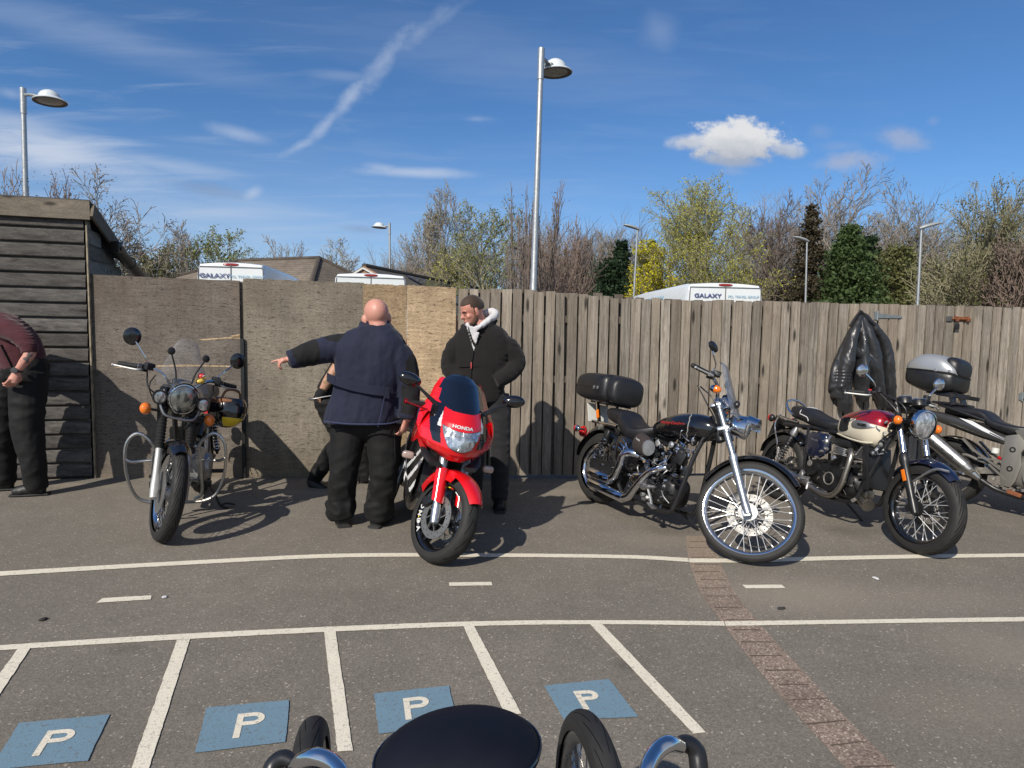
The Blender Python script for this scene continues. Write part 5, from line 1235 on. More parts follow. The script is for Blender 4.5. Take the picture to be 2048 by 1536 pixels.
    e2_ = one('exhaust_pipe', I, CHROME, root, ex2); one('silencer', I, CHROME, e2_, lambda mb: mb.lathe((.56, -.19, .165), (-1, 0, .07), [(0, .03), (.02, .042), (.43, .047), (.46, .044), (.45, .03)], 20))
    one('exhaust_tip', I, mat('hole_dark', (.02, .02, .02), .8), e2_, lambda mb: mb.cyl((.105, -.19, .197), (.096, -.19, .1977), .036))
    one('belt_guard', I, SAT, root, lambda mb: mb.prism([(.0, .36), (.10, .42), (.32, .42), (.36, .34), (.30, .28), (.05, .27)], -.16, -.145))
    # controls
    def peg(mb):
        mb.tube([(.70, -.14, .21), (.78, -.19, .22), (.84, -.23, .25)], .012, 8); mb.cyl((.82, -.16, .33), (.82, -.29, .33), .017); mb.tube([(.62, -.20, .27), (.72, -.21, .33), (.80, -.22, .33), (.86, -.22, .26), (.90, -.23, .20)], .011, 6); mb.box((.91, -.24, .20), (.07, .05, .014), (0, .4, 0), .004)
    one('footpeg', I, ALU, root, peg)
    one('side_stand', I, SAT, root, lambda mb: mb.tube([(.86, .10, .18), (.95, .22, .07), (.93, .30, .018), (.88, .32, .012)], .012, 6))
    one('number_bracket', I, SAT, root, lambda mb: mb.box((-.05, 0, .87), (.34, .20, .02), None, .006))
    def hoses(mb):
        mb.tube([(.62, -.06, .62), (.7, -.10, .56), (.74, -.12, .46)], .008, 6); mb.tube([(1.0, -.05, .75), (.95, -.10, .62), (.90, -.08, .40)], .008, 6); mb.tube([(.5, .0, .60), (.52, -.10, .52), (.50, -.12, .42)], .010, 6)
    one('oil_hose', I, HOSE, root, hoses)
    clutter(en, 'engine_fitting', (CHROME, SAT, ALU), (.50, -.15, .22), (1.0, -.09, .68), 26, 5)
    clutter(root, 'chrome_fitting', (CHROME,), (.98, -.14, .50), (1.12, -.08, .80), 10, 6); clutter(root, 'rear_fitting', (CHROME, SAT), (.05, -.15, .28), (.40, -.12, .66), 12, 8)
    warp(root, lift(.50, .80, .055))
cruiser()

# ================================================================ red and cream classic
def classic():
    B = bikeM((1552, 997), (1836, 1109), 1.45, radians(10), .93, sx=.97); root = empty('motorcycle', M=B)
    tag(root, 'classic motorcycle with a red and cream fuel tank, right of the black cruiser', 'motorcycle', 'motorcycles parked along the fence')
    rk = radians(26); fa = Vector((1.45, 0, .325)); ax = Vector((-sin(rk), 0, cos(rk))); H = fa+ax*.66+Vector((-.055, 0, -.025)); SM = steer(H, rk, radians(-3)); I = I4
    wheel(root, SM, fa, .325, .102, .243, BLK, discs=(1,), hubr=.055, hubw=.11, hub=SAT, tym=TY1, disc_r=.15, spm=SPK, spokes=32, discm=DISCD)
    wheel(root, I, (0, 0, .315), .315, .14, .228, BLK, discs=(1,), hubr=.06, hubw=.12, hub=SAT, tym=TY1, disc_r=.12, spokes=32)
    mudguard(root, SM, fa, .350, .125, radians(50), radians(150), NAVYG, drop=.03)
    one('mudguard_stay', SM, ALU, root, lambda mb: [mb.tube([fa+ax*.19+Vector((.02, s_*.085, 0)), fa+Vector((.10, s_*.085, .30)), fa+Vector((.20, s_*.06, .31))], .008, 6) for s_ in (-1, 1)])
    for s_ in (-1, 1):
        y = s_*.105; a = fa+Vector((.03, y, 0))
        lg = one('fork_leg', SM, SAT, root, lambda mb: (mb.lathe(a-ax*.04, ax, [(0, .015), (.01, .026), (.08, .030), (.12, .026), (.36, .027), (.38, .033), (.42, .033), (.44, .022)], 16), mb.cyl(fa+Vector((0, y-.02, 0)), fa+Vector((0, y+.02, 0)), .026)))
        one('fork_tube', SM, CHROME, lg, lambda mb: mb.cyl(a+ax*.38, a+ax*.56, .0215)); one('fork_sleeve', SM, SAT, lg, lambda mb: (mb.cyl(a+ax*.54, a+ax*.62, .027), mb.cyl(a+ax*.62, a+ax*.72, .022), mb.lathe(a+ax*.715, ax, [(0, .024), (.03, .024), (.032, .012)], 14)))
        if s_ < 0: one('reflector', SM, ORG, lg, lambda mb: mb.box(a+ax*.245+Vector((.0, -.031, 0)), (.028, .008, .085), (0, -rk, 0), .004))
    one('triple_clamp', SM, SAT, root, lambda mb: (mb.box(fa+ax*.575, (.09, .27, .035), (0, -rk, 0), .01), mb.box(fa+ax*.70, (.09, .27, .03), (0, -rk, 0), .01)))
    one('brake_caliper', SM, SAT, root, lambda mb: mb.box(fa+Vector((-.10, .085, .09)), (.07, .05, .10), (0, radians(40), 0), .012))
    hc = fa+ax*.61+Vector((.145, 0, .0)); hx = Vector((1, 0, -.03)).normalized()
    hl = one('headlight', SM, BLK, root, lambda mb: (mb.lathe(hc-hx*.13, hx, [(0, .01), (.01, .045), (.05, .078), (.11, .092)], 30), mb.box(hc+Vector((-.09, 0, -.0)), (.05, .22, .04), None, .01)))
    one('rim', SM, CHROME, hl, lambda mb: mb.lathe(hc-hx*.025, hx, [(0, .092), (.005, .100), (.03, .101), (.045, .095), (.047, .088)], 34, cap=False)); one('lens', SM, HLENS, hl, lambda mb: mb.lathe(hc+hx*.012, hx, [(0, .090), (.012, .07), (.02, .04), (.023, 0)], 30))
    for s_ in (-1, 1): indicator(root, SM, hc+Vector((-.10, s_*.09, .0)), hc+Vector((-.06, s_*.18, .0)) if s_ < 0 else hc+Vector((-.03, s_*.15, -.02)), .030, (1, 0, 0), L=.04)
    gz = 1.035; gx = 1.02
    def bars(mb):
        for s_ in (-1, 1): mb.tube([(1.13, 0, .98), (1.135, s_*.07, .98), (1.13, s_*.13, 1.02), (1.10, s_*.22, 1.05), (gx+.03, s_*.29, gz), (gx-.03, s_*.41, gz-.01)], .0115, 8)
    hb = one('handlebar', SM, SAT, root, bars)
    for s_ in (-1, 1):
        one('grip', SM, GRIP, hb, lambda mb: (mb.cyl((gx+.025, s_*.30, gz), (gx-.03, s_*.40, gz-.01), .0165), mb.ball((gx-.038, s_*.417, gz-.01), .019, n=10, m=8))); one('switch_housing', SM, SAT, hb, lambda mb: (mb.box((gx+.04, s_*.27, gz), (.045, .05, .045), (0, 0, -s_*.4), .008), mb.cyl((gx+.08, s_*.22, gz+.02), (gx+.08, s_*.22, gz+.06), .025)))
        levers(root, SM @ Matrix.Translation((gx+.035, s_*.255, gz)) @ Matrix.Rotation(s_*.5, 4, 'Z'), 0, 0, 0, s_, L=.16)
        mirror(root, SM, (1.08, s_*.23, 1.05), (1.09, s_*.27, 1.12), (1.055, s_*.36, 1.20), .048, (-1, 0, .05))
    one('kill_switch', SM, mat('switch_red', (.6, .03, .05), .4), root, lambda mb: mb.box((gx+.035, -.262, gz+.028), (.02, .018, .012), None, .003))
    for s_ in (-1, 1):
        g = one('gauge', SM, SAT, root, lambda mb: mb.lathe((1.20, s_*.065, .985), (-.35, 0, .93), [(0, .035), (.01, .048), (.055, .050), (.06, .047)], 24)); one('gauge_rim', SM, CHROME, g, lambda mb: mb.lathe(Vector((1.20, s_*.065, .985))+Vector((-.35, 0, .93))*.06, (-.35, 0, .93), [(0, .050), (.006, .049), (.008, .042)], 24, cap=False))
    for k in range(4):
        y = (-.07, .05, -.11, .09)[k]; one('cable', I, HOSE, root, lambda mb: mb.tube([(1.10, y*2, 1.04), (1.24, y*1.6, .96-.02*k), (1.22, y, .84), (1.08, y*.8, .74)], .0055, 6))
    tsec = [(.60, 0, .765, .06, .045, .04), (.635, 0, .775, .10, .075, .075), (.73, 0, .785, .128, .10, .095), (.85, 0, .795, .150, .12, .12), (.96, 0, .80, .155, .125, .135), (1.04, 0, .80, .125, .10, .11), (1.08, 0, .80, .07, .06, .06)]
    def two(mb):
        P = catmull([Vector(q[:3]) for q in tsec], 5); Q = catmull([Vector(q[3:6]) for q in tsec], 5); n = 36; b0 = len(mb.f); R_ = []
        for c, h in zip(P, Q):
            ring = []
            for j in range(n):
                t_ = 2*pi*(j+.5)/n-0.0; ct, st = cos(t_), sin(t_); ring.append(c+Vector((0, math.copysign(abs(ct)**(2/2.6), ct)*h.x, math.copysign(abs(st)**(2/2.6), st)*(h.y if st > 0 else h.z))))
            R_.append(ring)
        mb.rings(R_)
        for fi in range(b0, len(mb.f)):
            f = mb.f[fi]; z = sum(mb.v[i].z for i in f)/len(f); x = sum(mb.v[i].x for i in f)/len(f); mb.m[fi] = 0 if z > .805+.02*sin((x-.6)*6) else 1
    tk = one('fuel_tank', I, [REDM, CREAM], root, two)
    one('filler_cap', I, CHROME, tk, lambda mb: mb.lathe((.95, -.02, .90), (-.1, 0, 1), [(0, .036), (.012, .037), (.02, .03), (.022, .0)], 20))
    one('tank_badge', I, ALU, tk, lambda mb: mb.loft([(.81, -.139, .795, .006, .006, .006), (.84, -.148, .797, .010, .026, .024), (.93, -.157, .80, .010, .028, .026), (.99, -.150, .80, .008, .020, .016), (1.03, -.130, .80, .004, .004, .004)], 12, 3)); one('badge_lettering', I, SAT, tk, lambda mb: textmesh('TRIUMPH', .022, .002, basis((.935, -.169, .800), (1, -.06, .02), (0, -.05, 1)), mb, .0008))
    one('knee_pad', I, GRIP, tk, lambda mb: mb.loft([(.655, -.103, .775, .006, .03, .03), (.68, -.110, .78, .012, .048, .045), (.76, -.124, .79, .013, .048, .048), (.80, -.132, .795, .006, .035, .035)], 12, 3.5)); one('tank_trim', I, CREAM, tk, lambda mb: mb.tube([(.63, -.085, .715), (.80, -.125, .70), (.95, -.138, .695), (1.03, -.12, .705)], .006, 6))
    st = one('seat', I, LEA, root, lambda mb: mb.loft([(.02, 0, .815, .06, .03, .04), (.06, 0, .815, .11, .045, .055), (.20, 0, .81, .125, .05, .065), (.28, 0, .795, .13, .042, .065), (.42, 0, .775, .135, .035, .055), (.55, 0, .765, .12, .035, .05), (.64, 0, .775, .07, .03, .03)], 22, 2.8))
    one('piping', I, WGL, st, lambda mb: (mb.tube([(.20+.0*k, .131*cos(a), .806+.056*sin(a)) for k, a in enumerate([pi*j/14 for j in range(15)])], .0035, 5, 1), mb.tube([(.20, -.129, .800), (.30, -.134, .785), (.33, -.138, .76)], .0035, 5, 2)))
    one('grab_rail', I, CHROME, root, lambda mb: (mb.tube([(.18, -.10, .78), (.05, -.11, .80), (-.03, -.10, .87), (-.05, 0, .90), (-.03, .10, .87), (.05, .11, .80), (.18, .10, .78)], .0095, 8), mb.tube([(.20, -.125, .735), (.05, -.13, .74), (-.08, -.12, .755), (-.10, -.08, .76)], .009, 8), mb.tube([(-.08, -.12, .755), (-.09, -.135, .68), (.0, -.145, .55), (.045, -.15, .42)], .007, 6)))
    one('stay_plate', I, ALUW, root, lambda mb: mb.prism([(.035, .50), (.055, .50), (.06, .42), (.08, .39), (.03, .39), (.04, .44)], -.155, -.147))
    mudguard(root, I, (0, 0, .315), .365, .16, radians(50), radians(165), BLK, drop=.04)
    tl = one('tail_light', I, REDL, root, lambda mb: mb.ball((-.22, 0, .70), (.05, .04, .035)))
    one('tail_unit', I, SAT, root, lambda mb: (mb.box((-.10, 0, .72), (.24, .10, .06), (0, .1, 0), .02), mb.prism([(-.16, .70), (-.22, .70), (-.28, .52), (-.25, .52)], -.05, .05)))
    for s_ in (-1, 1): indicator(root, I, (-.16, s_*.04, .72), (-.16, s_*.13, .73), .030, (-1, 0, 0), mt=REDL)
    for s_ in (-1, 1): shock(root, I, (.05, s_*.14, .36), (.20, s_*.13, .70), .026, mt=SAT, body=ALU)
    def frame(mb):
        for s_ in (-1, 1):
            mb.tube([(1.12, s_*.03, .80), (1.07, s_*.08, .60), (1.00, s_*.12, .30), (.92, s_*.13, .22), (.6, s_*.12, .20), (.40, s_*.12, .27)], .016, 8); mb.tube([(0, s_*.11, .315), (.25, s_*.12, .34), (.42, s_*.11, .37)], .021, 8)
            mb.tube([(.39, s_*.13, .26), (.37, s_*.13, .50), (.33, s_*.12, .72)], .013, 8); mb.tube([(.62, s_*.07, .72), (.33, s_*.11, .72), (.0, s_*.11, .70)], .014, 8)
        mb.tube([(1.12, 0, .85), (.9, 0, .72), (.5, 0, .70)], .025, 8); mb.cyl(H-ax*.02, H-ax*.2, .032)
    one('frame', I, SAT, root, frame)
    scv = one('side_cover', I, NAVYG, root, lambda mb: mb.loft([(.36, -.12, .60, .01, .05, .06), (.39, -.125, .60, .03, .09, .10), (.50, -.13, .60, .036, .095, .11), (.57, -.125, .62, .03, .075, .09), (.60, -.11, .62, .01, .04, .05)], 18, 3))
    one('cover_lettering', I, ALU, scv, lambda mb: textmesh('Bonneville', .018, .001, basis((.475, -.167, .64), (1, 0, -.1), (0, 0, 1)), mb))
    en = one('engine', I, ENG, root, lambda mb: (mb.loft([(.42, 0, .38, .09, .08, .09), (.50, 0, .38, .13, .12, .13), (.70, 0, .37, .135, .12, .14), (.88, 0, .36, .12, .10, .12), (.94, 0, .36, .07, .06, .08)], 20, 3), mb.cyl((.73, -.12, .36), (.73, -.175, .36), .115, .105, 30), mb.cyl((.50, -.12, .41), (.50, -.16, .41), .075, .065, 24), mb.cyl((.73, -.17, .36), (.73, -.185, .36), .035, .03, 20)))
    mb = MB(); fins(mb, (.70, 0, .47), (.06, 0, 1), .115, .10, 7, side=(1.05, .80), up=(1, 0, 0)); mb.build('cylinder', ENG, en, ang=25); mb = MB(); fins(mb, (.705, 0, .575), (.06, 0, 1), .118, .06, 5, side=(1.05, .80), up=(1, 0, 0)); mb.build('cylinder_head', ALU, en, ang=25)
    one('cam_cover', I, SAT, en, lambda mb: mb.box((.72, 0, .66), (.18, .22, .05), None, .015)); one('carburettor', I, ALU, en, lambda mb: (mb.cyl((.60, -.095, .66), (.52, -.10, .67), .034, n=18), mb.cyl((.555, -.095, .63), (.555, -.145, .665), .028), mb.ball((.585, -.135, .645), .024)))
    one('cover_ring', I, GREYM, en, lambda mb: (mb.torus((.73, -.178, .36), (0, 1, 0), .05, .006), mb.lathe((.475, -.162, .44), (0, -1, 0), [(0, .028), (.004, .026), (.005, 0)], 20)))
    one('cover_mark', I, GREYM, en, lambda mb: (mb.tube([(.66, -.178, .40), (.69, -.180, .40), (.665, -.180, .355)], .003, 5, 1)))
    hd_ = [(.78, -.09, .605), (.86, -.14, .62), (.905, -.175, .575), (.90, -.185, .46), (.875, -.185, .33), (.80, -.185, .235), (.68, -.185, .225), (.50, -.19, .265), (.36, -.195, .30)]
    ep = one('exhaust_pipe', I, STEEL, root, lambda mb: mb.tube(hd_, .0215, 12, 5)); one('silencer', I, STEEL, ep, lambda mb: mb.lathe((.36, -.195, .30), (-1, -.01, .11), [(0, .022), (.02, .028), (.10, .030), (.13, .040), (.42, .040), (.50, .026), (.56, .022), (.66, .016), (.665, .010)], 20))
    one('heat_shield', I, CHROMED, ep, lambda mb: mb.lathe((.44, -.193, .285), (-1, -.01, .17), [(0, .026), (.09, .027), (.10, .03)], 16))
    one('radiator', I, SAT, root, lambda mb: (mb.box((1.00, 0, .52), (.05, .24, .32), (0, radians(-14), 0), .008), mb.box((1.02, -.125, .52), (.04, .02, .34), (0, radians(-14), 0), .005)))
    one('radiator_bracket', I, ALU, root, lambda mb: mb.beam((.96, -.135, .665), (.92, -.14, .60), .008, .02, up=(0, 1, 0)))
    one('footpeg', I, ALU, root, lambda mb: (mb.tube([(.46, -.14, .31), (.50, -.17, .31), (.54, -.20, .27), (.56, -.22, .22)], .010, 6), mb.cyl((.50, -.16, .31), (.50, -.26, .31), .014), mb.tube([(.42, -.17, .36), (.46, -.19, .30), (.58, -.20, .28)], .009, 6), mb.box((.42, -.17, .33), (.05, .02, .07), (0, .5, 0), .008)))
    one('side_stand', I, SAT, root, lambda mb: mb.tube([(.60, .12, .20), (.72, .24, .06), (.70, .30, .015), (.66, .33, .012)], .011, 6))
    clutter(en, 'engine_fitting', (SAT, ALU, GREYM), (.45, -.14, .22), (.98, -.10, .62), 16, 15); clutter(root, 'head_fitting', (SAT, ALU), (1.0, -.10, .62), (1.12, -.04, .86), 10, 16)
    one('horn', I, STEEL, root, lambda mb: (mb.cyl((.98, -.05, .26), (1.06, -.07, .23), .045, .05, 18), mb.box((1.02, -.06, .32), (.06, .08, .06), None, .01)))
    warp(root, lift(.55, .95, .075))
classic()

# ================================================================ black tourer with crash bars, seen head on
def tourer():
    B = bikeM((392, 998), (329, 1081), 1.37, radians(1.5), 1.0, 1.0, sy=.88); root = empty('motorcycle', M=B)
    tag(root, 'black motorcycle seen from the front with chrome crash bars, two spotlights and a clear screen', 'motorcycle', 'motorcycles parked along the fence')
    rk = radians(27); fa = Vector((1.37, 0, .33)); ax = Vector((-sin(rk), 0, cos(rk))); H = fa+ax*.66+Vector((-.05, 0, -.025)); SM = steer(H, rk, radians(27)); I = I4
    wheel(root, SM, fa, .33, .105, .252, CHROME, discs=(), hubr=.075, hubw=.10, hub=ALU, tym=TY1, spokes=36, spm=CHROMED)
    wheel(root, I, (0, 0, .32), .32, .12, .238, CHROME, hubr=.07, hubw=.12, hub=ALU, tym=TY1, spokes=36)
    one('brake_disc', SM, DISC, root, lambda mb: [mb.cyl(fa+Vector((0, -.055, 0)), fa+Vector((0, -.060, 0)), .14, n=36)])
    mudguard(root, SM, fa, .355, .15, radians(62), radians(165), BLK, drop=.035)
    for s_ in (-1, 1):
        y = s_*.105; a = fa+Vector((.03, y, 0))
        lg = one('fork_leg', SM, ALUW if s_ < 0 else ALU, root, lambda mb: (mb.lathe(a-ax*.045, ax, [(0, .012), (.01, .028), (.10, .031), (.16, .026), (.34, .0255), (.36, .028)], 16), mb.box(a+ax*.30+Vector((-.03, s_*-.02, 0)), (.05, .03, .04), (0, -rk, 0), .008)))
        def gait(mb):
            prof = [(0, .030)]; n = 13
            for i in range(n): prof += [(.012+.0215*i, .036), (.012+.0215*(i+.5), .028)]
            mb.lathe(a+ax*.30, ax, prof+[(.30, .03)], 18)
        one('fork_gaiter', SM, GRIP, lg, gait, ang=20); one('fork_tube', SM, BLK, lg, lambda mb: mb.cyl(a+ax*.58, a+ax*.72, .028))
    one('triple_clamp', SM, SAT, root, lambda mb: (mb.box(fa+ax*.59, (.10, .27, .05), (0, -rk, 0), .012), mb.box(fa+ax*.71, (.10, .27, .035), (0, -rk, 0), .01), mb.box(fa+ax*.65+Vector((.02, 0, 0)), (.10, .18, .09), (0, -rk, 0), .02)))
    hc = fa+ax*.66+Vector((.15, 0, .015)); hx = Vector((1, 0, -.10)).normalized()
    hl = one('headlight', SM, BLK, root, lambda mb: (mb.lathe(hc-hx*.15, hx, [(0, .02), (.01, .06), (.06, .096), (.13, .104)], 32), mb.lathe(hc+Vector((-.15, 0, .06)), (0, 0, 1), [(0, .07), (.05, .075), (.06, .06), (.062, 0)], 24)))
    one('rim', SM, CHROME, hl, lambda mb: mb.lathe(hc-hx*.03, hx, [(0, .104), (.006, .112), (.035, .112), (.05, .104), (.052, .098)], 36, cap=False)); one('lens', SM, HLENSD, hl, lambda mb: mb.lathe(hc+hx*.016, hx, [(0, .100), (.014, .08), (.024, .045), (.028, 0)], 34)); one('peak', SM, CHROME, hl, lambda mb: mb.sheet(lambda u, v: hc+hx*(-.02+.05*u)+Vector((0, cos(pi*(.2+.6*v))*.115, sin(pi*(.2+.6*v))*.115)), 3, 12, .003))
    sb_ = one('lamp_bar', SM, CHROMED, root, lambda mb: mb.tube([(hc.x-.05, -.16, hc.z-.03), (hc.x-.02, -.13, hc.z-.10), (hc.x+.0, -.08, hc.z-.135), (hc.x, .08, hc.z-.135), (hc.x-.02, .13, hc.z-.10), (hc.x-.05, .16, hc.z-.03)], .009, 8))
    for s_ in (-1, 1):
        c = hc+Vector((-.02, s_*.160, -.02)); sl = one('spotlight', SM, BLK, root, lambda mb: mb.lathe(c-hx*.07, hx, [(0, .015), (.01, .035), (.05, .050), (.07, .053), (.078, .050)], 24)); one('lens', SM, HLENS, sl, lambda mb: mb.lathe(c+hx*.004, hx, [(0, .048), (.008, .03), (.011, 0)], 24))
        indicator(root, SM, hc+Vector((-.06, s_*.08, -.115)), hc+Vector((-.05, s_*.235, -.115)), .040, (1, 0, -.05), L=.045)
    gz = 1.075; gx = 1.00
    def bars(mb):
        for s_ in (-1, 1): mb.tube([(1.10, 0, 1.0), (1.10, s_*.08, 1.0), (1.10, s_*.15, 1.06), (1.07, s_*.25, 1.09), (gx+.02, s_*.33, gz), (gx-.03, s_*.44, gz-.01)], .0115, 8)
    hb = one('handlebar', SM, CHROME, root, bars)
    for s_ in (-1, 1):
        one('grip', SM, GRIP, hb, lambda mb: (mb.cyl((gx+.02, s_*.325, gz), (gx-.03, s_*.445, gz-.01), .0185))); one('switch_housing', SM, SAT, hb, lambda mb: (mb.box((gx+.04, s_*.285, gz), (.05, .06, .05), (0, 0, -s_*.4), .01), mb.box((gx+.075, s_*.25, gz+.02), (.05, .07, .05), (0, 0, -s_*.4), .01)))
        levers(root, SM @ Matrix.Translation((gx+.03, s_*.27, gz)) @ Matrix.Rotation(s_*.45, 4, 'Z'), 0, 0, 0, s_, L=.19)
        mirror(root, SM, (1.04, s_*.245, 1.09), (1.06, s_*.28, 1.14), (1.03, s_*.40, 1.27), .062, (-1, 0, .05), back=.018, mt=m_metal('mirror_back', (.10, .105, .11), .12, .1))
        one('screen_knob', SM, SAT, root, lambda mb: (mb.tube([hc+Vector((-.09, s_*.055, .09)), hc+Vector((-.11, s_*.075, .18)), hc+Vector((-.12, s_*.125, .285))], .0065, 6), mb.lathe(hc+Vector((-.14, s_*.13, .30)), (1, 0, .1), [(0, .02), (.01, .027), (.03, .027), (.035, .018)], 16)))
        one('fork_reflector', SM, SAT, root, lambda mb: mb.box(fa+ax*.10+Vector((0, s_*.14, 0)), (.02, .01, .02)))
    one('kill_switch', SM, mat('switch_red', (.6, .03, .05), .4), root, lambda mb: mb.box((gx+.05, -.27, gz+.035), (.025, .03, .012), None, .003))
    def scr(u, v):
        y = (v-.5)*(.40-.14*u-.08*u*u); z = hc.z+.05+.36*u-.06*((v-.5)*2)**4*(u); return Vector((hc.x-.06-.16*u-1.0*y*y, y, z))
    one('windscreen', SM, SCREEN, root, lambda mb: mb.sheet(scr, 12, 12, .003))
    one('brake_hose', SM, HOSE, root, lambda mb: (mb.tube([(1.03, -.25, 1.05), (1.12, -.24, .96), (1.16, -.17, .90), (1.15, -.12, .70), (1.24, -.10, .48)], .006, 6), mb.tube([(1.03, .25, 1.05), (1.14, .22, .98), (1.17, .12, .86), (1.10, .06, .72)], .006, 6), mb.tube([(1.08, -.20, 1.04), (1.16, -.24, .98), (1.14, -.20, .90), (1.08, -.08, .80)], .005, 6)))
    one('fuel_tank', I, mat('tank_gunmetal', (.09, .085, .075), .25, .5, coat=.8), root, lambda mb: mb.loft([(.50, 0, .83, .07, .04, .04), (.56, 0, .84, .12, .08, .07), (.70, 0, .86, .15, .11, .09), (.88, 0, .87, .165, .12, .10), (1.0, 0, .86, .13, .09, .09), (1.04, 0, .85, .06, .05, .05)], 24, 2.5))
    one('seat', I, LEA, root, lambda mb: mb.loft([(-.15, 0, .86, .10, .04, .05), (-.10, 0, .86, .14, .06, .06), (.15, 0, .84, .15, .05, .06), (.3, 0, .82, .15, .04, .06), (.5, 0, .83, .10, .03, .05)], 20, 2.8))
    en = one('engine', I, ALU, root, lambda mb: (mb.loft([(.42, 0, .38, .09, .08, .09), (.50, 0, .38, .15, .12, .13), (.70, 0, .37, .165, .13, .14), (.84, 0, .36, .13, .10, .12)], 20, 3), mb.cyl((.62, .12, .36), (.62, .19, .36), .11, .10, 26), mb.cyl((.62, -.12, .36), (.62, -.19, .36), .11, .10, 26)))
    mb = MB(); fins(mb, (.70, 0, .47), (.10, 0, 1), .085, .20, 12, up=(1, 0, 0)); mb.build('cylinder', ENG, en, ang=25)
    def frame(mb):
        mb.tube([(1.10, 0, .86), (1.02, 0, .60), (.90, 0, .30), (.80, 0, .22)], .020, 8); mb.tube([(1.10, 0, .88), (.8, 0, .78), (.3, 0, .72), (-.1, 0, .74)], .02, 8)
        for s_ in (-1, 1): mb.tube([(0, s_*.11, .32), (.25, s_*.12, .34), (.42, s_*.11, .37)], .02, 8); mb.tube([(.40, s_*.12, .30), (.34, s_*.12, .55), (.28, s_*.11, .72)], .014, 8)
        mb.box((.95, 0, .60), (.05, .12, .22), (0, .3, 0), .01)
    one('frame', I, SAT, root, frame); clutter(en, 'engine_fitting', (SAT, ALU), (.75, -.15, .3), (.95, .15, .62), 22, 25)
    for s_ in (-1, 1):
        one('crash_bar', I, CHROMED, root, lambda mb: (mb.tube([(1.00, s_*.04, .56), (1.01, s_*.14, .585), (1.0, s_*.175, .52), (.99, s_*.185, .35), (.97, s_*.185, .22), (.93, s_*.12, .17)], .0125, 8, 5),
            mb.tube([(.98, s_*.05, .16), (.99, s_*.20, .17), (1.0, s_*.30, .22), (1.01, s_*.36, .36), (1.02, s_*.375, .50), (1.02, s_*.365, .60), (1.02, s_*.325, .655), (1.02, s_*.27, .67), (1.02, s_*.20, .63), (1.015, s_*.15, .56)], .0125, 8, 6),
            mb.tube([(1.02, s_*.375, .50), (1.015, s_*.33, .475), (1.0, s_*.27, .475), (.995, s_*.185, .48)], .011, 8, 4)))
        shock(root, I, (.0, s_*.14, .34), (.12, s_*.13, .68), .028)
        indicator(root, I, (-.18, s_*.08, .72), (-.18, s_*.16, .72), .032, (-1, 0, 0)); one('footpeg', I, SAT, root, lambda mb: (mb.cyl((.55, s_*.15, .30), (.55, s_*.30, .30), .016), mb.box((.86, s_*.16, .27), (.03, .16, .05), (0, .2, 0), .008)))
    one('silencer', I, CHROME, root, lambda mb: (mb.tube([(.78, -.05, .60), (.86, -.10, .58), (.86, -.15, .40), (.78, -.17, .27), (.5, -.18, .25)], .022, 10, 5), mb.lathe((.5, -.18, .25), (-1, 0, .04), [(0, .022), (.1, .042), (.6, .045), (.75, .03)], 18)))
    mudguard(root, I, (0, 0, .32), .365, .17, radians(40), radians(172), BLK, drop=.04)
    one('tail_light', I, REDL, root, lambda mb: mb.ball((-.30, 0, .66), (.04, .05, .04)))
    one('side_stand', I, SAT, root, lambda mb: (mb.tube([(.52, .12, .22), (.56, .22, .10), (.60, .27, .03), (.66, .34, .014)], .012, 6), mb.tube([(.60, .27, .03), (.62, .33, .05), (.66, .40, .045)], .009, 6)))
    warp(root, lift(.55, .90, .03))
    # helmet hanging from the left bar, and a small toy duck on the bars
    hm = B @ Vector((.86, .36, .84)); he = empty('helmet', hm); tag(he, 'black and yellow helmet hanging upside down beside the tank of the leftmost motorcycle', 'helmet')
    HM = Matrix.Rotation(radians(-20), 4, 'Z') @ Matrix.Rotation(radians(168), 4, 'X'); HM = HM.to_4x4()
    def shell(mb):
        def fn(u, v):
            th = u*pi*.70; ph = v*2*pi; r = .135; x = r*sin(th)*cos(ph)*1.1; y = r*sin(th)*sin(ph)*.92; z = r*cos(th)*1.05
            return (x, y, z)
        mb.sheet(fn, 16, 28, .012, lambda u, v: 1 if (.16 < u < .52) and not (abs(v-.25) < .06 or abs(v-.75) < .06 or abs(v-.5) < .03) else 0)
    one('helmet_shell', HM, [BLK, mat('helmet_yellow', (.72, .52, .01), .2, 0, coat=1)], he, shell)
    one('visor', HM, SMOKE, he, lambda mb: mb.sheet(lambda u, v: (.152*cos((v-.5)*1.5), .128*sin((v-.5)*1.5), -.025+.05*u), 4, 14, .004)); (lambda *a: None)('visor', HM, SMOKE, he, lambda mb: mb.sheet(lambda u, v: (.152*cos((v-.5)*2.2)*1.0, .128*sin((v-.5)*2.2), -.045+.09*u), 4, 14, .004)); one('lining', HM, mat('lining_brown', (.20, .09, .045), .9), he, lambda mb: (mb.torus((0, 0, -.055), (0, 0, 1), .105, .022, 28, 8), mb.tube([(.02, -.10, -.06), (.03, -.06, -.14), (.03, .06, -.14), (.02, .10, -.06)], .009, 6)))
    dk = empty('toy_duck', B @ SM @ Vector((1.09, .12, 1.095))); tag(dk, 'tiny yellow toy duck with a red helmet sitting on the handlebar', 'toy duck')
    one('duck_body', I, mat('duck_yellow', (.70, .50, .10), .4), dk, lambda mb: (mb.ball((0, 0, 0), (.034, .042, .022)), mb.ball((.012, 0, .030), .020), mb.ball((.036, 0, .028), (.012, .012, .005)), mb.ball((-.03, 0, .012), (.014, .014, .01))))
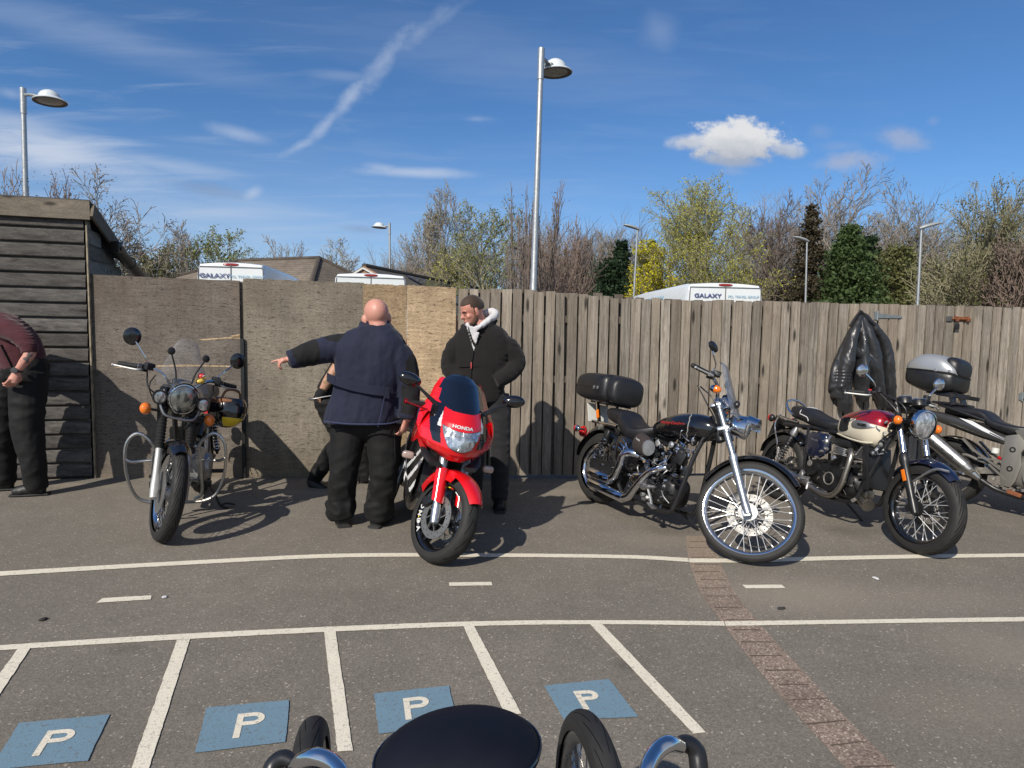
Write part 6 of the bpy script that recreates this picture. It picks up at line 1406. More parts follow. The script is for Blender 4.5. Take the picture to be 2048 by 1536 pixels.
    one('duck_helmet', I, mat('duck_red', (.60, .04, .04), .3), dk, lambda mb: mb.sheet(lambda u, v: (.010+.025*sin(u*1.9)*cos(v*6.2832), .026*sin(u*1.9)*sin(v*6.2832), .036+.024*cos(u*1.9)), 6, 14, .003)); one('duck_visor', I, WGL, dk, lambda mb: mb.tube([(.030, -.02, .04), (.037, 0, .042), (.030, .02, .04)], .005, 6))
tourer()

# ================================================================ red sports bike
def m_fairing(): return [RED, BLK, WGL, SMOKE, SAT]
def sport():
    B = bikeM((824, 1010), (862, 1122), 1.39, radians(12.5), .93, 1.0); root = empty('motorcycle', M=B)
    tag(root, 'red sports motorcycle with black and white fairing flashes, parked nose towards the viewer', 'motorcycle', 'motorcycles parked along the fence')
    rk = radians(24); fa = Vector((1.39, 0, .30)); ax = Vector((-sin(rk), 0, cos(rk))); H = fa+ax*.62+Vector((-.04, 0, -.02)); SM = steer(H, rk, radians(30)); I = I4
    fw = wheel(root, SM, fa, .302, .125, .222, BLK, kind=3, discs=(-1, 1), hubr=.05, hubw=.12, hub=SAT, tym=TY2, spm=BLK, disc_r=.148)
    wheel(root, I, (0, 0, .31), .31, .18, .225, BLK, kind=3, discs=(-1,), hubr=.05, hubw=.14, hub=SAT, tym=TY2, spm=BLK, disc_r=.11)
    # rim lettering and coloured flecks
    def rim_text(mb):
        for i, ch in enumerate('ONDA'):
            t_ = radians(178+ i*15); r = .205; c = fa+Vector((cos(t_)*r, -.050, sin(t_)*r)); textmesh(ch, .050, .001, basis(c, (-sin(t_)*-1*-1, 0, cos(t_)), (-cos(t_), 0, -sin(t_))) if False else basis(c, Vector((sin(t_)*-1, 0, cos(t_)))*-1*-1, Vector((-cos(t_), 0, -sin(t_)))), mb, .0015)
    try: one('rim_lettering', SM, WGL, fw, rim_text)
    except Exception as ex: print('rimtext', ex)
    for col, a0, a1 in (((.75, .60, .02), 258, 268), ((.6, .02, .02), 269, 276), ((.75, .60, .02), 158, 172), ((.7, .7, .7), 285, 300)):
        one('rim_sticker', SM, mat('sticker_%d' % a0, col, .35), fw, lambda mb: mb.torus(fa+Vector((0, -.047, 0)), (0, 1, 0), .212, .0035, 8, 5, radians(a0)*-1+pi/2*0, radians(a1)*-1))
    for s_ in (-1, 1):
        y = s_*.105; a = fa+Vector((.03, y, 0))
        lg = one('fork_leg', SM, ALUB, root, lambda mb: (mb.lathe(a-ax*.045, ax, [(0, .014), (.01, .028), (.09, .031), (.14, .027), (.33, .028), (.35, .028)], 16), mb.lathe(a+ax*.33, ax, [(0, .028), (.07, .032), (.14, .031), (.145, .024)], 18), mb.cyl(a+ax*.44, a+ax*.50, .022)))
        one('brake_caliper', SM, SAT, root, lambda mb: mb.box(fa+Vector((-.115, s_*.085, .075)), (.065, .05, .12), (0, radians(50), 0), .012))
    # mudguard hugging the tyre, with side blades
    def mg(u, v):
        a = radians(38)+(radians(158)-radians(38))*u; x = (v-.5)*2; w_ = .098*(1-.45*max(0, (.35-u)/.35)**1.5)*(1-.25*max(0, (u-.8)/.2)); r = .335-.030*abs(x)**2.2-(.055*max(0, abs(x)-.72)/.28 if u > .35 else .02*max(0, abs(x)-.72)); return fa+Vector((cos(a)*r, x*w_, sin(a)*r))
    mgd = one('mudguard', SM, RED, root, lambda mb: mb.sheet(mg, 26, 14, .004))
    for s_ in (-1, 1):
        one('fork_guard', SM, RED, mgd, lambda mb: mb.sheet(lambda u, v: fa+ax*(.11+.24*u)+Vector((.03+.046*cos(3.6*(v-.5)), s_*.105+.044*sin(3.6*(v-.5)), 0)), 8, 10, .003))
        one('mudguard_slot', SM, BLK, mgd, lambda mb: mb.add([Vector(mg(.42, .5+s_*.33))+Vector((.004, 0, .003)), Vector(mg(.34, .5+s_*.26))+Vector((.004, 0, .003)), Vector(mg(.24, .5+s_*.36))+Vector((.004, s_*.001, .003)), Vector(mg(.33, .5+s_*.40))+Vector((.004, s_*.001, .003))], [(0, 1, 2, 3)]))
    # nose fairing: plan curves stacked by height
    def prof(tab, z):
        for p, q in zip(tab, tab[1:]):
            if z <= q[0]: f = (z-p[0])/(q[0]-p[0]); f = f*f*(3-2*f) if False else f; return [a+(b-a)*f for a, b in zip(p[1:], q[1:])]
        return tab[-1][1:]
    # z: x of nose, half width, depth swept back, curve exponent
    T_ = [(.64, 1.415, .085, .10, 2.0), (.68, 1.455, .165, .16, 2.0), (.73, 1.475, .215, .22, 2.1), (.80, 1.465, .240, .27, 2.1), (.88, 1.425, .235, .29, 2.1), (.95, 1.36, .205, .27, 2.1), (1.00, 1.30, .180, .24, 2.2), (1.06, 1.215, .165, .20, 2.2), (1.12, 1.125, .135, .15, 2.3), (1.155, 1.055, .085, .09, 2.4), (1.165, 1.03, .03, .02, 2)]
    def nose(u, v, o=0.0):
        z = .64+.525*u; X, Wd, D, e_ = prof(T_, z); t_ = (v-.5)*2; return Vector((X-D*abs(t_)**e_+o, 1.16*Wd*t_*(1+o*2), .685+1.10*(z-.64)+.02*(1-abs(t_))*(1 if u < .1 else 0)+.03*abs(t_)**2*(u < .75)*(1-u)))
    def nm(u, v):
        t_ = abs(v-.5)*2; z = .64+.525*u
        if z > .945+.10*t_**3.0 and t_ < .76+.1*(z > 1.06): return 3
        if z > .955 and t_ >= .80: return 0 if z < 1.13 else None
        # black bands beside the lamp and white arrow flashes
        if .745 < z < .97 and abs(t_-(.62+.55*(z-.84))) < .115+.25*(z-.80): 
            return 2 if (.84 < z < .93 and abs(t_-(.52+.30*(z-.88))) < .075*(1-(z-.84)/.09)) else 1
        return 0
    fr_ = one('fairing', I, m_fairing(), root, lambda mb: mb.sheet(nose, 130, 170, .004, nm), ang=60)
    # headlight set in the nose
    def hlf(u, v):
        t_ = (v-.5)*2; z = .725+.115*u+.018*abs(t_)**2; wv = .47-.10*(1-u)**2*1.0; zz = (z-.64)/.525; return Vector(nose(zz, .5+t_*wv*.5*(1-.20*(1-u)), .010))
    one('headlight', I, HLENS, root, lambda mb: mb.sheet(hlf, 12, 24, .004), ang=60)
    one('headlight_edge', I, BLK, root, lambda mb: mb.tube([hlf(0, j/12) for j in range(13)]+[hlf(j/6, 1) for j in range(1, 7)]+[hlf(1, 1-j/12) for j in range(1, 13)]+[hlf(1-j/6, 0) for j in range(1, 6)], .0035, 5, 1, closed=True))
    p0 = Vector(nose((.885-.64)/.525, .5, .004)); p1 = Vector(nose((.91-.64)/.525, .5, .004))
    def lett(mb):
        m2 = MB(); textmesh('HONDA', .026, .0008, I4, m2, .001, sx=1.25)
        for v in m2.v: pass
        vs = []
        for v in m2.v:
            t_ = v.x/.235; z = .868+v.y; vs.append(Vector(nose((z-.64)/.525, .5+t_*.5, .009+v.z)))
        mb.add(vs, m2.f)
    one('fairing_lettering', I, WGL, fr_, lett, smooth=False)
    # lower lip under the lamp, air intakes
    for s_ in (-1, 1): one('intake', I, SAT, root, lambda mb: mb.loft([(1.38, s_*.12, .66, .05, .012, .02), (1.30, s_*.17, .69, .04, .014, .02), (1.22, s_*.20, .72, .02, .012, .016)], 10))
    one('inner_fairing', I, SAT, root, lambda mb: (mb.loft([(1.02, 0, .70, .14, .20, .20), (1.12, 0, .72, .15, .18, .14), (1.26, 0, .77, .14, .13, .09), (1.36, 0, .80, .08, .05, .06)], 16, 3)))
    # side fairings
    for s_ in (-1, 1):
        def sf(u, v):
            # u from top to bottom, v from front to back
            zt_ = 1.0-.16*v; zb = .72-.42*min(1, v*1.9)**1.2; zb = max(zb, .22) if v < .85 else .22+.9*(v-.85); z = zt_+(zb-zt_)*u
            x = 1.27-.62*v-.06*u*(1-v); y = .225+.045*sin(pi*u)-.055*u*u-.01*v; return Vector((x, s_*y, z))
        def sm_(u, v):
            if .06 < u < .16 and .05 < v < .40: return 1
            if u > .40+.75*(.42-v) and v > .10: 
                k = (u*1.0+v*.55); return 2 if (abs((k*7) % 1-.5) < .16 and .9 < k < 1.30) else 1
            return 0
        sdf = one('side_fairing', I, m_fairing(), root, lambda mb: mb.sheet(sf, 80, 80, .006, sm_), ang=60)
        indicator(root, I, (1.20, s_*.235, .66), (1.215, s_*.285, .655), .001, (1, 0, 0), L=.001, mt=SAT)
        ind = one('indicator', I, SAT, root, lambda mb: mb.loft([(1.17, s_*.285, .655, .02, .015, .015), (1.19, s_*.29, .655, .042, .026, .026), (1.215, s_*.29, .655, .044, .028, .028)], 16, 3.2)); one('indicator_lens', I, mat('clear_indicator', (.45, .33, .28), .12, .2, coat=1), ind, lambda mb: mb.loft([(1.214, s_*.29, .655, .043, .027, .027), (1.23, s_*.288, .655, .036, .022, .022), (1.235, s_*.288, .655, .02, .01, .01)], 16, 3.2))
        # mirrors
        m_ = one('mirror', I, BLK, root, lambda mb: mb.ball((1.13, s_*.385, 1.165), (.045, .085, .047), Euler((s_*.18, 0, s_*-.15)), 18, 12)); one('mirror_stem', I, SAT, m_, lambda mb: mb.tube([(1.20, s_*.165, 1.03), (1.185, s_*.22, 1.065), (1.16, s_*.29, 1.11), (1.135, s_*.35, 1.145)], [.034, .026, .018, .018], 10, 4, flat=(1, .55)))
        hb = one('grip', SM, GRIP, root, lambda mb: (mb.cyl((1.00, s_*.22, .965), (.96, s_*.36, .93), .017), mb.ball((.957, s_*.37, .928), .020, n=10, m=8)))
        one('bar_end', SM, mat('anodised_red', (.45, .02, .03), .25, .8), hb, lambda mb: mb.cyl((.958, s_*.365, .93), (.950, s_*.39, .925), .019)); levers(root, SM @ Matrix.Translation((1.02, s_*.215, .95)) @ Matrix.Rotation(s_*.35, 4, 'Z'), 0, 0, 0, s_, L=.17, mt=MATS['anodised_red'])
        one('switch_housing', SM, SAT, hb, lambda mb: (mb.box((1.01, s_*.19, .965), (.05, .06, .05), None, .01), mb.cyl((1.05, s_*.15, .98), (1.05, s_*.15, 1.03), .025)))
    one('fuel_tank', I, RED, root, lambda mb: mb.loft([(.50, 0, .80, .08, .05, .05), (.56, 0, .82, .13, .10, .08), (.74, 0, .85, .17, .13, .10), (.92, 0, .86, .18, .13, .10), (1.02, 0, .84, .12, .08, .08)], 24, 2.6))
    one('seat', I, LEA, root, lambda mb: mb.loft([(-.12, 0, .92, .06, .03, .03), (-.05, 0, .91, .11, .04, .05), (.15, 0, .86, .13, .04, .05), (.22, 0, .80, .15, .03, .05), (.45, 0, .77, .12, .03, .04), (.54, 0, .79, .06, .03, .03)], 20, 2.8))
    one('tail', I, RED, root, lambda mb: mb.loft([(-.34, 0, .90, .03, .02, .02), (-.28, 0, .89, .10, .035, .04), (-.05, 0, .85, .15, .04, .08), (.20, 0, .76, .17, .04, .09), (.45, 0, .70, .15, .05, .08), (.6, 0, .68, .1, .04, .05)], 20, 2.8)); one('tail_light', I, REDL, root, lambda mb: mb.ball((-.34, 0, .885), (.02, .09, .025)))
    one('engine', I, ENG, root, lambda mb: (mb.loft([(.40, 0, .38, .10, .10, .10), (.52, 0, .40, .17, .16, .16), (.80, 0, .42, .18, .18, .20), (1.00, 0, .44, .13, .14, .16)], 18, 3), mb.box((1.06, 0, .52), (.05, .30, .28), (0, -.2, 0), .01)))
    one('frame', I, SAT, root, lambda mb: [(mb.tube([(1.10, s_*.05, .82), (.85, s_*.15, .72), (.45, s_*.13, .50), (.40, s_*.12, .36)], .026, 8), mb.tube([(0, s_*.11, .31), (.42, s_*.11, .38)], .024, 8, 1)) for s_ in (-1, 1)])
    one('silencer', I, STEEL, root, lambda mb: (mb.tube([(.95, -.10, .30), (.70, -.12, .17), (.45, -.13, .22), (.3, -.15, .28)], .025, 10, 5), mb.lathe((.34, -.15, .26), (-1, .06, .22), [(0, .028), (.05, .052), (.45, .056), (.50, .04)], 20)))
    one('side_stand', I, SAT, root, lambda mb: mb.tube([(.55, .12, .20), (.66, .26, .07), (.64, .33, .02)], .012, 6))
sport()

# ================================================================ silver bikes: one behind the red one, one at the right edge
def silver(rear, front, wb, lean, scale, st, label, detail=True, bias=.5, naked=False):
    B = bikeM(rear, front, wb, lean, scale, bias); root = empty('motorcycle', M=B); tag(root, label, 'motorcycle', 'motorcycles parked along the fence'); I = I4
    rk = radians(27); fa = Vector((wb, 0, .32)); ax = Vector((-sin(rk), 0, cos(rk))); H = fa+ax*.66+Vector((-.05, 0, -.02)); SM = steer(H, rk, st)
    wheel(root, SM, fa, .32, .12, .228, BLK, kind=5, discs=(-1, 1), hubr=.05, hubw=.12, hub=SAT, tym=TY3, spm=BLK); wheel(root, I, (0, 0, .315), .315, .16, .225, GREYM, kind=5, discs=(-1,), hubr=.06, hubw=.14, hub=ALU, tym=TY3, spm=GREYM, disc_r=.12)
    mudguard(root, SM, fa, .352, .15, radians(20), radians(150), SILV, drop=.03); mudguard(root, I, (0, 0, .315), .365, .17, radians(20), radians(125), BLK, drop=.05)
    for s_ in (-1, 1):
        a = fa+Vector((.03, s_*.105, 0)); one('fork_leg', SM, ALUB, root, lambda mb: (mb.lathe(a-ax*.04, ax, [(0, .014), (.01, .028), (.35, .028), (.37, .033), (.40, .022), (.72, .021)], 14)))
    one('fuel_tank', I, SILV, root, lambda mb: mb.loft([(.62, 0, .86, .08, .05, .06), (.68, 0, .88, .14, .10, .09), (.84, 0, .92, .18, .13, .14), (1.0, 0, .93, .19, .13, .16), (1.12, 0, .91, .14, .09, .14), (1.18, 0, .90, .06, .05, .06)], 24, 2.7))
    one('seat', I, LEA, root, lambda mb: mb.loft([(-.10, 0, .93, .10, .03, .05), (-.04, 0, .94, .14, .045, .06), (.20, 0, .93, .155, .05, .07), (.28, 0, .90, .16, .05, .07), (.36, 0, .845, .165, .04, .065), (.55, 0, .815, .15, .035, .08), (.68, 0, .84, .10, .035, .10), (.76, 0, .87, .06, .03, .05)], 24, 2.8))
    def tail(mb): mb.loft([(-.30, 0, .885, .05, .02, .03), (-.24, 0, .88, .13, .035, .06), (.0, 0, .84, .165, .045, .085), (.25, 0, .77, .175, .05, .08), (.48, 0, .70, .165, .05, .05), (.60, 0, .66, .14, .02, .02)], 24, 3)
    tl_ = one('tail', I, m_metal('tail_dark_silver', (.12, .118, .115), .3, .1, .7, .1), root, tail)
    for s_ in (-1, 1): one('tail_stripe', I, WGL, tl_, lambda mb: mb.add([Vector(p) for p in ((.08, s_*.178, .86), (.20, s_*.184, .845), (.57, s_*.158, .665), (.30, s_*.1835, .76))]+[Vector(p) for p in ((.08, s_*.172, .86), (.20, s_*.178, .845), (.57, s_*.152, .665), (.30, s_*.1775, .76))], [(0, 1, 2, 3), (7, 6, 5, 4), (0, 4, 5, 1), (1, 5, 6, 2), (2, 6, 7, 3), (3, 7, 4, 0)]))
    one('rear_rack', I, SAT if detail else ALU, root, lambda mb: (mb.tube([(.30, -.16, .86), (.05, -.17, .93), (-.12, -.15, .97), (-.18, 0, .98), (-.12, .15, .97), (.05, .17, .93), (.30, .16, .86)], .014, 8), mb.box((-.08, 0, 1.0), (.30, .24, .025), None, .008), mb.box((.02, -.1, .96), (.20, .03, .03)), mb.box((.02, .1, .96), (.20, .03, .03))))
    one('tail_light', I, REDL, root, lambda mb: mb.ball((-.30, 0, .87), (.03, .08, .03)))
    FG = m_metal('frame_greige', (.25, .235, .205), .42, .12, .6, .25)
    en = one('engine', I, GREYM, root, lambda mb: (mb.loft([(.50, 0, .40, .10, .10, .10), (.58, 0, .42, .17, .15, .16), (.85, 0, .44, .18, .18, .20), (1.05, 0, .46, .13, .14, .16)], 18, 3), mb.cyl((.78, -.14, .40), (.78, -.20, .40), .115, .10, 28), mb.cyl((.78, -.19, .40), (.78, -.215, .40), .06, .05, 24), mb.cyl((.98, -.12, .44), (.98, -.19, .44), .07, .06, 24)))
    pv = one('frame_plate', I, FG, root, lambda mb: [(mb.prism([(.50, .74), (.60, .77), (.68, .68), (.64, .60), (.66, .48), (.63, .33), (.60, .27), (.52, .27), (.50, .40)], s_*.185-.012, s_*.185+.012, bev=.005), mb.prism([(.56, .80), (.70, .86), (1.12, .95), (1.14, .84), (.72, .70), (.62, .72)], s_*.165-.02, s_*.165+.02, bev=.008)) for s_ in (-1, 1)])
    one('frame_bolt', I, SAT, pv, lambda mb: [mb.torus((.575, -.199, z), (0, 1, 0), .020, .006, 18, 6) for z in (.62, .44)])
    one('swingarm', I, FG, root, lambda mb: [(mb.beam((0, s_*.125, .315), (.55, s_*.14, .42), .035, .06), mb.tube([(.08, s_*.125, .34), (.14, s_*.13, .50), (.30, s_*.135, .47), (.48, s_*.14, .44)], .016, 8)) for s_ in (-1, 1)])
    one('footrest_bracket', I, FG, root, lambda mb: [(mb.beam((.22, s_*.165, .58), (.50, s_*.175, .42), .018, .035, up=(0, 1, 0)), mb.beam((.14, s_*.165, .66), (.26, s_*.165, .55), .018, .04, up=(0, 1, 0)), mb.beam((.40, s_*.175, .45), (.56, s_*.178, .33), .018, .04, up=(0, 1, 0)), mb.beam((.30, s_*.17, .50), (.56, s_*.175, .50), .016, .03, up=(0, 1, 0)), mb.cyl((.30, s_*.16, .37), (.30, s_*.28, .36), .016)) for s_ in (-1, 1)])
    one('mudguard_hugger', I, BLK, root, lambda mb: mb.sheet(lambda u, v: Vector((cos(radians(5+115*u))*.35, (v-.5)*.20, .315+sin(radians(5+115*u))*.35-.03*abs(v-.5)**2)), 16, 6, .006))
    sl_ = one('silencer', I, CHROMED, root, lambda mb: (mb.lathe((.36, -.205, .29), (-.83, -.02, .56), [(0, .008), (.02, .028), (.17, .062), (.18, .068), (.58, .076), (.59, .080), (.625, .075), (.62, .05)], 24), None))
    one('exhaust_pipe', I, SAT, sl_, lambda mb: mb.tube([(.95, -.08, .30), (.75, -.11, .20), (.50, -.15, .22), (.36, -.20, .29)], .024, 10, 5))
    one('silencer_tip', I, mat('hole_dark', (.02, .02, .02), .8), sl_, lambda mb: mb.cyl(Vector((.36, -.205, .29))+Vector((-.83, -.02, .56)).normalized()*.621, Vector((.36, -.205, .29))+Vector((-.83, -.02, .56)).normalized()*.624, .055))
    one('frame', I, SAT, root, lambda mb: [(mb.tube([(1.15, s_*.04, .92), (1.08, s_*.12, .60), (1.0, s_*.15, .30), (.80, s_*.14, .20), (.5, s_*.13, .22)], .018, 8), mb.tube([(.58, s_*.13, .66), (.3, s_*.13, .76), (-.1, s_*.12, .86)], .016, 8)) for s_ in (-1, 1)])
    clutter(en, 'engine_fitting', (SAT, FG), (.42, -.17, .22), (.95, -.12, .32), 14, 35); one('rust_patch', I, RUST, en, lambda mb: (mb.box((.62, -.14, .22), (.12, .05, .04), (0, .2, 0), .01), mb.box((.80, -.14, .20), (.09, .05, .04), None, .01)))
    one('fluid_bottle', I, PLATE, root, lambda mb: mb.lathe((.42, -.15, .56), (0, 0, 1), [(0, .028), (.005, .032), (.05, .032), (.055, .02)], 16)); one('red_spring', I, REDL, root, lambda mb: mb.tube([(.44, -.12, .53), (.50, -.13, .50)], .014, 8, 1))
    if not naked: fl = one('fairing', I, SILV, root, lambda mb: mb.sheet(lambda u, v: Vector((wb-.02-.16*u-.45*((v-.5)*2)**2, (v-.5)*.52*(1-.3*u*u), .66+.46*u)), 14, 18, .005)); one('headlight', I, HLENS, root, lambda mb: mb.sheet(lambda u, v: Vector((wb-.005-.05*u-.45*((v-.5)*1.2)**2, (v-.5)*.30, .74+.14*u)), 8, 12, .004)); one('windscreen', I, SCREEN, root, lambda mb: mb.sheet(lambda u, v: Vector((wb-.17-.20*u-.45*((v-.5)*1.5)**2, (v-.5)*.36*(1-.3*u), 1.12+.26*u)), 8, 10, .003))
    def bars(mb):
        for s_ in (-1, 1): mb.tube([(1.16, 0, 1.06), (1.14, s_*.12, 1.09), (1.08, s_*.24, 1.12), (1.0, s_*.38, 1.10)], .0115, 8)
    hb = one('handlebar', SM, SAT, root, bars)
    for s_ in (-1, 1): one('grip', SM, GRIP, hb, lambda mb: mb.cyl((1.03, s_*.32, 1.105), (.985, s_*.42, 1.095), .018)); levers(root, SM @ Matrix.Translation((1.07, s_*.24, 1.11)) @ Matrix.Rotation(s_*.45, 4, 'Z'), 0, 0, 0, s_, L=.17)
    if not naked:
      for s_ in (-1, 1): mirror(root, SM, (1.10, s_*.2, 1.12), (1.12, s_*.25, 1.2), (1.10, s_*.34, 1.27), .05, (-1, 0, 0), mt=SAT, stem=SAT)
    one('side_stand', I, SAT, root, lambda mb: mb.tube([(.60, .12, .20), (.70, .26, .07), (.66, .33, .015)], .012, 6))
    return root, B
r_, B_ = silver((1893, 1003), (2330, 1100), 1.50, radians(9), .88, radians(15), 'silver motorcycle with a grey topped luggage box, cut off by the right edge', bias=0)
TBM = Matrix.Translation((-.15, 0, .095)) @ Matrix.Translation((-.1, 0, 1.0)) @ Matrix.Diagonal((.84, .84, 1.30, 1)) @ Matrix.Translation((.1, 0, -1.0))
one('box_bracket', I4, SAT, r_, lambda mb: [(mb.beam((-.02, s_*.10, .98), (-.06, s_*.10, 1.10), .02, .10, up=(0, 1, 0)), mb.beam((-.30, s_*.10, 1.11), (.10, s_*.10, 1.08), .03, .04)) for s_ in (-1, 1)])
tb = one('top_box', TBM, SAT, r_, lambda mb: mb.loft([(-.43, 0, 1.14, .12, .04, .05), (-.40, 0, 1.15, .20, .05, .09), (-.20, 0, 1.14, .26, .055, .13), (.0, 0, 1.13, .26, .05, .13), (.14, 0, 1.12, .22, .045, .10), (.17, 0, 1.12, .16, .04, .08)], 28, 4, 3))
one('box_lid', TBM, m_metal('lid_silver', (.40, .41, .42), .34, .06, .5, .05), tb, lambda mb: mb.loft([(-.435, 0, 1.19, .12, .02, .01), (-.40, 0, 1.195, .20, .06, .02), (-.25, 0, 1.19, .258, .125, .02), (-.05, 0, 1.18, .262, .13, .02), (.06, 0, 1.175, .25, .10, .02), (.15, 0, 1.165, .21, .05, .01), (.17, 0, 1.16, .15, .02, .01)], 30, 3.4, 3))
one('backrest_pad', TBM, LEA, tb, lambda mb: mb.loft([(.02, 0, 1.235, .15, .05, .05), (.06, 0, 1.23, .205, .07, .065), (.13, 0, 1.215, .20, .075, .07), (.175, 0, 1.205, .17, .06, .06), (.185, 0, 1.20, .12, .03, .04)], 26, 3.2))
one('box_seam', TBM, mat('seam_black', (.004, .004, .004), .8), tb, lambda mb: mb.loft([(-.432, 0, 1.178, .13, .008, .008), (-.40, 0, 1.18, .206, .008, .008), (-.20, 0, 1.175, .266, .008, .008), (.0, 0, 1.165, .266, .008, .008), (.14, 0, 1.15, .226, .008, .008), (.175, 0, 1.145, .165, .008, .008)], 30, 4, 3))
one('box_latch', TBM, ALU, tb, lambda mb: [mb.box((x, -.268+.03*(x > .1), 1.175), (.028, .008, .022), None, .003) for x in (-.02, .12)])

q_, B_ = silver((892, 966), (826, 1000), 1.46, radians(9), .84, radians(10), 'silver motorcycle mostly hidden behind the bald man, left of the red motorcycle', bias=0, naked=True)
# ================================================================ people and cloth: one continuous skin per body or garment
def skin(mb, vox, smooth=4, disp=None, name='m'):
    me = mb.mesh(name+'_src'); o = bpy.data.objects.new('tmp', me); S.collection.objects.link(o)
    r = o.modifiers.new('r', 'REMESH'); r.mode = 'VOXEL'; r.voxel_size = vox; s_ = o.modifiers.new('s', 'SMOOTH'); s_.factor = .5; s_.iterations = smooth
    dg = bpy.context.evaluated_depsgraph_get(); dg.update(); m = bpy.data.meshes.new_from_object(o.evaluated_get(dg)); bpy.data.objects.remove(o); bpy.data.meshes.remove(me)
    if disp:
        ns = [v.normal.copy() for v in m.vertices]
        for v, n in zip(m.vertices, ns): v.co = v.co+n*disp(v.co)
    m.name = name; return m
def put(name, me, mats, parent, matfn=None):
    mats = mats if isinstance(mats, (list, tuple)) else [mats]
    me.materials.clear()
    for m in mats: me.materials.append(m)
    if matfn: me.polygons.foreach_set('material_index', [matfn(p.center) for p in me.polygons])
    me.polygons.foreach_set('use_smooth', [True]*len(me.polygons)); me.update()
    o = bpy.data.objects.new(name, me); S.collection.objects.link(o)
    if parent: o.parent = parent
    return o
def nz(c, sx, sy, sz, o=0): return mnoise.noise(Vector((c.x*sx+o, c.y*sy+o*1.7, c.z*sz-o)))
def folds(amp, sx, sy, sz, o=0, extra=None):
    def f(c):
        a = nz(c, sx, sy, sz, o); b_ = nz(c, sx*2.3, sy*2.3, sz*2.3, o+5); r = amp*((1-abs(a)*2.2)*.7+b_*.35)
        return r*(extra(c) if extra else 1)
    return f
def m_cloth(name, col, rough=.85, var=.12, weave=900, sheen=.15, spec=.25):
    m, t, b = custom(name); p = t.obj(); n = t.noise(p, 7, 4, .6); w_ = t.noise(p, 260, 2, .7)
    k = t.math('MULTIPLY', t.mapr(n, .3, .7, 1-var, 1+var), t.mapr(w_, .3, .7, .85, 1.12)); cc = t.mix(0, (*col, 1), (*col, 1))
    t.put(b.inputs['Base Color'], t.vmath('SCALE', cc, scale=k)); b.inputs['Roughness'].default_value = rough; b.inputs['Specular IOR Level'].default_value = spec
    b.inputs['Sheen Weight'].default_value = sheen
    t.put(b.inputs['Normal'], t.bump(t.math('ADD', t.noise(p, 34, 4, .6), t.math('MULTIPLY', w_, .3)), .35, .006)); return m
def m_skin(name, col, red):
    m, t, b = custom(name); p = t.obj(); n = t.noise(p, 26, 4, .6); c = t.mix(t.mapr(n, .35, .7), col, red); t.put(b.inputs['Base Color'], c); b.inputs['Roughness'].default_value = .48
    b.inputs['Subsurface Weight'].default_value = .12; b.inputs['Subsurface Radius'].default_value = (.01, .004, .002); b.inputs['Subsurface Scale'].default_value = .5
    t.put(b.inputs['Normal'], t.bump(t.noise(p, 140, 3), .15, .002)); return m
SKINP = m_skin('skin_pink', (.52, .27, .20), (.56, .24, .19)); SKINR = m_skin('skin_ruddy', (.46, .22, .16), (.50, .20, .15)); SKINT = m_skin('skin_tan', (.42, .23, .15), (.46, .25, .17))
NAVY = m_cloth('jacket_navy', (.012, .015, .034), .8, sheen=.1); BKC = m_cloth('cloth_black', (.010, .010, .011), .85, .25, sheen=.05); BKT = m_cloth('trousers_black', (.0065, .0065, .007), .75, .4, sheen=.02, spec=.3)
HOOD = m_cloth('hoodie_black', (.013, .0115, .0115), .95, .1, sheen=.1); WHC = m_cloth('hood_pale_grey', (.55, .54, .55), .9); MAR = m_cloth('sweater_maroon', (.065, .018, .024), .9, .2); TROU2 = m_cloth('jeans_dark', (.017, .017, .019), .8)
HAIRB = m_cloth('hair_brown', (.040, .024, .016), .7, .4, sheen=.2); BRD = m_cloth('beard_brown', (.075, .038, .022), .8, .4, sheen=.2); BOOT = mat('boot_black', (.008, .008, .008), .5, var=.3); EYE = mat('eye_dark', (.03, .02, .02), .4)
def headparts(mb, M):
    M0 = mb.M; mb.M = M0 @ M
    mb.ball((-.012, 0, .028), (.100, .078, .090), n=22, m=14); mb.ball((.034, 0, -.030), (.058, .058, .080), n=18, m=12); mb.ball((.046, 0, -.084), (.042, .042, .032), n=14, m=10)
    mb.ball((.100, 0, -.026), (.017, .015, .016), n=10, m=8); mb.tube([(.083, 0, .012), (.098, 0, -.018)], [.009, .012], 8, 2); mb.ball((.078, 0, .014), (.018, .050, .011), n=12, m=8)
    mb.ball((.052, .038, -.030), (.030, .022, .022)); mb.ball((.052, -.038, -.030), (.030, .022, .022)); mb.ball((.087, 0, -.064), (.010, .024, .010), n=10, m=8)
    for s_ in (-1, 1): mb.ball((-.004, s_*.085, -.014), (.022, .011, .034), Euler((0, .15, s_*.45))); mb.ball((.002, s_*.078, -.036), (.012, .009, .014))
    mb.tube([(-.020, 0, -.03), (-.030, 0, -.11), (-.040, 0, -.20)], [.062, .060, .068], 16, 3); mb.M = M0
def headM(c, fwd, up=(0, 0, 1), s_=1.0):
    x = Vector(fwd).normalized(); z = Vector(up); y = z.cross(x).normalized(); z = x.cross(y)
    return Matrix(((x.x*s_, y.x*s_, z.x*s_, c[0]), (x.y*s_, y.y*s_, z.y*s_, c[1]), (x.z*s_, y.z*s_, z.z*s_, c[2]), (0, 0, 0, 1)))
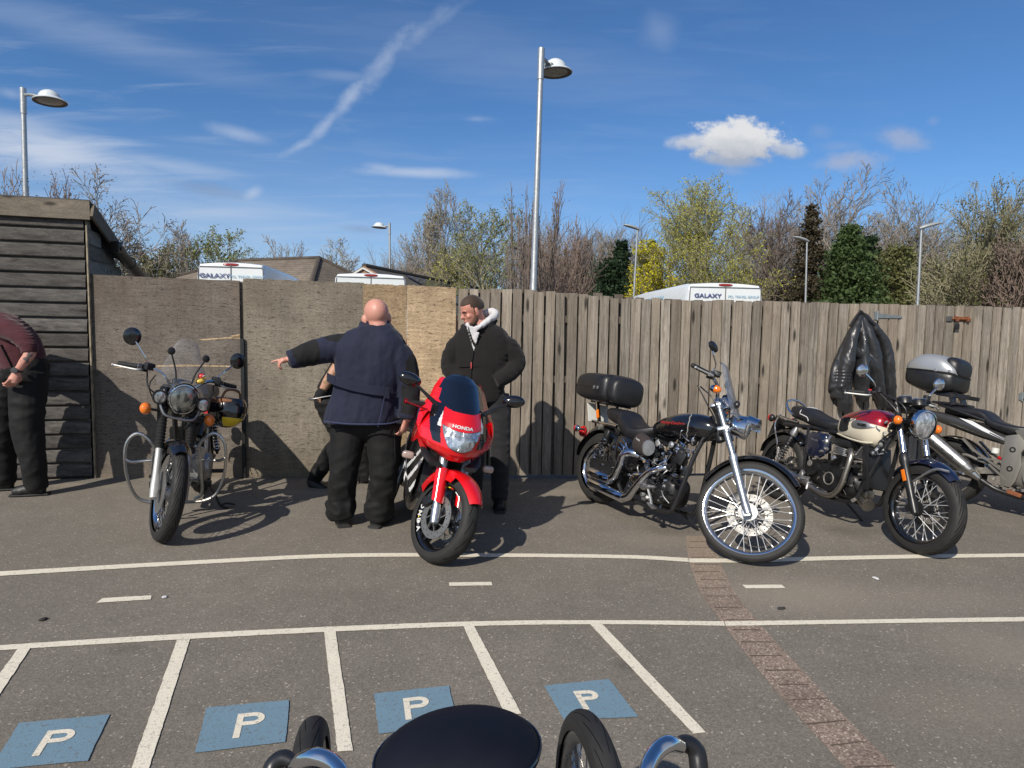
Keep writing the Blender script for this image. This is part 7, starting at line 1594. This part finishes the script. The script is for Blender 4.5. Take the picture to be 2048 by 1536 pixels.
def hand(mb, wrist, d, n, curl, point=False, s_=1.0, thumb=1):
    """wrist point, direction of the fingers, palm normal (fingers curl towards it)"""
    w_ = Vector(wrist); d = Vector(d).normalized(); n = Vector(n); n = (n-d*n.dot(d)).normalized(); u = n.cross(d)*thumb
    mb.tube([w_-d*.03*s_, w_+d*.02*s_, w_+d*.055*s_, w_+d*.085*s_], [.026*s_, .029*s_, .036*s_, .034*s_], 12, 3, flat=(1, .62) if abs(frame_of(d)[0].dot(n)) < .5 else (.62, 1))
    for k in range(4):
        off = u*(.030-.0195*k)*s_; b0 = w_+d*(.078-.004*abs(k-1.2))*s_+off; L = (.040, .045, .042, .033)[k]*s_; c = curl if not (point and k == 0) else .08; r = .0088*s_
        a1 = c*.9; a2 = c*1.9; a3 = c*2.6; p1 = b0+(d*cos(a1)+n*sin(a1))*L; p2 = p1+(d*cos(a2)+n*sin(a2))*L*.7; p3 = p2+(d*cos(a3)+n*sin(a3))*L*.5
        mb.tube([b0-d*.01, b0, p1, p2, p3], [r*1.2, r*1.15, r*1.05, r*.95, r*.75], 8, 3)
    t0 = w_+d*.025*s_+u*.028*s_; t1 = t0+(d*.7+u*.55+n*.25).normalized()*.035*s_; t2 = t1+(d*.9+u*.1+n*.45).normalized()*.030*s_; t3 = t2+(d*.9-u*.15+n*.5).normalized()*.020*s_
    mb.tube([t0-u*.012, t0, t1, t2, t3], [.013*s_, .0125*s_, .0115*s_, .010*s_, .008*s_], 8, 3)
def person(px, py, label):
    o = G(px, py); r = empty('person', o); tag(r, label, 'person')
    def L(x, y, dy=0.0): return at(x, y, o.y+dy)-o
    return r, L, o
def boot(root, a, d, s_=1.0, name='boot'):
    mb = MB(); a = Vector(a); d = Vector(d).normalized(); r = d.cross(Vector((0, 0, 1)))
    mb.ball(a+d*.10+Vector((0, 0, .045)), (.055, .055, .045)); mb.tube([a-d*.06+Vector((0, 0, .05)), a+d*.02+Vector((0, 0, .055)), a+d*.11+Vector((0, 0, .045)), a+d*.17+Vector((0, 0, .035))], [.050, .056, .050, .036], 12, 3)
    mb.tube([a+Vector((0, 0, .05)), a+Vector((0, 0, .20))], [.058, .062], 12, 1)
    b_ = put(name, skin(mb, .009, 3), BOOT, root); sm_ = MB(); sm_.tube([a-d*.09+Vector((0, 0, .012)), a+d*.05+Vector((0, 0, .012)), a+d*.19+Vector((0, 0, .012))], [.048, .056, .042], 14, 3, flat=(1, .25)); sm_.build('sole', RUB, b_); return b_
# ---------------------------------------------------------------- bald man seen from behind, pointing left
r, L, o = person(716, 1050, 'bald man from behind in a navy belted jacket and black trousers, pointing left')
hl_, hr_ = L(686, 1046), L(757, 1051); hl_.z = hr_.z = 0
legs = MB()
for (hx_, hy_), (kx, ky), ft in (((700, 845), (687, 945), hl_), ((768, 848), (768, 948), hr_)):
    legs.tube([L(hx_, hy_, .02), L((hx_+kx)/2, (hy_+ky)/2, .0), L(kx, ky, -.02), L(kx*.4+(680 if kx < 700 else 757)*.6, 1000, .01), ft+Vector((0, 0, .05))], [.135, .122, .100, .092, .088], 18, 4)
legs.ball(L(735, 840, .02), (.205, .15, .15), n=18, m=12)
for (a, b_) in ((681, 1012), (757, 1014)): legs.tube([L(a-3, b_-14, .0), L(a+1, b_+2, .01), L(a, b_+20, .02)], [.094, .104, .096], 16, 3)
fz = lambda c: .45+2.1*max(0, min(1, (.60-c.z)/.4))*(.6+.8*abs(nz(c, 3, 3, 3, 77)))
tr = put('trousers', skin(legs, .011, 4, folds(.009, 7, 11, 10, 3, fz)), BKT, r)
tp = MB(); tp.tube([L(788, 860, -.09), L(790, 930, -.07), L(782, 985, -.06)], .004, 5, 3); tp.build('leg_seam', BKC, tr)
boot(r, hl_, (-.35, 1, 0)); boot(r, hr_, (.25, 1, 0))
jk = MB()
def torso(mb, rows, dy=0.0, n=26, ex=2.3):
    R_ = []
    rows_ = catmull([Vector((a, b_, c)) for a, b_, c, d_ in rows], 3); dd = catmull([Vector((d_, 0, 0)) for a, b_, c, d_ in rows], 3)
    for v, d_ in zip(rows_, dd):
        l, rr = L(v.x, v.z, dy), L(v.y, v.z, dy); c = (l+rr)/2; h = (rr-l).length/2; ring = []
        ax_ = (rr-l).normalized()
        for k in range(n):
            t_ = 2*pi*k/n; ct, st = cos(t_), sin(t_); ring.append(c+ax_*(math.copysign(abs(ct)**(2/ex), ct)*h)+Vector((0, math.copysign(abs(st)**(2/ex), st)*d_.x, 0)))
        R_.append(ring)
    mb.rings(R_)
torso(jk, [(722, 780, 652, .075), (690, 800, 668, .11), (668, 812, 690, .15), (670, 812, 720, .165), (672, 808, 755, .17), (668, 800, 785, .17), (657, 800, 815, .185), (650, 799, 842, .195)], .0)
jk.tube([L(715, 692, 0), L(676, 696, -.01), L(634, 704, -.05), L(605, 712, -.09), L(578, 719, -.13)], [.08, .10, .088, .076, .062], 18, 4)
jk.tube([L(768, 692, 0), L(795, 712, -.01), L(813, 748, -.02), L(819, 790, -.04), L(813, 838, -.08)], [.085, .105, .092, .078, .064], 18, 4)
jk.tube([L(726, 655, .0), L(752, 641, .05), L(778, 662, .0)], [.045, .05, .045], 12, 4)
def jm(c):
    # darker shoulder, elbow and cuff panels
    pr = c
    def near(a, rad): return (c-a).length < rad
    if near(L(614, 704, -.11), .105) and c.x > L(588, 712).x: return 1
    if near(L(672, 672, -.03), .085) and c.z > L(0, 690).z: return 1
    if near(L(826, 735, -.02), .10) and c.x > L(814, 735).x: return 1
    if near(L(822, 800, -.05), .13) and c.x > L(808, 800).x: return 1
    return 0
jk_ = put('jacket', skin(jk, .011, 3, lambda c: folds(.010, 9, 9, 2.6, 1)(c)+folds(.004, 22, 22, 12, 9)(c)), [NAVY, BKC], r, jm)
bt = MB()
def back(px_, py_, off=.012): p = L(px_, py_, 0); t_ = (px_-735)/80.0; p.y = -(.178*sqrt(max(0, 1-abs(t_)**2.3))**.9+off); return p
bt.sheet(lambda u, v: back(664+124*u, 752+28*u+(v-.5)*17-4*sin(pi*u)*-1, .016), 24, 3, .006); bt.build('belt', NAVY, jk_)
bt = MB(); bt.sheet(lambda u, v: back(676+7*v, 747+14*u+2*v, .026), 3, 2, .004); bt.sheet(lambda u, v: back(781+7*v, 771+20*u+2*v, .03), 3, 2, .004); bt.build('belt_loop', NAVY, jk_)
bt = MB(); bt.tube([back(779, 788, .02), back(774, 815, .03), back(768, 846, .036)], .003, 5, 3); bt.tube([L(648, 843, -.19), L(700, 848, -.21), L(770, 848, -.20), L(800, 842, -.1)], .006, 6, 4); bt.build('hem', m_cloth('seam_navy', (.03, .04, .09)), jk_)
bd = MB(); hc_ = L(753, 634, .03); HM_ = headM(hc_, (-.42, .86, -.10), (-.05, -.16, 1), 1.12); headparts(bd, HM_)
torso(bd, [(724, 778, 655, .06), (690, 800, 680, .09), (685, 800, 740, .13), (690, 790, 840, .14)]); bd.tube([L(695, 692), L(634, 704, -.05), L(576, 719, -.13)], [.06, .05, .032], 12, 3); bd.tube([L(795, 700), L(820, 770, -.02), L(814, 842, -.08)], [.06, .05, .032], 12, 3)
bd.tube([L(705, 850), L(687, 945), hl_+Vector((0, 0, .09))], [.09, .07, .05], 12, 3); bd.tube([L(765, 850), L(768, 948), hr_+Vector((0, 0, .09))], [.09, .07, .05], 12, 3)
hand(bd, L(584, 718, -.12), (-1, -.25, -.16), (.1, .3, -1), .9, True, .92, 1); hand(bd, L(812, 843, -.08), (-.35, .2, -1), (-.8, .4, .1), .5, False, 1.0, -1)
put('body', skin(bd, .0062, 2), SKINP, r)
# ---------------------------------------------------------------- bearded man facing the viewer, hands in his pockets
r, L, o = person(975, 1014, 'bearded man in a black zipped jacket over a pale hood, hands in pockets')
fl, fr2 = L(947, 1010, .05), L(999, 1012, -.02); fl.z = fr2.z = 0
legs = MB()
for hp, kn, ft in (((948, 790), (950, 895), fl), ((990, 790), (1000, 895), fr2)): legs.tube([L(*hp, .02), L(*kn, -.03), ft+Vector((0, 0, .07))], [.115, .082, .068], 16, 5)
legs.ball(L(968, 785, .02), (.17, .13, .12)); put('trousers', skin(legs, .010, 3, folds(.008, 6, 6, 14, 13)), TROU2, r); boot(r, fl, (-.3, -1, 0)); boot(r, fr2, (.05, -1, 0))
jk = MB(); torso(jk, [(932, 992, 650, .07), (915, 1010, 662, .105), (906, 1020, 682, .13), (908, 1018, 720, .145), (910, 1012, 755, .145), (912, 1006, 790, .145), (918, 1002, 802, .135)])
jk.tube([L(938, 674), L(912, 694, -.01), L(899, 728, -.02), L(906, 748, -.08), L(922, 762, -.13)], [.06, .078, .070, .062, .054], 16, 4); jk.tube([L(982, 672), L(1018, 696, -.0), L(1034, 726, -.01), L(1016, 748, -.08), L(992, 764, -.13)], [.06, .080, .072, .064, .056], 16, 4)
jk.tube([L(990, 640, .02), L(976, 650, -.06), L(955, 668, -.10)], [.030, .032, .020], 10, 3); jk.tube([L(925, 652, .0), L(934, 660, -.08), L(946, 690, -.12)], [.024, .024, .016], 10, 3)
jk_ = put('jacket', skin(jk, .010, 3, lambda c: folds(.007, 7, 7, 4, 21)(c)+folds(.006, 10, 10, 22, 8, lambda q: 1 if (q.x > L(1005, 0).x or q.x < L(908, 0).x) else .12)(c)), HOOD, r)
def fr_(px_, py_, off=.004): p = L(px_, py_); t_ = (px_-960)/52.0; p.y = -(.145*max(0, 1-abs(t_)**2.3)**.5+off+.006); return p
z1 = MB(); z1.tube([fr_(949, 700), fr_(945, 735), fr_(944, 798)], .0035, 6, 4); z1.build('zip', MATS['seam_black'], jk_); z1 = MB(); z1.box(fr_(945, 729, .012), (.010, .008, .05), None, .003); z1.build('zip_pull', mat('zip_red', (.42, .05, .05), .5), jk_)
z1 = MB(); z1.tube([fr_(920, 733), fr_(944, 731), fr_(985, 733), fr_(988, 745), fr_(994, 765)], .003, 5, 4); z1.build('pocket_seam', BKC, jk_)
wh = MB()
wh.sheet(lambda u, v: fr_(950+(v-.5)*(30*(1-u)+1), 652+50*u, -.002+.012*(1-u)), 10, 6, .006); wh.tube([L(946, 660, -.135), L(962, 652, -.12), L(978, 640, -.06), L(990, 630, .0), L(984, 624, .06), L(962, 630, .10)], [.014, .022, .028, .032, .034, .028], 12, 4); wh.tube([L(938, 654, -.11), L(934, 646, -.04), L(940, 640, .04)], [.012, .02, .02], 10, 3)
put('hood', skin(wh, .008, 3, folds(.004, 20, 20, 20, 4)), WHC, r)
bd = MB(); hc_ = L(944, 622, -.02); HM_ = headM(hc_, (-.88, -.50, -.36), (-.20, -.05, 1), 1.0); headparts(bd, HM_)
bd.tube([hc_+Vector((.02, .02, -.06)), L(962, 655, .0)], [.062, .075], 14, 2); torso(bd, [(940, 985, 656, .05), (930, 990, 680, .08), (928, 994, 740, .10), (930, 996, 790, .10)])
for a in (([(942, 680, 0), (912, 700, -.01), (900, 728, -.02), (920, 761, -.12)]), ([(978, 680, 0), (1016, 700, 0), (1032, 726, -.01), (994, 763, -.12)])): bd.tube([L(*q) for q in a], [.05, .05, .042, .030], 12, 4)
hand(bd, L(924, 763, -.11), (.6, .3, -.6), (.3, 1, 0), .4, s_=.85); hand(bd, L(988, 766, -.11), (-.6, .3, -.6), (-.3, 1, 0), .4, s_=.85, thumb=-1)
bd.tube([L(950, 790), L(950, 895, -.02), fl+Vector((0, 0, .09))], [.08, .06, .045], 12, 3); bd.tube([L(988, 790), L(1000, 895, -.02), fr2+Vector((0, 0, .09))], [.08, .06, .045], 12, 3)
put('body', skin(bd, .006, 2), SKINR, r)
hr3 = MB(HM_)
def hairfn(u, v):
    th = .02+u*1.95; ph = (v-.5)*2*pi; return Vector((-.013+.103*sin(th)*cos(ph+pi), .0815*sin(th)*sin(ph+pi), .032+.096*cos(th)))
def hm_(u, v):
    p = hairfn(u, v); p = p+Vector((0, 0, .006*nz(p, 60, 60, 60)))
    if p.x > .030 and p.z < .074-.010*abs(p.y)/.05: return None
    if p.x > .012 and p.z < .040: return None
    if p.z < -.01+.25*max(0, -.02-p.x)*0 and p.x > -.02: return None
    if p.z < -.045: return None
    return 0
hr3.sheet(hairfn, 26, 40, .006, hm_); hr3.build('hair', HAIRB, r)
br = MB(HM_); br.ball((.048, 0, -.096), (.048, .047, .032)); br.ball((.090, 0, -.076), (.012, .028, .010)); br.ball((.080, 0, -.094), (.020, .032, .018)); br.tube([(.002, .062, -.03), (.018, .057, -.065), (.05, .042, -.098)], [.012, .018, .022], 8, 3); br.tube([(.002, -.062, -.03), (.018, -.057, -.065), (.05, -.042, -.098)], [.012, .018, .022], 8, 3)
put('beard', skin(br, .006, 2, folds(.003, 40, 40, 40, 2)), BRD, r)
ey = MB(HM_)
for s_ in (-1, 1): ey.tube([(.081, s_*.046, -.006), (.090, s_*.032, -.008), (.088, s_*.018, -.006)], .0022, 6, 3); ey.tube([(.080, s_*.050, .016), (.094, s_*.032, .021), (.094, s_*.016, .016)], .0026, 6, 3)
ey.build('eyebrow', HAIRB, r)
# ---------------------------------------------------------------- person cut off by the left edge, bending forward
r, L, o = person(45, 990, 'person at the left edge in a maroon ribbed top and black trousers, bending forward')
legs = MB(); f1, f2 = L(74, 988, 0), L(10, 978, .15); f1.z = f2.z = 0
legs.tube([L(58, 745, .05), L(55, 850, .0), L(66, 920, -.02), f1+Vector((0, 0, .06))], [.14, .118, .092, .080], 18, 4); legs.tube([L(22, 745, .12), L(5, 850, .12), L(8, 920, .14), f2+Vector((0, 0, .06))], [.135, .112, .09, .08], 18, 4); legs.ball(L(52, 735, .08), (.17, .17, .14))
put('trousers', skin(legs, .011, 4, folds(.009, 7, 11, 10, 33)), BKT, r); boot(r, f1, (-.9, -.3, 0)); boot(r, f2, (-.9, -.3, 0))
jk = MB(); jk.tube([L(48, 735, .08), L(34, 695, .08), L(8, 665, .08), L(-45, 650, .08)], [.165, .175, .165, .13], 20, 4); jk.tube([L(0, 652, -.06), L(36, 668, -.10), L(58, 692, -.12), L(60, 706, -.13)], [.095, .078, .062, .058], 16, 4)
def rib(c): return .0022*sin(c.z*300+c.x*60+nz(c, 4, 4, 4)*3)+folds(.008, 6, 6, 12, 5)(c)
sw = put('sweater', skin(jk, .010, 3, rib), MAR, r)
st = MB(); st.tube([L(2, 690, -.10), L(20, 725, -.09), L(30, 745, -.06)], .014, 8, 3, flat=(1, .4)); st.build('strap', BKC, r)
bd = MB(); bd.tube([L(52, 740, .08), L(30, 690, .08), L(-10, 665, .08), L(-55, 650, .08)], [.13, .14, .12, .09], 16, 4); bd.tube([L(0, 655, -.06), L(45, 675, -.11), L(60, 704, -.13), L(48, 724, -.15), L(35, 742, -.16)], [.06, .052, .045, .036, .026], 14, 4)
hand(bd, L(34, 744, -.16), (-.42, -.1, -1), (-.6, .3, .3), .55, s_=1.12, thumb=-1); headparts(bd, headM(L(-100, 640, .05), (-.9, .1, -.5), (0, 0, 1)))
bd.tube([L(-55, 650, .08), L(-90, 645, .06)], [.06, .06], 12, 1)
bd.tube([L(58, 750, .05), L(62, 900), f1+Vector((0, 0, .08))], [.1, .07, .05], 12, 3); bd.tube([L(22, 750, .12), L(6, 880, .13), f2+Vector((0, 0, .08))], [.1, .07, .05], 12, 3)
bdo = put('body', skin(bd, .0062, 2), [SKINP, mat('tattoo_ink', (.13, .10, .10), .6)], r, lambda c: 1 if (c-L(52, 712, -.16)).length < .08 and (c-L(52, 712, -.2)).length < .075 and nz(c, 38, 38, 38) > .12 else 0)
wt = MB(); wc = L(32, 741, -.175); wt.torus(L(35, 740, -.16), (-.5, -.1, -1), .034, .008, 24, 6); wt.cyl(wc+Vector((0, -.012, 0)), wc+Vector((.004, -.026, .003)), .024, n=24); wt.build('wristwatch', SAT, r)
# ---------------------------------------------------------------- crouching person mostly hidden behind the bald man
r, L, o = person(640, 975, 'person crouching behind the bald man, only a bent leg and a bare forearm seen')
legs = MB(); toe = L(622, 970, 0)
legs.tube([L(655, 800, .05), L(668, 835, .03), L(684, 880, .0)], [.125, .11, .075], 16, 4); legs.tube([L(684, 882, .0), L(664, 905, .03), L(640, 940, .05), L(626, 962, .06)], [.078, .082, .070, .058], 16, 4); legs.tube([L(672, 800, .25), L(735, 850, .2), L(728, 905, .2), L(735, 960, .22)], [.13, .11, .08, .07], 14, 4); legs.ball(L(660, 800, .14), (.15, .15, .14))
put('trousers', skin(legs, .010, 3, folds(.010, 9, 9, 14, 41)), BKT, r)
bt_ = MB(); bt_.tube([L(622, 958, .05), L(626, 968, .03), L(642, 976, .0), L(657, 984, -.02)], [.045, .048, .044, .030], 12, 4); put('boot', skin(bt_, .009, 3), BOOT, r); f2 = L(738, 962, .22); f2.z = 0; boot(r, f2, (1, 0, 0))
jk = MB(); jk.tube([L(662, 790, .14), L(700, 735, .14), L(735, 700, .12)], [.15, .16, .14], 18, 4); jk.ball(L(645, 790, .1), (.06, .1, .04)); put('jacket', skin(jk, .011, 3, folds(.008, 9, 9, 9, 51)), BKC, r)
bd = MB(); bd.tube([L(664, 795, .14), L(700, 735, .14), L(735, 700, .12)], [.12, .13, .10], 16, 3); headparts(bd, headM(L(752, 690, .1), (.9, -.1, -.4), (0, 0, 1)))
bd.tube([L(690, 715, .0), L(672, 738, -.02), L(656, 762, -.04), L(645, 781, -.05)], [.055, .052, .046, .034], 14, 4); hand(bd, L(645, 783, -.05), (-.3, -.1, -.6), (.5, .4, .2), .8, s_=.95)
bd.tube([L(660, 805, .1), L(684, 880, .0), L(632, 955, .05)], [.09, .06, .04], 12, 2)
put('body', skin(bd, .0065, 2), [SKINT, mat('tattoo_tan', (.25, .16, .08), .6)], r, lambda c: 1 if (c-L(658, 762, -.05)).length < .12 and nz(c, 26, 26, 26) > .15 else 0)
gl = MB(); gl.tube([L(648, 779, -.05), L(641, 790, -.055), L(637, 796, -.06)], [.042, .040, .030], 12, 3); put('glove', skin(gl, .008, 2), BKC, r)
tl = MB(); tl.tube([L(617, 798, -.07), L(630, 797, -.08), L(652, 793, -.07), L(672, 790, -.06)], [.012, .018, .018, .012], 12, 3, flat=(1, .55)); o_ = tl.build('hand_tool', [m_metal('tool_metal', (.42, .42, .42), .25, .1)], None); o_.location = o; tag(o_, 'slim grey metal tool held in the gloved hand left of the bald man', 'tool')

# ---------------------------------------------------------------- leather jacket hung on the fence
pj, ej = on_fence(1725, -.02); JO = Vector((pj.x, pj.y, 0))
def J(px_, py_, off=0.0): p, _ = on_fence(px_, -.03-off); return at(px_, py_, p.y)-JO-Vector((0, 0, 1.2))
lj = MB()
lj.tube([J(1722, 630, .0), J(1712, 650, .02), J(1700, 690, .05), J(1690, 730, .06), J(1684, 765, .06), J(1672, 796, .04)], [.018, .045, .080, .095, .088, .062], 16, 4, flat=(1, .8))
lj.tube([J(1724, 632, .0), J(1735, 655, .03), J(1747, 700, .06), J(1752, 745, .06), J(1757, 785, .05), J(1766, 812, .03)], [.018, .045, .078, .082, .075, .05], 16, 4, flat=(1, .8))
lj.tube([J(1728, 628), J(1750, 655, .01), J(1772, 690, .02), J(1779, 740, .03), J(1782, 790, .03), J(1783, 815, .02)], [.014, .035, .05, .055, .045, .03], 14, 4)
lj.tube([J(1716, 640), J(1690, 690, .01), J(1672, 740, .02), J(1664, 780, .02)], [.02, .04, .045, .035], 14, 4)
lj.tube([J(1684, 770, .06), J(1688, 795, .07), J(1690, 822, .06)], [.085, .07, .062], 14, 3); lj.tube([J(1722, 770, .05), J(1724, 792, .05), J(1722, 800, .04)], [.06, .065, .05], 12, 3)
lj.tube([J(1704, 700, .02), J(1735, 730, .02), J(1745, 770, .02)], [.09, .12, .10], 14, 3, flat=(1, .5)); lj.tube([J(1722, 640, .0), J(1722, 680, .02), J(1722, 740, .03), J(1720, 785, .03)], [.03, .09, .14, .12], 16, 4, flat=(1, .45))
def lf(c): return folds(.013, 8, 8, 4.5, 61)(c)+folds(.004, 18, 18, 12, 3)(c)+(.004*sin(c.z*190) if (c-J(1686, 752, .06)).length < .10 or (c-J(1760, 765, .05)).length < .07 else 0)
LEATH = m_metal('jacket_leather', (.022, .022, .024), .26, .18, 0, .1); LEATH.node_tree.nodes['Principled BSDF'].inputs['Coat Weight'].default_value = .35
ljo = put('leather_jacket', skin(lj, .010, 3, lf), LEATH, None); ljo.location = JO+Vector((0, 0, 1.2)); tag(ljo, 'black quilted leather motorcycle jacket hung over the top of the fence', 'leather jacket')
zz = MB(); zz.tube([J(1724, 640, .05), J(1727, 680, .10), J(1728, 722, .11)], .006, 6, 4); zz.tube([J(1722, 622, .01), J(1712, 634, .03), J(1700, 652, .05)], .014, 8, 3); zz.tube([J(1722, 622, .01), J(1738, 640, .03), J(1762, 664, .04)], .014, 8, 3); zz.build('zip', SAT, ljo)

# ---------------------------------------------------------------- vehicle in the foreground, cut by the bottom edge
c0 = at(915, 1513, 1.02); vr = empty('three_wheeler', (c0.x, c0.y, 0)); tag(vr, 'vehicle cut by the bottom edge, dark domed front between two narrow spoked wheels', 'three wheeler')
O_ = Vector((c0.x, c0.y, 0)); DOME = mat('dome_navy_black', (.0035, .0045, .010), .62, 0, var=.25, vscale=8, spec=.25)
cz = c0.z
def dome(u, v):
    th = u*pi; ph = v*2*pi; rx = .143; x = rx*sin(th)*cos(ph); y = .118*sin(th)*sin(ph); return Vector((x, y, cz+(.058 if th < pi/2 else .03)*cos(th)+.016*x/rx))
one('cowl', I4, DOME, vr, lambda mb: mb.sheet(dome, 20, 48, .006))
one('piping', I4, BLK, vr, lambda mb: mb.tube([dome(.47, k/60.0)+Vector((0, .001, .004)) for k in range(-6, 36)], .0026, 6, 2))
one('chassis', I4, SAT, vr, lambda mb: (mb.beam((-.40, .20, .32), (.30, .20, .32), .04, .04), mb.beam((0, .20, .32), (0, -.5, .35), .05, .05), mb.loft([(-.02, 0, 0, .1, .1, .1), (0, 0, 0, .1, .1, .1)], 8) if False else mb.cyl((0, 0, cz-.30), (0, 0, cz-.01), .05, .09, 24)))
for px_, py_ in ((620, 1434), (1166, 1410)):
    X = at(px_, py_, 1.42).x-O_.x+(.010 if px_ > 1000 else .072); w_ = wheel(vr, Matrix.Translation((X, (1.22 if px_ > 1000 else 1.18)-O_.y, .31)) @ Matrix.Rotation(pi/2+(.22 if px_ < 1000 else .13), 4, 'Z'), (0, 0, 0), .31, .058, .262, CHROMED, hubr=.03, hubw=.07, hub=ALU, tym=TY3, spokes=36, spm=CHROMED)
def A(px_, py_, Y): return at(px_, py_, Y)-O_
one('chrome_bar', I4, CHROME, vr, lambda mb: mb.tube([A(1284, 1580, .70), A(1296, 1532, .72), A(1314, 1502, .74), A(1338, 1487, .75), A(1362, 1493, .76)], [.009, .0095, .0105, .0105, .008], 14, 5)); one('black_bar', I4, SAT, vr, lambda mb: mb.tube([A(1352, 1492, .77), A(1372, 1487, .78), A(1392, 1502, .78), A(1398, 1538, .77), A(1404, 1588, .76)], [.008, .011, .012, .012, .012], 14, 5))
one('chrome_bar', I4, CHROME, vr, lambda mb: mb.tube([A(700, 1590, .70), A(686, 1550, .72), A(663, 1524, .74), A(630, 1513, .75), A(598, 1523, .76), A(582, 1538, .77)], [.009, .0095, .0105, .0105, .009, .008], 14, 5)); one('black_bar', I4, SAT, vr, lambda mb: mb.tube([A(590, 1526, .77), A(568, 1517, .78), A(548, 1530, .78), A(539, 1558, .77), A(535, 1592, .76)], [.008, .011, .012, .012, .012], 14, 5))
# a few leaves and pebbles lying about
rb_ = random.Random(4)
for (px_, py_, lab, m) in ((87, 1241, 'dark curled leaf on the tarmac at the left, below the short dash', mat('leaf_dark', (.02, .018, .015), .8)), (1563, 1219, 'small dark pebble on the tarmac right of the brick strip', mat('pebble_dark', (.03, .03, .028), .9)), (1752, 1158, 'pale scrap on the tarmac below the red and cream motorcycle', WHC), (331, 1196, 'tiny white scrap beside the left short dash', WHC)):
    q = G(px_, py_); mb = MB(); 
    for k in range(3): mb.ball((rb_.uniform(-.012, .012), rb_.uniform(-.008, .008), .006), (rb_.uniform(.010, .018), rb_.uniform(.008, .012), .006), (0, 0, rb_.random()*3), 8, 6)
    o_ = mb.build('leaf' if 'leaf' in lab else 'pebble' if 'pebble' in lab else 'scrap', m); o_.location = q; tag(o_, lab, 'leaf' if 'leaf' in lab else 'pebble' if 'pebble' in lab else 'litter')
